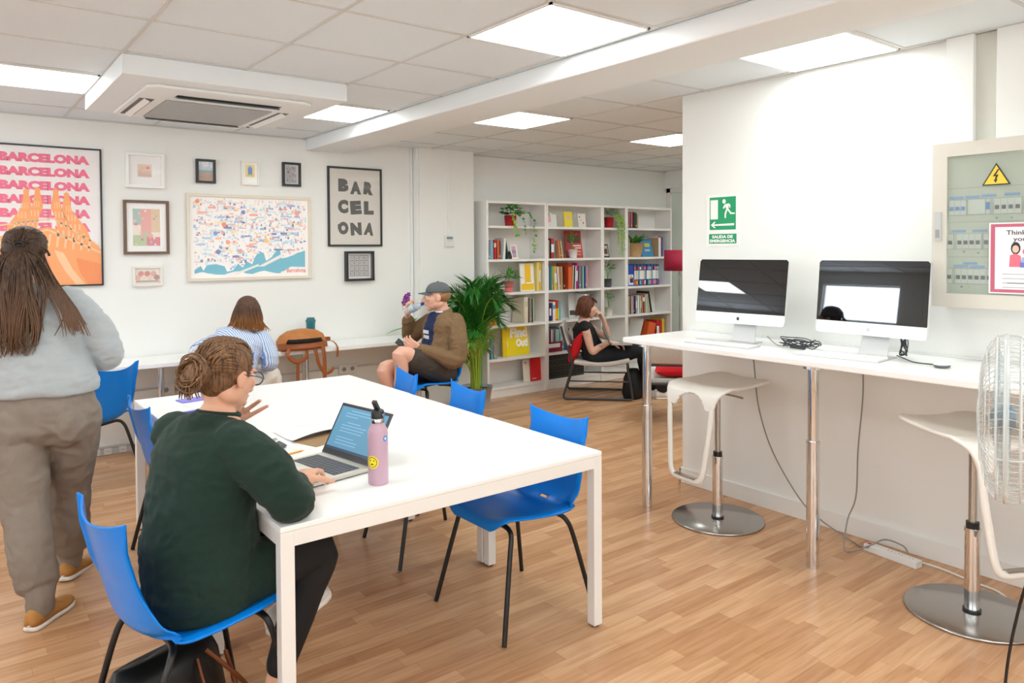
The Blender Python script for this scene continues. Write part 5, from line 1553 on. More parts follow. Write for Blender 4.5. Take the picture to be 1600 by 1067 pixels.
# ---------------------------------------------------------------- walking woman, back to us
def build_walker():
    base = (.39, 3.93, 0)
    J = rel(base, dict(pel=(.352, 3.90, .87), chest=(.325, 3.93, 1.19), neck=(.305, 3.965, 1.425), head=(.297, 4.0, 1.575), shL=(.135, 3.99, 1.36), shR=(.478, 3.88, 1.355),
                       elL=(.02, 4.06, 1.10), wrL=(.10, 4.27, 1.02), elR=(.590, 3.87, 1.115), wrR=(.560, 4.09, 1.045),
                       hipL=(.265, 3.925, .84), hipR=(.44, 3.875, .84), knL=(.262, 3.83, .48), anL=(.300, 3.70, .11), knR=(.452, 4.02, .49), anR=(.462, 4.15, .115)))
    f = V((.3, .95, 0)); lat = V((.95, -.30, 0)); hf, hu, hr = basis((.26, .95, -.22), (0, .1, 1))
    b = MB()
    torso(b, J['pel'], J['chest'], J['neck'], lat, lat, FS)
    limb(b, [J['neck'] - V((0, 0, .06)), J['neck'], J['head'] - hu * .05], [.055, .05, .052])
    head(b, J['head'], hf, hu, 1.04)
    for s in 'LR':
        limb(b, [J['sh' + s], J['el' + s], J['wr' + s]], [.046, .036, .025])
        limb(b, [J['hip' + s], mixv(J['hip' + s], J['kn' + s], .5), J['kn' + s], mixv(J['kn' + s], J['an' + s], .35) - f * .015, J['an' + s]], [.088, .075, .054, .052, .034])
        foot(b, J['an' + s], 50 if s == 'L' else 59)
    hand(b, J['wrR'], (-.25, .9, -.25), (-.2, 0, -1), 1, (15, 20, 15))
    hand(b, J['wrL'], (.25, .9, -.25), (-.2, 0, -1), -1, (15, 20, 15))
    body = bake(b, 'person', SKIN, .006, 2)
    body.location = base
    tag(body, 'woman walking away in a light grey sweater and loose taupe trousers, ponytail down her back', 'person')
    M_SW = mat('sweater_grey', 'a9b0b4', .9, noise_amt=.04, noise_scale=30, bump=.3, bump_scale=250, sheen=.3)
    s_ = MB()
    S = ((.205, .145), (.185, .130), (.185, .125), (.178, .092))
    torso(s_, J['pel'] + V((0, 0, .10)), J['chest'], J['neck'] - V((0, 0, .005)), lat, lat, S, .012, hem=-.015, belly=1.05)
    limb(s_, [J['shR'] - lat * .03, mixv(J['shR'], J['elR'], .5) + lat * .012, J['elR'] + V((.01, 0, 0)), mixv(J['elR'], J['wrR'], .5), J['wrR']], [.075, .074, .066, .060, .043])
    limb(s_, [J['shL'] + lat * .03, mixv(J['shL'], J['elL'], .5), J['elL'], mixv(J['elL'], J['wrL'], .5), J['wrL']], [.075, .074, .066, .060, .043])
    bake(s_, 'sweater', M_SW, .008, 5, body, (.006, 9, (1, 1, 2.4)))
    M_TR = mat('trousers_taupe', '857a70', .85, noise_amt=.05, noise_scale=25, bump=.25, bump_scale=200)
    t_ = MB()
    t_.loft([(J['pel'] + V((0, 0, .09)), lat * .185, f * .135), (J['pel'] + V((0, 0, .02)), lat * .205, f * .15), (J['pel'] - V((0, 0, .07)), lat * .20, f * .15), (J['pel'] - V((0, 0, .13)), lat * .14, f * .11)], None, 24)
    for s, o_ in (('L', -1), ('R', 1)):
        hp = J['hip' + s] + lat * .012 * o_
        limb(t_, [hp, mixv(hp, J['kn' + s], .35), mixv(hp, J['kn' + s], .7), J['kn' + s], mixv(J['kn' + s], J['an' + s], .5) - f * .02, mixv(J['kn' + s], J['an' + s], .82), J['an' + s] + V((0, 0, .02)), J['an' + s] + V((0, 0, -.035))], [.118, .112, .098, .088, .086, .080, .054, .050])
        for sg in (0,):
            t_.ell(J['hip' + s] - f * .07 + V((0, 0, -.02)), (.09, .08, .10))
    bake(t_, 'trousers', M_TR, .008, 4, body, (.007, 8, (1.3, 1.3, 1.6)))
    M_SH = mat('shoe_tan', 'b07c3e', .7); M_SO = mat('sole_white', 'e8e4dc', .6)
    shoe(body, base, (.300, 3.70, .003), 50, M_SH, M_SO, .27, 0, 0, M_SH)
    shoe(body, base, (.462, 4.15, .003), 59, M_SH, M_SO, .27, -6, 0, M_SH)
    # hair
    H = hair_mat('hair_brown', '5f4534', '20140e', '76553d')
    h = MB(); c = J['head']
    rot = Matrix((hr, hf, hu)).transposed()
    h.ell(c - hf * .022 + hu * .034, (.088, .100, .094), H, rot, 28, 18)
    h.ell(c - hf * .040 - hu * .035, (.076, .070, .075), H, rot, 24, 14)
    tie = c - hf * .118 + hu * .015
    def cap(rr, t):
        a = (rr.random() - .5) * 2.6
        z = rr.random() * .9
        r_ = .092
        st_ = c - hf * .015 + hu * .03 + hr * sin(a) * r_ * (1 - .25 * z) + hu * (.02 + z * .072) + hf * cos(a) * .02
        mid = c - hf * .09 + hu * (.04 + .05 * z) + hr * sin(a) * .062
        S_ = (c - hf * .022 + hu * .034, hf, hu, hr, (.088, .100, .094))
        st_, mid = on_skull(st_, *S_), on_skull(mid, *S_)
        return [st_, mid, tie + hr * rr.gauss(0, .008) + hu * rr.gauss(0, .006)]
    strands(h, 150, cap, .0060, H, 1)
    def tail(rr, t):
        x = rr.gauss(0, .028)
        dp = rr.random()
        e = .33 + .12 * rr.random(); wv = .016 * sin(x * 110 + rr.random())
        return [tie + hr * rr.gauss(0, .010) + hu * .004, tie - hf * (.022 + .02 * dp) + hr * x * .8 - hu * .07, tie - hf * (.030 + .02 * dp) + hr * (x * 1.45 - .004 + wv) - hu * .20, tie - hf * (.022 + .016 * dp) + hr * (x * 1.7 - .012 - wv + rr.gauss(0, .008)) - hu * (e - .05), tie + hf * .004 + hr * (x * 1.35 - .02 + rr.gauss(0, .012)) - hu * (e + .04)]
    strands(h, 240, tail, .0062, H, 2)
    def side(rr, t):
        x = rr.gauss(0, .010)
        return [c - hf * .05 + hr * .075 + hu * (.0 + rr.gauss(0, .02)), c - hf * .095 + hr * (.085 + x) - hu * .09, c - hf * .150 + hr * (.130 + x * 1.4) - hu * .19, c - hf * .165 + hr * (.185 + x * 1.8) - hu * (.28 + .02 * rr.random()), c - hf * .16 + hr * (.215 + x * 2.4) - hu * (.35 + .06 * rr.random())]
    strands(h, 80, side, .0058, H, 3)
    def side2(rr, t):
        x = rr.gauss(0, .014)
        return [c - hf * .05 - hr * .07 + hu * rr.gauss(0, .02), c - hf * .08 - hr * (.085 + x) - hu * .09, c - hf * .09 - hr * (.10 + x * 1.4) - hu * .20, c - hf * .08 - hr * (.09 + x * 1.8) - hu * (.36 + .05 * rr.random())]
    strands(h, 90, side2, .0058, H, 4)
    for v_ in (0,):
        h.tube([tie + (hr * cos(a) * .020 + hu * sin(a) * .014) - hf * .012 for a in [2 * pi * k / 14 for k in range(14)]], .006, mat('hair_tie', '101012', .6), 8, closed=True)
        h.tube(catmull([c + hr * .088 + hf * .02 + hu * .0, c + hr * .075 - hf * .065 + hu * .018, tie + hu * .004, c - hr * .075 - hf * .065 + hu * .018, c - hr * .088 + hf * .02], 6), .006, H, 8)
    h.build('hair', body)
build_walker()

# ---------------------------------------------------------------- seated woman in dark green
def build_green():
    base = (.66, 2.50, 0)
    J = rel(base, dict(pel=(.635, 2.49, .565), chest=(.665, 2.515, .84), neck=(.715, 2.535, 1.055), head=(.745, 2.54, 1.170), shL=(.605, 2.705, .965), shR=(.740, 2.365, .965),
                       elL=(.80, 2.86, .80), wrL=(.768, 2.715, .960), elR=(.850, 2.245, .800), wrR=(.945, 2.430, .800),
                       hipL=(.61, 2.585, .535), hipR=(.62, 2.40, .535), knL=(1.03, 2.63, .585), anL=(.955, 2.60, .33), knR=(1.01, 2.43, .545), anR=(.865, 2.455, .12)))
    lp = V((.18, -.98, 0)); lc = V((.38, -.92, 0)); f = V((.92, .38, 0)); hf, hu, hr = basis((.86, .48, -.30), (.15, .1, 1))
    b = MB()
    torso(b, J['pel'], J['chest'], J['neck'], lp, lc, FS)
    limb(b, [J['neck'] - V((.01, 0, .05)), J['neck'] + V((.004, 0, .015)), J['head'] - hu * .045 - hf * .012], [.058, .050, .052])
    head(b, J['head'], hf, hu, 1.04)
    for s in 'LR':
        limb(b, [J['sh' + s], J['el' + s], J['wr' + s]], [.045, .038, .027])
        limb(b, [J['hip' + s], mixv(J['hip' + s], J['kn' + s], .5), J['kn' + s], mixv(J['kn' + s], J['an' + s], .35), J['an' + s]], [.085, .072, .055, .052, .034])
    foot(b, J['anR'], -5); foot(b, J['anL'], 20, pitch=-10)
    hand(b, J['wrR'], (.60, .72, .04), (.1, -.05, -1), -1, (24, 42, 28), 1.10, spread=5, tcurl=20)
    hand(b, J['wrL'], (.68, -.42, .60), (-.5, -.8, 0), 1, (12, 22, 16), 1.02, spread=7, tcurl=4, each=[(-4, 12, 10), (10, 22, 16), (28, 36, 24), (40, 46, 30)])
    body = bake(b, 'person', SKIN, .0045, 2)
    body.location = base
    tag(body, 'woman in a dark green sweater with a hair bun, typing on the laptop', 'person')
    eyes(body, (0, 0, 0), J['head'], hf, hu, 1.04)
    M_G = mat('sweater_green', '0e2a20', .95, noise_amt=.06, noise_scale=40, bump=.35, bump_scale=260, sheen=.05)
    s_ = MB()
    S = ((.205, .150), (.180, .145), (.185, .130), (.188, .095))
    torso(s_, J['pel'], J['chest'] - f * .012, J['neck'] - V((.006, 0, .012)), lp, lc, S, .012, hem=-.115, belly=1.12, top=False)
    s_.ell(J['pel'] + V((.0, 0, -.04)), (.165, .21, .08))
    limb(s_, [J['hipR'] + V((.0, 0, .0)), mixv(J['hipR'], J['knR'], .35), mixv(J['hipR'], J['knR'], .55)], [.115, .105, .095])
    limb(s_, [J['hipL'] + V((.0, 0, .0)), mixv(J['hipL'], J['knL'], .30), mixv(J['hipL'], J['knL'], .5)], [.112, .10, .09])
    limb(s_, [J['shR'] - lc * .035, mixv(J['shR'], J['elR'], .5) + V((0, -.012, .01)), J['elR'], mixv(J['elR'], J['wrR'], .45), mixv(J['elR'], J['wrR'], .72)], [.080, .078, .066, .056, .046])
    limb(s_, [J['shL'] + lc * .035, mixv(J['shL'], J['elL'], .5), J['elL'], mixv(J['elL'], J['wrL'], .45), mixv(J['elL'], J['wrL'], .6)], [.080, .076, .064, .054, .048])
    bake(s_, 'sweater', M_G, .007, 5, body, (.006, 10, (1, 1, 1.8)))
    # ribbed neckline
    nk = MB(); c = J['neck'] + V((.0, 0, .0))
    nk.tube([c + lc * .066 * cos(a) + f * .060 * sin(a) + V((0, 0, -.008 - .012 * sin(a))) for a in [2 * pi * k / 28 for k in range(28)]], .011, M_G, 10, closed=True)
    nk.build('neckline', body)
    M_L = mat('leggings_black', '0b0b0d', .8)
    t_ = MB()
    limb(t_, [J['hipR'], mixv(J['hipR'], J['knR'], .5), J['knR'], mixv(J['knR'], J['anR'], .35), mixv(J['knR'], J['anR'], .86)], [.098, .086, .070, .066, .050])
    limb(t_, [J['hipL'], mixv(J['hipL'], J['knL'], .5), J['knL'], mixv(J['knL'], J['anL'], .4), mixv(J['knL'], J['anL'], .9)], [.098, .084, .066, .062, .046])
    bake(t_, 'leggings', M_L, .008, 3, body)
    M_S = mat('shoe_white', 'd9d6d0', .6); M_SO = mat('sole_white', 'e8e4dc', .6)
    shoe(body, base, (.875, 2.452, .003), -8, M_S, M_SO, .265, 0, 0, M_SO)
    shoe(body, base, (.96, 2.60, .235), 12, M_S, M_SO, .265, 14, 0, M_SO)
    # hair with a low bun
    H = hair_mat('hair_dark_blond', '8a6544', '4a3220')
    h = MB(); c = J['head']; rot = Matrix((hr, hf, hu)).transposed()
    h.ell(c - hf * .024 + hu * .036, (.086, .098, .090), H, rot, 28, 18)
    h.ell(c - hf * .045 - hu * .018, (.066, .062, .060), H, rot, 24, 14)
    bun = c - hf * .128 - hu * .012
    h.ell(bun, (.050, .036, .044), H, rot, 20, 12)
    def back(rr, t):
        a = (rr.random() - .5) * 3.0; z = rr.random()
        s0 = c + hf * .03 * cos(a) + hr * sin(a) * .086 + hu * (.0 + z * .105) * (1 if abs(a) < 1.3 else .6) + hf * (.03 * z)
        m1 = c - hf * .075 + hr * sin(a) * .062 + hu * (.01 + z * .085)
        S_ = (c - hf * .024 + hu * .036, hf, hu, hr, (.086, .098, .090))
        s0, m1 = on_skull(s0, *S_), on_skull(m1, *S_)
        return [s0, m1, bun + hf * .015 + hr * rr.gauss(0, .014) + hu * rr.gauss(0, .014)]
    strands(h, 170, back, .0055, H, 5)
    def crown(rr, t):
        x = (rr.random() - .5) * .11
        S_ = (c - hf * .024 + hu * .036, hf, hu, hr, (.086, .098, .090))
        return [on_skull(q, *S_) for q in (c + hf * .074 + hr * x + hu * .066, c + hf * .046 + hr * x * 1.15 + hu * .112, c + hf * .0 + hr * x * 1.2 + hu * .128, c - hf * .075 + hr * x + hu * .09)] + [bun + hu * .03 + hr * x * .4]
    strands(h, 90, crown, .0055, H, 6)
    rr = random.Random(9)
    for k in range(34):
        a0 = rr.random() * 6.28; R0 = .022 + .026 * rr.random()
        ax = rr.gauss(0, .35)
        pts = [bun - hf * (.012 + .026 * rr.random()) + hr * cos(a0 + q * .8) * R0 * 1.15 + hu * (sin(a0 + q * .8) * R0 + ax * .01 * q) for q in range(6)]
        h.tube(catmull(pts, 4), [.006 * (1 - .6 * j / 20) for j in range(21)], H, 5, flat=.7)
    for k in range(26):
        p = bun - hu * .02 + hr * rr.gauss(0, .025)
        h.tube(catmull([p, p - hf * (.02 + rr.random() * .02) - hu * .02, p - hf * rr.random() * .03 - hu * (.045 + .02 * rr.random())], 4), .0022, H, 4)
    h.build('hair', body)
    # glasses
    gm = MB(); M_GL = mat('glasses_frame', '3a3440', .3); M_LN = mat('lens', 'cfd6e6', .05, alpha=.35, spec=.8)
    for sg in (-1, 1):
        p = c + (hf * .108 + hu * .006 + hr * sg * .036)
        pts = [p + hr * .030 * cos(a) - hf * .004 * abs(cos(a)) + hu * .022 * sin(a) for a in [2 * pi * k / 20 for k in range(20)]]
        gm.tube(pts, .0022, M_GL, 6, closed=True)
        gm.add(pts, [tuple(range(20))], M_LN)
        gm.tube([p + hr * sg * .031, c + hr * sg * .082 + hf * .07 + hu * .008, c + hr * sg * .084 - hf * .01 + hu * .006], .002, M_GL, 6)
    gm.tube([c + hf * .108 + hu * .01 - hr * .008, c + hf * .111 + hu * .012, c + hf * .108 + hu * .01 + hr * .008], .002, M_GL, 6)
    gm.build('glasses', body)
build_green()

# ---------------------------------------------------------------- woman in a striped shirt at the counter
def striped_mat():
    m = bpy.data.materials.new('striped_shirt'); m.use_nodes = True
    nt = m.node_tree; b = nt.nodes['Principled BSDF']
    tc = nt.nodes.new('ShaderNodeTexCoord'); mp = nt.nodes.new('ShaderNodeMapping')
    mp.inputs['Rotation'].default_value = (0, 0, R_(-22))
    w = nt.nodes.new('ShaderNodeTexWave'); w.inputs['Scale'].default_value = 22; w.inputs['Distortion'].default_value = 1.2; w.inputs['Detail Scale'].default_value = .6
    r = nt.nodes.new('ShaderNodeValToRGB')
    r.color_ramp.elements[0].position = .42; r.color_ramp.elements[0].color = lin('7f9ccb')
    r.color_ramp.elements[1].position = .56; r.color_ramp.elements[1].color = lin('dfe7f3')
    nt.links.new(tc.outputs['Object'], mp.inputs[0]); nt.links.new(mp.outputs[0], w.inputs['Vector']); nt.links.new(w.outputs['Fac'], r.inputs[0]); nt.links.new(r.outputs[0], b.inputs['Base Color'])
    b.inputs['Roughness'].default_value = .85
    return m
def build_striped():
    base = (1.72, 5.75, 0)
    J = rel(base, dict(pel=(1.66, 5.66, .56), chest=(1.735, 5.74, .80), neck=(1.84, 5.78, .985), head=(1.875, 5.815, 1.105), shL=(1.665, 5.855, .90), shR=(1.965, 5.705, .905),
                       elL=(1.56, 6.07, .80), wrL=(1.72, 6.22, .79), elR=(1.985, 5.64, .715), wrR=(2.02, 5.86, .665),
                       hipL=(1.58, 5.72, .53), hipR=(1.74, 5.64, .53), knL=(1.72, 6.10, .55), anL=(1.80, 6.12, .12), knR=(2.06, 5.90, .575), anR=(2.10, 5.93, .12)))
    lp = V((.92, -.38, 0)); lc = V((.90, -.43, 0)); f = V((.40, .9, 0)); hf, hu, hr = basis((.42, .85, -.35), (.1, .2, 1))
    b = MB()
    torso(b, J['pel'], J['chest'], J['neck'], lp, lc, FS)
    limb(b, [J['neck'] - V((.02, .02, .05)), J['neck'], J['head'] - hu * .04], [.055, .05, .052])
    head(b, J['head'], hf, hu, 1.02)
    for s in 'LR':
        limb(b, [J['sh' + s], J['el' + s], J['wr' + s]], [.043, .036, .025])
        limb(b, [J['hip' + s], J['kn' + s], J['an' + s]], [.085, .055, .034])
        foot(b, J['an' + s], 70)
    hand(b, J['wrL'], (.8, .45, -.1), (0, 0, -1), 1); hand(b, J['wrR'], (-.3, .5, -.2), (0, 0, -1), -1)
    body = bake(b, 'person', SKIN3, .006, 2); body.location = base
    tag(body, 'woman in a blue striped shirt and white trousers, seated at the wall counter', 'person')
    s_ = MB()
    S = ((.19, .15), (.17, .13), (.175, .12), (.175, .09))
    torso(s_, J['pel'], J['chest'], J['neck'] - V((.005, .005, .01)), lp, lc, S, .012, hem=-.09, belly=1.05)
    limb(s_, [J['shR'] - lc * .03, mixv(J['shR'], J['elR'], .5), J['elR'] + V((0, 0, .01)), mixv(J['elR'], J['wrR'], .3)], [.068, .066, .060, .055])
    limb(s_, [J['shL'] + lc * .03, mixv(J['shL'], J['elL'], .5), J['elL'], mixv(J['elL'], J['wrL'], .6)], [.068, .066, .058, .048])
    bake(s_, 'shirt', striped_mat(), .008, 4, body, (.006, 10, (1, 1, 1.6)))
    t_ = MB()
    t_.ell(J['pel'] - V((0, 0, .03)), (.17, .17, .10))
    limb(t_, [J['hipR'], mixv(J['hipR'], J['knR'], .5), J['knR'], mixv(J['knR'], J['anR'], .5), J['anR']], [.105, .10, .092, .09, .085])
    limb(t_, [J['hipL'], mixv(J['hipL'], J['knL'], .5), J['knL'], mixv(J['knL'], J['anL'], .5), J['anL']], [.105, .10, .088, .09, .085])
    bake(t_, 'trousers', mat('trousers_white', 'e9e6e0', .85, bump=.2, bump_scale=150), .008, 4, body, (.005, 9, (1, 1, 1.4)))
    M_SO = mat('sole_white', 'e8e4dc', .6)
    shoe(body, base, (1.80, 6.12, .003), 70, M_SO, M_SO); shoe(body, base, (2.10, 5.93, .003), 60, M_SO, M_SO)
    H = hair_mat('hair_ginger_ends', '6b4a35', '3c2a20', 'b8783a')
    h = MB(); c = J['head']; rot = Matrix((hr, hf, hu)).transposed()
    h.ell(c - hf * .02 + hu * .034, (.088, .100, .092), H, rot, 26, 16)
    h.ell(c - hf * .045 - hu * .04, (.082, .066, .075), H, rot, 24, 14)
    def wav(rr, t):
        a = (rr.random() - .5) * 3.6
        s0 = c + hr * sin(a) * .05 - hf * cos(a) * .03 + hu * .115
        m1 = c + hr * sin(a) * .092 - hf * (cos(a) * .098 + .01) + hu * .03
        m2 = c + hr * (sin(a) * .100 + rr.gauss(0, .008)) - hf * (cos(a) * .105 + .008) - hu * .06
        m3 = c + hr * (sin(a) * .118 + rr.gauss(0, .014)) - hf * (cos(a) * .10 + rr.gauss(0, .01)) - hu * (.115 + .03 * rr.random())
        m4 = m3 + hr * rr.gauss(0, .016) - hu * .035
        return [s0, m1, m2, m3, m4]
    strands(h, 260, wav, .0068, H, 12)
    h.build('hair', body)
build_striped()

# ---------------------------------------------------------------- man drinking
def build_man():
    base = (3.25, 5.42, 0)
    J = rel(base, dict(pel=(3.36, 5.43, .565), chest=(3.44, 5.475, .84), neck=(3.445, 5.465, 1.045), head=(3.395, 5.475, 1.175), shL=(3.48, 5.29, .955), shR=(3.435, 5.65, .945),
                       elL=(3.40, 5.19, .655), wrL=(3.135, 5.325, .755), elR=(3.35, 5.86, .805), wrR=(3.255, 5.745, .99),
                       hipL=(3.38, 5.34, .53), hipR=(3.38, 5.52, .53), knL=(2.955, 5.335, .735), anL=(2.92, 5.34, .30), knR=(2.885, 5.475, .60), anR=(2.94, 5.45, .11)))
    lp = V((.15, .98, 0)); lc = V((.05, 1.0, 0)); f = V((-.99, -.08, 0)); hf, hu, hr = basis((-.86, .48, -.03), (.08, -.03, 1))
    b = MB()
    torso(b, J['pel'], J['chest'], J['neck'], lp, lc, MS)
    limb(b, [J['neck'] - V((-.005, 0, .06)), J['neck'], J['head'] - hu * .04 - hf * .02], [.062, .058, .058])
    head(b, J['head'], hf, hu, 1.08)
    limb(b, [J['shL'], J['elL'], J['wrL']], [.05, .042, .028]); limb(b, [J['shR'], J['elR'], J['wrR']], [.05, .042, .028])
    limb(b, [J['hipL'], mixv(J['hipL'], J['knL'], .5), J['knL'], mixv(J['knL'], J['anL'], .3) + V((.02, 0, 0)), J['anL']], [.095, .082, .062, .058, .038])
    limb(b, [J['hipR'], mixv(J['hipR'], J['knR'], .5), J['knR'], mixv(J['knR'], J['anR'], .35) + V((.02, 0, 0)), J['anR']], [.095, .084, .064, .060, .038])
    foot(b, J['anR'], 185); foot(b, J['anL'], 195, pitch=25)
    hand(b, J['wrL'], (-.72, .42, .50), (-.1, .75, .5), 1, (28, 35, 25), 1.08, 2, 25)
    hand(b, J['wrR'], (-.22, -.18, .95), (.72, -.62, .1), -1, (30, 40, 30), 1.08, 3, 30)
    body = bake(b, 'person', SKIN2, .005, 2); body.location = base
    tag(body, 'man in a brown jacket, grey cap and shorts, drinking from a plastic bottle', 'person')
    eyes(body, (0, 0, 0), J['head'], hf, hu, 1.08)
    M_J = mat('jacket_brown', '7b6144', .9, noise_amt=.08, noise_scale=30, bump=.4, bump_scale=180)
    M_T = mat('tee_navy', '16264f', .85)
    s_ = MB()
    S = ((.19, .155), (.175, .135), (.19, .135), (.205, .105))
    torso(s_, J['pel'] + V((0, 0, .03)), J['chest'], J['neck'] - V((0, 0, .005)), lp, lc, S, .014, hem=-.085, belly=1.1, top=False)
    limb(s_, [J['shL'] - lc * -.03, mixv(J['shL'], J['elL'], .5) + V((.01, -.01, 0)), J['elL'], mixv(J['elL'], J['wrL'], .5), mixv(J['elL'], J['wrL'], .93)], [.082, .078, .070, .062, .050])
    limb(s_, [J['shR'] + lc * -.03, mixv(J['shR'], J['elR'], .5), J['elR'], mixv(J['elR'], J['wrR'], .5), mixv(J['elR'], J['wrR'], .85)], [.082, .076, .068, .060, .050])
    ch, ne, pe = J['chest'], J['neck'], J['pel']
    def open_(p):
        t = (p.z - (pe.z - .02)) / (ne.z - pe.z)
        if t < .04 or t > 1.08: return False
        q = p - mixv(pe, ne, max(0, min(1, t)))
        return q.dot(f) > .055 and (-.10 + .03 * t) < q.dot(lc) < .060 + .01 * t
    jk, tee = bake(s_, 'jacket', M_J, .0075, 4, body, (.007, 10, (1, 1, 1.5)), split=(open_, 't_shirt', M_T))
    tee.scale = (1, 1, 1)
    # white lettering band on the shirt
    lt = MB()
    o0 = ch + f * .170 + V((0, 0, .04))
    for row, (w_, h_) in enumerate(((.075, .030), (.085, .030))):
        for k in range(4):
            p = o0 + V((0, 0, -.045 * row)) + lc * (.036 - .024 * k) + f * (-.004 * row)
            lt.obox(p, (.003, .018, h_), Matrix.Identity(3), mat('print_white', 'e8e8ee', .8))
    lt.build('shirt_print', tee)
    # collar and white undershirt edge
    cl = MB(); c = ne + V((0, 0, .004))
    ring_ = [2 * pi * k / 24 for k in range(25)]
    def CB(u, v):
        a = R_(58) + u * R_(244)
        r1 = .074 + .028 * v
        return c - V((0, 0, .0)) + f * cos(a) * r1 * .95 + lc * sin(a) * r1 + V((0, 0, .018 - .055 * v + (.02 * -cos(a))))
    cl.sheet(CB, 22, 4, M_J)
    cl.build('collar', jk, solid=.005)
    wt = MB().tube([ne + f * cos(a) * .066 + lc * sin(a) * .068 + V((0, 0, .012 - .016 * cos(a))) for a in ring_[:-1]], .009, mat('collar_white', 'e8eaee', .8), 8, closed=True)
    wt.build('undershirt', body)
    M_P = mat('jacket_pocket', '6f573c', .9)
    t_ = MB()
    t_.ell(J['pel'] - V((0, 0, .02)), (.165, .18, .10))
    limb(t_, [J['hipL'], mixv(J['hipL'], J['knL'], .35), mixv(J['hipL'], J['knL'], .68)], [.115, .110, .098])
    limb(t_, [J['hipR'], mixv(J['hipR'], J['knR'], .35), mixv(J['hipR'], J['knR'], .66)], [.115, .108, .098])
    bake(t_, 'shorts', mat('shorts_dark', '3d352f', .85, bump=.2), .008, 3, body, (.005, 9, (1, 1, 1.5)))
    M_S = mat('shoe_grey', '77797b', .7); M_SO = mat('sole_white', 'e8e4dc', .6)
    shoe(body, base, (2.94, 5.45, .003), 185, M_S, M_SO, .30); shoe(body, base, (2.91, 5.34, .20), 195, M_S, M_SO, .30, -18)
    H = hair_mat('hair_sandy', 'b58a62', '7d5a3e')
    h = MB(); c = J['head']; rot = Matrix((hr, hf, hu)).transposed()
    h.ell(c - hf * .028 + hu * .012, (.082, .092, .072), H, rot, 24, 14)
    h.build('hair', body)
    # cap
    M_C = mat('cap_grey', '5c6164', .85, bump=.3, bump_scale=200)
    k_ = MB()
    def dome(u, v):
        a = 2 * pi * u; ph = v * pi / 2
        return c - hf * .012 + hu * (.040 + .088 * sin(ph)) + hr * cos(a) * .089 * cos(ph) ** .8 + hf * sin(a) * .108 * cos(ph) ** .8
    k_.sheet(dome, 36, 12, M_C)
    k_.ell(c - hf * .012 + hu * .130, (.008, .008, .006), M_C)
    cp = k_.build('cap', body, solid=.004)
    def brim(u, v):
        x = (u - .5) * 2
        return c + hu * (.046 - .010 * v - .016 * x * x) + hr * x * (.078 - .012 * v) + hf * (.078 + (.085 * v) * math.sqrt(max(0.02, 1 - (x * .85) ** 2)) - .045 * x * x)
    MB().sheet(brim, 20, 8, M_C).build('brim', cp, solid=.005)
    w_ = MB(); p = mixv(J['elL'], J['wrL'], .98); d = (J['wrL'] - J['elL']).normalized(); n1, n2 = frame_of(d)
    w_.tube([p + n1 * .033 * cos(a) + n2 * .033 * sin(a) for a in ring_[:-1]], .006, M_DARK, 8, closed=True)
    w_.ell(p - n2 * .034, (.018, .018, .018), M_DARK)
    w_.build('wristwatch', body)
    return base
build_man()
# bottle and phone held by the man
def oriented(mb_name, label, cat, p, d, parts, group=None):
    t = thing(mb_name, label, cat, p)
    t.rotation_mode = 'QUATERNION'
    t.rotation_quaternion = V((0, 0, 1)).rotation_difference(V(d).normalized())
    for nm, mb in parts: mb.build(nm, t)
    return t
M_PET = mat('clear_bottle', 'dbe9f2', .08, alpha=.45, spec=.7)
mouth = V((3.305, 5.535, 1.125)); hb = V((3.235, 5.675, 1.055))
d_ = (mouth - hb).normalized()
q0 = mouth - d_ * .215
oriented('water_bottle', 'clear plastic water bottle held to the mouth of the man', 'bottle', q0, d_,
         [('body', MB().lathe([(.028, 0), (.033, .008), (.032, .05), (.034, .06), (.034, .11), (.031, .14), (.014, .175), (.013, .19)], m=M_PET, seg=24)),
          ('label', MB().lathe([(.0345, .062), (.0345, .105)], m=mat('label_paleblue', 'bcd4e8', .5), seg=24, cap=False)),
          ('neck_ring', MB().lathe([(.016, .178), (.016, .20)], m=mat('ring_blue', '2b62c8', .4), seg=20))])
oriented('phone', 'black phone in the lower hand of the man', 'phone', (3.005, 5.455, .815), (-.55, .45, .55), [('body', MB().box((-.026, -.004, -.05), (.026, .004, .022), M_DARK))])

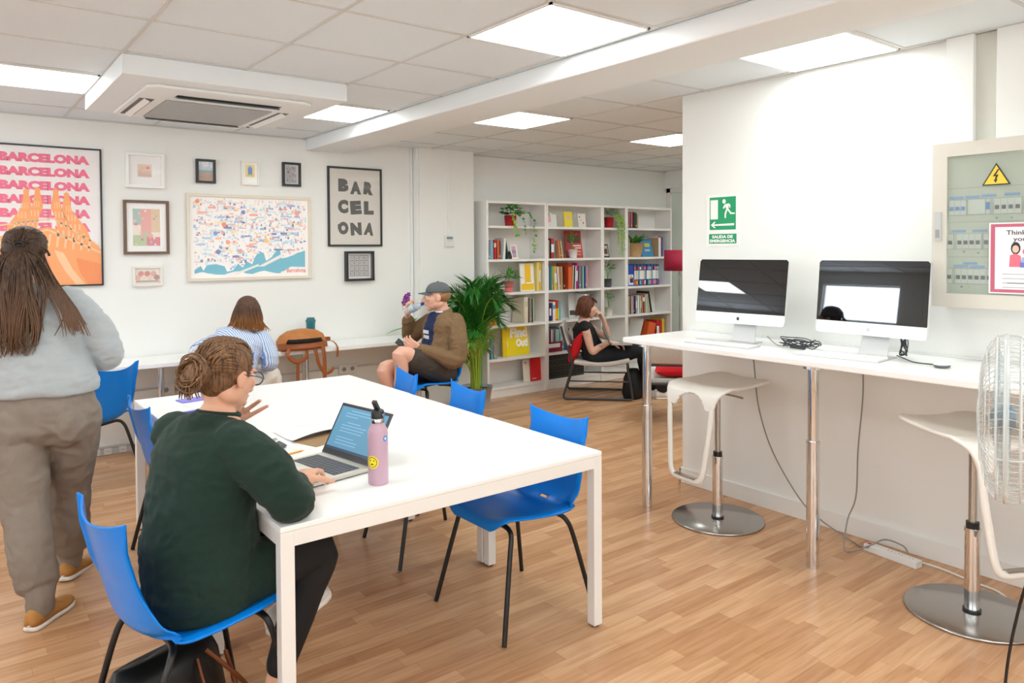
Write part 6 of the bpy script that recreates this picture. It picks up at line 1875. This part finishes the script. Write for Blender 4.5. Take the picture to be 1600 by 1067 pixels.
# ---------------------------------------------------------------- seated woman in black, and the low armchairs
M_SEATG = mat('seat_fabric', 'c9c4c0', .9, noise_amt=.06, noise_scale=60, bump=.2)
M_TUBE = mat('frame_charcoal', '38393b', .4)
def make_armchair(label):
    # faces local +y
    t = thing('low_armchair', label, 'armchair', (0, 0, 0), 0, 'low tubular armchairs')
    for sx in (-1, 1):
        x = sx * .285
        pts = catmull([(x, -.40, .77), (x, -.36, .62), (x, -.285, .40), (x, -.30, .30), (x, -.36, .10)], 5) + catmull([(x, -.375, .05), (x, -.365, .018), (x, -.33, .013)], 4) + [V((x, 0, .013))] + catmull([(x, .30, .013), (x, .335, .022), (x, .335, .06), (x, .31, .22), (x, .285, .355)], 5)
        MB().tube(pts, .012, M_TUBE, 12).build('side_frame', t)
    r = MB()
    for y, z in ((-.40, .765), (-.335, .545), (.285, .352), (-.285, .37), (-.315, .21), (.31, .21)):
        if z == .21: continue
        r.tube([(-.285, y, z), (.285, y, z)], .011, M_TUBE, 10)
    for sx in (-1, 1): r.tube([(sx * .285, -.325, .20), (sx * .285, .31, .20)], .008, M_TUBE, 8)
    r.build('cross_rails', t)
    def st_(u, v):
        y = -.27 + .58 * v
        return V(((u - .5) * .54, y, .395 - .035 * sin(v * pi) + (.025 * v)))
    MB().sheet(st_, 14, 14, M_SEATG).build('seat', t, solid=-.045, bevel=.012)
    def bk(u, v):
        z = .565 + .22 * v
        return V(((u - .5) * .54, -.33 - .075 * v - .015 * sin(v * pi), z))
    MB().sheet(bk, 14, 10, M_SEATG).build('backrest', t, solid=.04, bevel=.012)
    return t
ch1 = make_armchair('low armchair with grey seat and tube frame, under the woman in black')
ch1.location = (5.60, 5.71, 0); ch1.rotation_euler = (0, 0, face(-46))
dup(ch1, (5.395, 4.47, 0), face(42), 'empty low armchair with a red cushion, half hidden by the white wall corner')
M_CUS = mat('cushion_red', 'd3121d', .85, bump=.15, bump_scale=90)
def cushion(label, loc, rot, s=(.22, .21, .06)):
    m = MB()
    def P(u, v, sg):
        x, y = u * 2 - 1, v * 2 - 1
        e = (1 - x ** 4) * (1 - y ** 4)
        k = 1 - .07 * (1 - abs(x)) * abs(y) ** 3 - .07 * (1 - abs(y)) * abs(x) ** 3
        return V((x * s[0] * k, y * s[1] * k, sg * s[2] * max(0, e) ** .55))
    m.sheet(lambda u, v: P(u, v, 1), 20, 20, M_CUS).sheet(lambda u, v: P(1 - u, v, -1), 20, 20, M_CUS)
    o = m.build('cushion'); o.location = loc; o.rotation_euler = rot
    return tag(o, label, 'cushion', 'red cushions')
cushion('red cushion behind the back of the woman in black', (5.43, 5.865, .585), (R_(66), 0, face(-46)), (.24, .23, .055))
cushion('red cushion lying on the empty low armchair', (5.36, 4.44, .485), (R_(4), 0, face(42)), (.22, .20, .065))
def build_black():
    o_ = V((.065, .085, 0)); base = (5.60, 5.60, 0)
    J = {k: V(v) + o_ - V(base) for k, v in dict(pel=(5.45, 5.60, .455), chest=(5.365, 5.70, .675), neck=(5.375, 5.715, .835), head=(5.415, 5.70, .955), shR=(5.27, 5.59, .765), shL=(5.51, 5.84, .765),
        elR=(5.315, 5.52, .505), wrR=(5.44, 5.395, .605), elL=(5.66, 5.66, .62), wrL=(5.585, 5.625, .815), hipR=(5.40, 5.54, .44), hipL=(5.52, 5.67, .44),
        knR=(5.735, 5.22, .505), knL=(5.84, 5.33, .52), anR=(5.90, 5.075, .11), anL=(5.92, 5.24, .11)).items()}
    f = V((.71, -.70, 0)); lp = V((-.70, -.71, 0)); lc = lp; hf, hu, hr = basis((.80, -.56, -.22), (.18, -.12, 1))
    b = MB()
    FS2 = ((.155, .11), (.125, .09), (.145, .10), (.150, .075))
    torso(b, J['pel'], J['chest'], J['neck'], lp, lc, FS2)
    limb(b, [J['neck'] - V((0, 0, .05)), J['neck'], J['head'] - hu * .04 - hf * .015], [.052, .048, .050])
    head(b, J['head'], hf, hu, 1.0)
    limb(b, [J['shR'], mixv(J['shR'], J['elR'], .4), J['elR'], mixv(J['elR'], J['wrR'], .35), J['wrR']], [.046, .045, .036, .036, .025])
    limb(b, [J['shL'], J['elL'], J['wrL']], [.046, .036, .025])
    for s in 'LR':
        limb(b, [J['hip' + s], J['kn' + s], J['an' + s]], [.08, .052, .033]); foot(b, J['an' + s], -35)
    hand(b, J['wrR'], (.62, -.42, -.08), (0, 0, -1), -1, (20, 30, 20)); hand(b, J['wrL'], (-.35, .15, .75), (-.55, .35, -.5), -1, (50, 60, 40), each=[(10, 25, 20), (60, 70, 40), (65, 75, 40), (65, 75, 40)])
    body = bake(b, 'person', SKIN3, .005, 2); body.location = base
    tag(body, 'woman in a sleeveless black top with short auburn hair, seated in the low armchair', 'person')
    eyes(body, (0, 0, 0), J['head'], hf, hu, 1.0)
    M_K = mat('cloth_black', '121419', .85, bump=.2)
    s_ = MB()
    torso(s_, J['pel'], J['chest'], J['neck'] - V((0, 0, .03)), lp, lc, ((.165, .125), (.145, .105), (.16, .115), (.165, .085)), .008, hem=-.06, top=False)
    limb(s_, [J['shR'] - lc * .03, J['shR'] + lc * .005], [.062, .058]); limb(s_, [J['shL'] + lc * .03, J['shL'] - lc * .005], [.062, .058])
    bake(s_, 'top', M_K, .007, 3, body, (.005, 10, (1, 1, 1.5)))
    t_ = MB(); t_.ell(J['pel'] - V((0, 0, .01)), (.16, .16, .09))
    for s in 'LR': limb(t_, [J['hip' + s], mixv(J['hip' + s], J['kn' + s], .5), J['kn' + s], mixv(J['kn' + s], J['an' + s], .5), J['an' + s] + V((0, 0, .02))], [.10, .095, .08, .075, .065])
    bake(t_, 'trousers', mat('trousers_ink', '10151c', .85), .008, 3, body, (.005, 9, (1, 1, 1.4)))
    M_SO = mat('sole_white', 'e8e4dc', .6)
    a, c2 = J['anR'], J['anL']
    shoe(body, (0, 0, 0), (a.x, a.y, .003), -32, M_SO, M_SO, .27); shoe(body, (0, 0, 0), (c2.x, c2.y, .003), -34, M_SO, M_SO, .27)
    H = hair_mat('hair_auburn', '7d4a32', '45271b')
    h = MB(); c = J['head']; rot = Matrix((hr, hf, hu)).transposed()
    h.ell(c - hf * .022 + hu * .034, (.085, .097, .088), H, rot, 26, 16)
    h.ell(c - hf * .045 - hu * .03, (.078, .062, .07), H, rot, 24, 14)
    def bob(rr, t):
        a = (rr.random() - .5) * 4.0
        s0 = c + hr * sin(a) * .045 - hf * (cos(a) * .03) + hu * .112
        m1 = c + hr * sin(a) * .088 - hf * (cos(a) * .092 + .012) + hu * .03
        m2 = c + hr * (sin(a) * .095 + rr.gauss(0, .005)) - hf * (cos(a) * .102 + .010) - hu * .05
        m3 = c + hr * (sin(a) * .090 + rr.gauss(0, .008)) - hf * (cos(a) * .105 + .014 + rr.gauss(0, .006)) - hu * (.098 + .015 * rr.random())
        return [s0, m1, m2, m3]
    strands(h, 210, bob, .0066, H, 15)
    def fr_(rr, t):
        x = (rr.random() - .5) * .13
        return [c + hr * x * .5 + hu * .118 - hf * .01, c + hr * x + hu * .100 + hf * .055, c + hr * x * 1.1 + hu * .068 + hf * .086]
    strands(h, 50, fr_, .005, H, 16)
    h.build('hair', body)
    # tattoos on the forearm and upper arm
    tt = MB(); M_TT = mat('tattoo', '4a4a50', .6)
    rr = random.Random(3)
    for (A, B, n_, r_) in ((J['elR'], J['wrR'], 12, .036), (J['shR'], J['elR'], 8, .047)):
        for k in range(n_):
            t0 = (.45 + .3 * rr.random()) if r_ < .04 else (.30 + .12 * rr.random())
            p = mixv(A, B, t0); d = (B - A).normalized(); out = (V((-.5, -.8, .2)) - d * V((-.5, -.8, .2)).dot(d)).normalized()
            side_ = d.cross(out)
            q = p + out * (r_ * .93) + side_ * rr.gauss(0, .009)
            tt.tube([q, q + d * rr.gauss(0, .008) + side_ * rr.gauss(0, .006)], .0016, M_TT, 5)
    tt.build('tattoo', body)
build_black()
lt = thing('laptop', 'thin dark laptop on the lap of the woman in black', 'laptop', (5.64, 5.42, .585), R_(45))
MB().box((-.15, -.10, 0), (.15, .11, .014), mat('laptop_grey', 'b4b6b8', .35, .6)).build('base', lt, bevel=.003)
MB().obox((0, .165, .085), (.30, .008, .20), Matrix.Rotation(R_(-28), 3, 'X'), mat('laptop_dark', '5c6064', .35, .5)).build('lid', lt, bevel=.002)
# ================================================================ SMALL THINGS ON AND UNDER THE DESKS
M_LAP = mat('laptop_beige', 'cfccc0', .35, .35)
t = thing('laptop', 'open beige laptop with a blue lit screen on the white desk', 'laptop', (1.135, 2.690, .7405), R_(-80))
# local: user at -y, hinge at +y
MB().box((-.166, -.135, .004), (.166, .116, .017), M_LAP).box((-.13, -.09, 0), (.13, .09, .004), M_DARK).build('base', t, bevel=.0035, seg=3)
kb = MB().box((-.142, -.035, .0170), (.142, .082, .0178), mat('key_well', '6d7076', .5))
for i in range(6):
    for j in range(14):
        kb.box((-.139 + j * .0200, .064 - i * .0188, .0178), (-.1215 + j * .0200, .0795 - i * .0188, .0196), mat('key_grey', '55585f', .5))
kb.build('keys', t)
MB().box((-.055, -.105, .0170), (.055, -.045, .0176), mat('touchpad', 'd8d5ca', .3)).build('touchpad', t)
ang = R_(-30)
rotl = Matrix.Rotation(ang, 3, 'X')
hinge = Vector((0, .114, .016))
def LP(x, y, z): return tuple(hinge + rotl @ Vector((x, y, z)))
def lbox(m_, x0, x1, y0, y1, z0, z1, mm):
    m_.add([LP(x, y, z) for z in (z0, z1) for y in (y0, y1) for x in (x0, x1)], [(0, 2, 3, 1), (4, 5, 7, 6), (0, 1, 5, 4), (1, 3, 7, 5), (3, 2, 6, 7), (2, 0, 4, 6)], mm)
ld = MB(); lbox(ld, -.166, .166, -.001, .006, .002, .218, mat('laptop_lid', '4b4a50', .4)); ld.build('lid', t, bevel=.002)
bz = MB(); lbox(bz, -.163, .163, -.0018, -.0009, .006, .215, mat('bezel_dark', '1d1a20', .3)); bz.build('bezel', t)
M_LS = mat('laptop_screen', '4f88a8', .3, emit=.32)
sc_ = MB(); lbox(sc_, -.154, .154, -.0024, -.0018, .026, .205, M_LS)
M_LT = mat('screen_text', '7aa6c0', .3, emit=.35); M_LK = mat('screen_bar', '1c3550', .3, emit=.3)
r_ = random.Random(2)
for k in range(12):
    z = .19 - k * .0125
    if k in (3, 8): continue
    x0 = -.11 + (.03 if k % 4 == 0 else 0)
    lbox(sc_, x0, x0 + .08 + r_.random() * .10, -.0027, -.0024, z, z + .0035, M_LT)
lbox(sc_, -.154, .154, -.0027, -.0024, .026, .036, M_LK)
sc_.build('screen', t)
# pink bottle
t = thing('drinks_bottle', 'pink metal bottle with a black carry loop lid and round stickers', 'bottle', (1.238, 2.410, .7405), R_(35))
M_PK = mat('pink_metal', 'c0a0b2', .35)
MB().lathe([(.034, 0), (.036, .004), (.0365, .02), (.0365, .185), (.034, .198), (.026, .212), (.0235, .218), (.0235, .228)], m=M_PK, seg=40).build('body', t)
MB().lathe([(.0245, .222), (.0245, .236), (.0235, .238)], m=M_STEEL, seg=32).build('collar', t)
l = MB().lathe([(.0235, .236), (.0235, .262), (.020, .268), (.001, .270)], m=M_DARK, seg=32)
l.obox((-.012, 0, .285), (.012, .016, .045), Matrix.Rotation(R_(-38), 3, 'Y'), M_DARK).build('lid', t)
MB().cyl((.0, -.0235, .250), (0, -.026, .250), .009, M_STEEL, 16).build('pin', t)
def sticker(mb, a, z, r, m, up=.0004, asp=1):
    vs = [((.0365 + up) * cos(a), (.0365 + up) * sin(a), z)]
    for q in (.25, .5, .75, 1):
        vs += [((.0365 + up) * cos(a + q * r * cos(w) / .0365), (.0365 + up) * sin(a + q * r * cos(w) / .0365), z + q * r * asp * sin(w)) for w in [2 * pi * k / 20 for k in range(20)]]
    fs = [(0, 1 + k, 1 + (k + 1) % 20) for k in range(20)]
    for j in range(3):
        fs += [(1 + j * 20 + k, 21 + j * 20 + k, 21 + j * 20 + (k + 1) % 20, 1 + j * 20 + (k + 1) % 20) for k in range(20)]
    mb.add(vs, fs, m)
sk = MB()
a1 = R_(-35 - 152); a2 = R_(-35 - 72)
sticker(sk, a1, .085, .024, mat('sticker_yellow', 'f0dc2e', .5)); 
sticker(sk, a1, .085, .019, M_DARK, .0006); sticker(sk, a1, .085, .017, mat('sticker_yellow', 'f0dc2e', .5), .0008)
sticker(sk, a1 - .2, .091, .0025, M_DARK, .0010); sticker(sk, a1 + .2, .091, .0025, M_DARK, .0010); sticker(sk, a1, .078, .006, M_DARK, .0010, .4)
sk2 = MB()
sticker(sk2, a2, .168, .010, mat('sticker_blue', '3d8ed2', .5), .0004, 1.1); sticker(sk2, a2, .168, .0042, M_OFFW, .0007, 1.2)
sk.build('sticker', t)
sk2.build('sticker', t)
# stationery
def slab(name, label, cat, x, y, rz, sx, sy, sz, m, z=.7405, bevel=0):
    o = MB().box((-sx / 2, -sy / 2, 0), (sx / 2, sy / 2, sz), m).build(name, None, bevel=bevel)
    o.location = (x, y, z); o.rotation_euler = (0, 0, R_(rz))
    return tag(o, label, cat)
slab('notebook', 'white notebook under the pencil case beside the laptop', 'notebook', 1.09, 3.02, 25, .15, .21, .008, mat('notebook_white', 'e9e7e4', .7))
o = MB()
def PC(u, v):
    x = (u - .5) * .19; w = .5 - abs(v - .5)
    return V((x, (v - .5) * .075 * (1 - .3 * abs(u * 2 - 1) ** 4), .004 + .028 * math.sqrt(max(0, w * 2)) * (1 - abs(u * 2 - 1) ** 6)))
t = thing('pencil_case', 'grey open pencil case with pens on the white notebook', 'pencil case', (1.062, 3.045, .7495), R_(38))
M_PCG = mat('case_grey', '5d6062', .8)
MB().sheet(PC, 20, 12, M_PCG).build('pouch', t, solid=.002)
pn = MB()
for k, c in enumerate(('e8e8e6', '3a4a6e', 'cfe0c8', '1c1c1e', 'd8c8a0')):
    pn.cyl((-.06 + .01 * k, -.012 + .006 * k, .030 + .002 * k), (.045 + .006 * k, -.014 + .007 * k, .036), .0042, mat('pen_' + c, c, .4), 10)
pn.build('pens', t)
o = MB().tube([(1.040, 2.925, .7535), (1.165, 2.955, .7535)], .0038, mat('pencil_orange', 'e8a33c', .5), 6).tube([(1.165, 2.955, .7535), (1.180, 2.9585, .7535)], [.0036, .0006], mat('pencil_wood', 'd9b98a', .7), 6).build('pencil')
tag(o, 'orange pencil lying between the pencil case and the laptop', 'pencil')
slab('notepad', 'white pad under the orange pencil at the corner of the laptop', 'notepad', 1.125, 2.935, 12, .17, .12, .009, mat('notebook_white', 'e9e7e4', .7))
# brown folder with a white sheet lifted over it
M_KR = mat('kraft_brown', 'a1825f', .85, noise_amt=.2, noise_scale=14, stretch=(1, 9, 1))
slab('folder', 'brown card folder showing under a lifted white sheet behind the laptop', 'folder', 1.375, 3.14, 18, .30, .16, .003, M_KR)
o = MB().sheet(lambda u, v: V((1.20 + .36 * u, 3.135 + .075 * u + .25 * v, .7450 + .024 * max(0, 1 - v * 2.2) ** 2 * sin(pi * min(1, u * .9 + .12)))), 14, 12, mat('paper_sheet', 'f5f5f4', .7)).build('paper_sheet', None, solid=.0008)
tag(o, 'large white sheet with its front edge lifted over the brown folder', 'paper')
# folders on the far desk
slab('folder', 'violet-blue folder beside the head of the woman in green, nearer her shoulder', 'folder', 1.015, 4.02, 12, .22, .16, .006, mat('folder_violet', '3f3fd0', .5))
slab('folder', 'pale folder with a violet edge at the outer corner of the desks', 'folder', 1.16, 4.42, 8, .26, .10, .006, mat('folder_lilac', '8a83dc', .5))
slab('paper_sheet', 'white sheet between the two violet folders', 'paper', 1.16, 4.22, 10, .24, .20, .004, mat('paper_sheet', 'f5f5f4', .7))
slab('paper_sheet', 'white sheet on the wall counter before the hands of the walking woman', 'paper', .93, 6.16, 5, .30, .21, .006, mat('paper_sheet', 'f5f5f4', .7))
# teal tumbler on the counter
t = thing('tumbler', 'teal tumbler standing on the wall counter behind the brown leather bag', 'cup', (2.585, 6.30, .7405))
MB().lathe([(.032, 0), (.040, .20), (.043, .205), (.043, .215)], m=mat('teal_glaze', '2f7d8c', .35), seg=28).build('body', t)
MB().lathe([(.044, .213), (.044, .222), (.034, .235), (.034, .245), (.001, .247)], m=mat('teal_dark', '246a78', .35), seg=28).build('lid', t)
# brown leather backpack on the counter edge
t = thing('leather_backpack', 'tan leather backpack lying open on the counter edge with its straps hanging', 'bag', (2.42, 6.10, .7405), R_(4))
M_LE = mat('leather_tan', 'b9753a', .55, noise_amt=.15, noise_scale=14, bump=.3, bump_scale=60)
M_LED = mat('leather_edge', '9a5424', .5)
b_ = MB()
b_.loft([(V((0, 0, .0)), V((.18, 0, 0)), V((0, .11, 0))), (V((0, 0, .03)), V((.215, 0, 0)), V((0, .13, 0))), (V((.0, .01, .075)), V((.215, 0, 0)), V((0, .13, 0))), (V((.01, .02, .12)), V((.19, 0, 0)), V((0, .11, 0))), (V((.015, .03, .155)), V((.13, 0, 0)), V((0, .075, 0))), (V((.015, .03, .170)), V((.05, 0, 0)), V((0, .03, 0)))], M_LE, 32, power=.85)
b_.build('body', t)
def flap(u, v):
    a = pi * (1.04 + .92 * u)
    r_ = .222 + .004 * v
    return V((r_ * cos(a), (.132 + .016 * v) * sin(a) - .004, .062 - .055 * v + .012 * sin(pi * u)))
MB().sheet(flap, 28, 5, M_LED).build('front_flap', t, solid=.006)
op = MB()
op.loft([(V((-.015, -.09, .068)), V((.165, 0, 0)), V((0, .062, 0))), (V((-.015, -.09, .098)), V((.150, 0, .0)), V((0, .052, 0)))], mat('bag_inside', '15110e', .9), 28)
op.build('opening', t)
def strap(pts, w, m=M_LED):
    c = catmull(pts, 6)
    return MB().tube(c, w, m, 8, flat=.22, n0=Vector((1, 0, 0)))
for pts, w in (([(-.15, -.10, .03), (-.19, -.135, -.02), (-.12, -.14, -.085), (-.03, -.135, -.06), (-.01, -.12, .0)], .017), ([(-.10, -.135, -.07), (-.10, -.135, -.12), (-.10, -.13, -.30)], .015),
               ([(.06, -.13, .02), (.07, -.14, -.05), (.09, -.14, -.13), (.14, -.14, -.20), (.20, -.135, -.20), (.235, -.12, -.17)], .015), ([(.13, -.13, .03), (.135, -.142, -.05), (.14, -.142, -.16), (.14, -.14, -.34)], .018),
               ([(.21, .0, .05), (.26, -.06, .05), (.275, -.12, .0), (.26, -.14, -.08)], .013)):
    strap(pts, w).build('strap', t)
MB().box((.215, -.02, .055), (.262, .02, .085), M_LED).build('buckle', t, bevel=.003)
# dark bag on the seat of the chair by the wall
t = thing('shoulder_bag', 'dark bag with a red tag on the blue chair beside the walking woman', 'bag', (.70, 5.78, .462), R_(40))
MB().loft([(V((0, 0, 0)), V((.13, 0, 0)), V((0, .08, 0))), (V((0, 0, .08)), V((.15, 0, 0)), V((0, .09, 0))), (V((0, 0, .17)), V((.14, 0, 0)), V((0, .06, 0))), (V((0, 0, .21)), V((.12, 0, 0)), V((0, .02, 0)))], mat('bag_black', '1a1b1f', .7), 24, power=.8).build('body', t)
MB().box((.06, -.03, .20), (.10, -.02, .225), mat('tag_red', 'd13a4a', .5)).build('tag', t)
# black bag on the floor under the chair
t = thing('handbag', 'black leather handbag with a brass ring on the floor under the blue chair', 'bag', (.56, 2.66, 0), R_(20))
M_BL = mat('leather_black', '0d0c0d', .35)
MB().loft([(V((0, 0, 0)), V((.20, 0, 0)), V((0, .09, 0))), (V((0, 0, .05)), V((.22, 0, 0)), V((0, .10, 0))), (V((0, 0, .18)), V((.20, 0, 0)), V((0, .07, 0))), (V((0, 0, .25)), V((.17, 0, 0)), V((0, .025, 0)))], M_BL, 32, power=.8).build('body', t)
M_BR = mat('brass', 'b8893f', .25, 1.0)
rg = MB().tube([(-.17 + .022 * cos(a), -.085 - .01, .20 + .022 * sin(a)) for a in [2 * pi * k / 20 for k in range(20)]], .005, M_BR, 8, closed=True)
rg.tube([(-.17, -.095, .178), (-.19, -.10, .14), (-.205, -.105, .12)], .005, M_BR, 8).build('brass_ring', t)
strap([(-.205, -.105, .12), (-.26, -.13, .07), (-.31, -.12, .02), (-.28, -.02, .01)], .018, mat('strap_grey', 'a59a92', .8)).build('strap', t)
for pts in ([(.08, -.07, .20), (.07, -.13, .12), (.10, -.16, .03), (.20, -.12, .02), (.19, -.07, .18)], [(.12, -.06, .21), (.20, -.12, .10), (.26, -.10, .02)]):
    MB().tube(catmull(pts, 6), .008, mat('strap_brown', '7a3f1c', .5), 8, flat=.5).build('strap', t)
# black backpack by the armchair
t = thing('backpack', 'black backpack on the floor before the feet of the woman in black', 'bag', (5.80, 5.42, 0), R_(30))
MB().loft([(V((0, 0, 0)), V((.15, 0, 0)), V((0, .09, 0))), (V((0, 0, .06)), V((.17, 0, 0)), V((0, .11, 0))), (V((0, 0, .22)), V((.15, 0, 0)), V((0, .09, 0))), (V((0, 0, .30)), V((.08, 0, 0)), V((0, .05, 0)))], mat('backpack_black', '0f1012', .8), 24, power=.8).build('body', t)
strap([(.05, -.10, .26), (.06, -.14, .15), (.05, -.12, .04)], .014, M_DARK).build('strap', t)
# orchid behind the hand of the man
t = thing('orchid', 'purple orchid with long green leaves on the counter behind the raised hand of the man', 'flower', (3.55, 6.22, .7405))
pot(t, .035, .045, .08, mat('pot_white', 'f0efed', .4))
MB().tube(catmull([(0, 0, .07), (.01, 0, .2), (-.02, -.02, .33), (-.06, -.03, .37)], 6), .003, LG[1], 6).build('stem', t)
fl = MB(); M_OR = mat('petal_purple', '8a2f9c', .5); M_OY = mat('petal_cream', 'cbb58a', .6)
rr = random.Random(21)
for k in range(9):
    c = V((-.055 + rr.gauss(0, .026), -.035 + rr.gauss(0, .012), .365 + rr.gauss(0, .020)))
    for j in range(5):
        a = 2 * pi * j / 5 + rr.random()
        leaf_quad(fl, c, (cos(a), -.25, sin(a)), (0, -1, 0), .030, .026, M_OR, .3)
    fl.ell(c - V((0, .005, 0)), (.005,) * 3, M_OY)
for k in range(9):
    c = V((-.055 + rr.gauss(0, .025), -.04, .30 + rr.gauss(0, .012)))
    fl.ell(c, (.008, .007, .010), M_OY)
fl.build('blossom', t)
lf = MB()
for d, L in (((-1, -.2, -.05), .30), ((.9, -.3, .12), .16), ((-.6, -.5, .25), .18), ((.5, .2, .5), .16)):
    d = V(d).normalized()
    lf.sheet(lambda u, v, d=d, L=L: V((0, 0, .10)) + d * L * v + d.cross(V((0, 0, 1))).normalized() * (u - .5) * .042 * sin(pi * min(1, v * .93 + .06)) + V((0, 0, -.06 * v * v + .03 * v)), 4, 10, LG[1])
lf.build('foliage', t)
# dark chair back just showing behind the high table
t = thing('office_chair', 'dark grey padded chair back just showing over the high table beside the wall corner', 'chair', (7.13, 5.02, 0), R_(150))
MB().sheet(lambda u, v: V(((u - .5) * .46 * (1 - .25 * v * v), -.20 - .04 * v, .52 + .32 * v)), 12, 10, mat('office_grey', '42474f', .8)).build('backrest', t, solid=.05, bevel=.01)
MB().ell((0, 0, .45), (.24, .23, .045), mat('office_grey', '42474f', .8)).build('seat', t)
MB().cyl((0, 0, .06), (0, 0, .44), .02, M_STEEL).cyl((0, -.20, .44), (0, -.21, .60), .014, M_STEEL).cyl((0, 0, .42), (0, -.20, .44), .014, M_STEEL).build('column', t)
for k in range(5):
    a = 2 * pi * k / 5
    l_ = MB().tube([(0, 0, .07), (.20 * cos(a), .20 * sin(a), .055)], .014, M_DARK, 8).build('leg', t)
    MB().ell((.20 * cos(a), .20 * sin(a), .025), (.022, .022, .025), M_DARK).build('caster', l_)
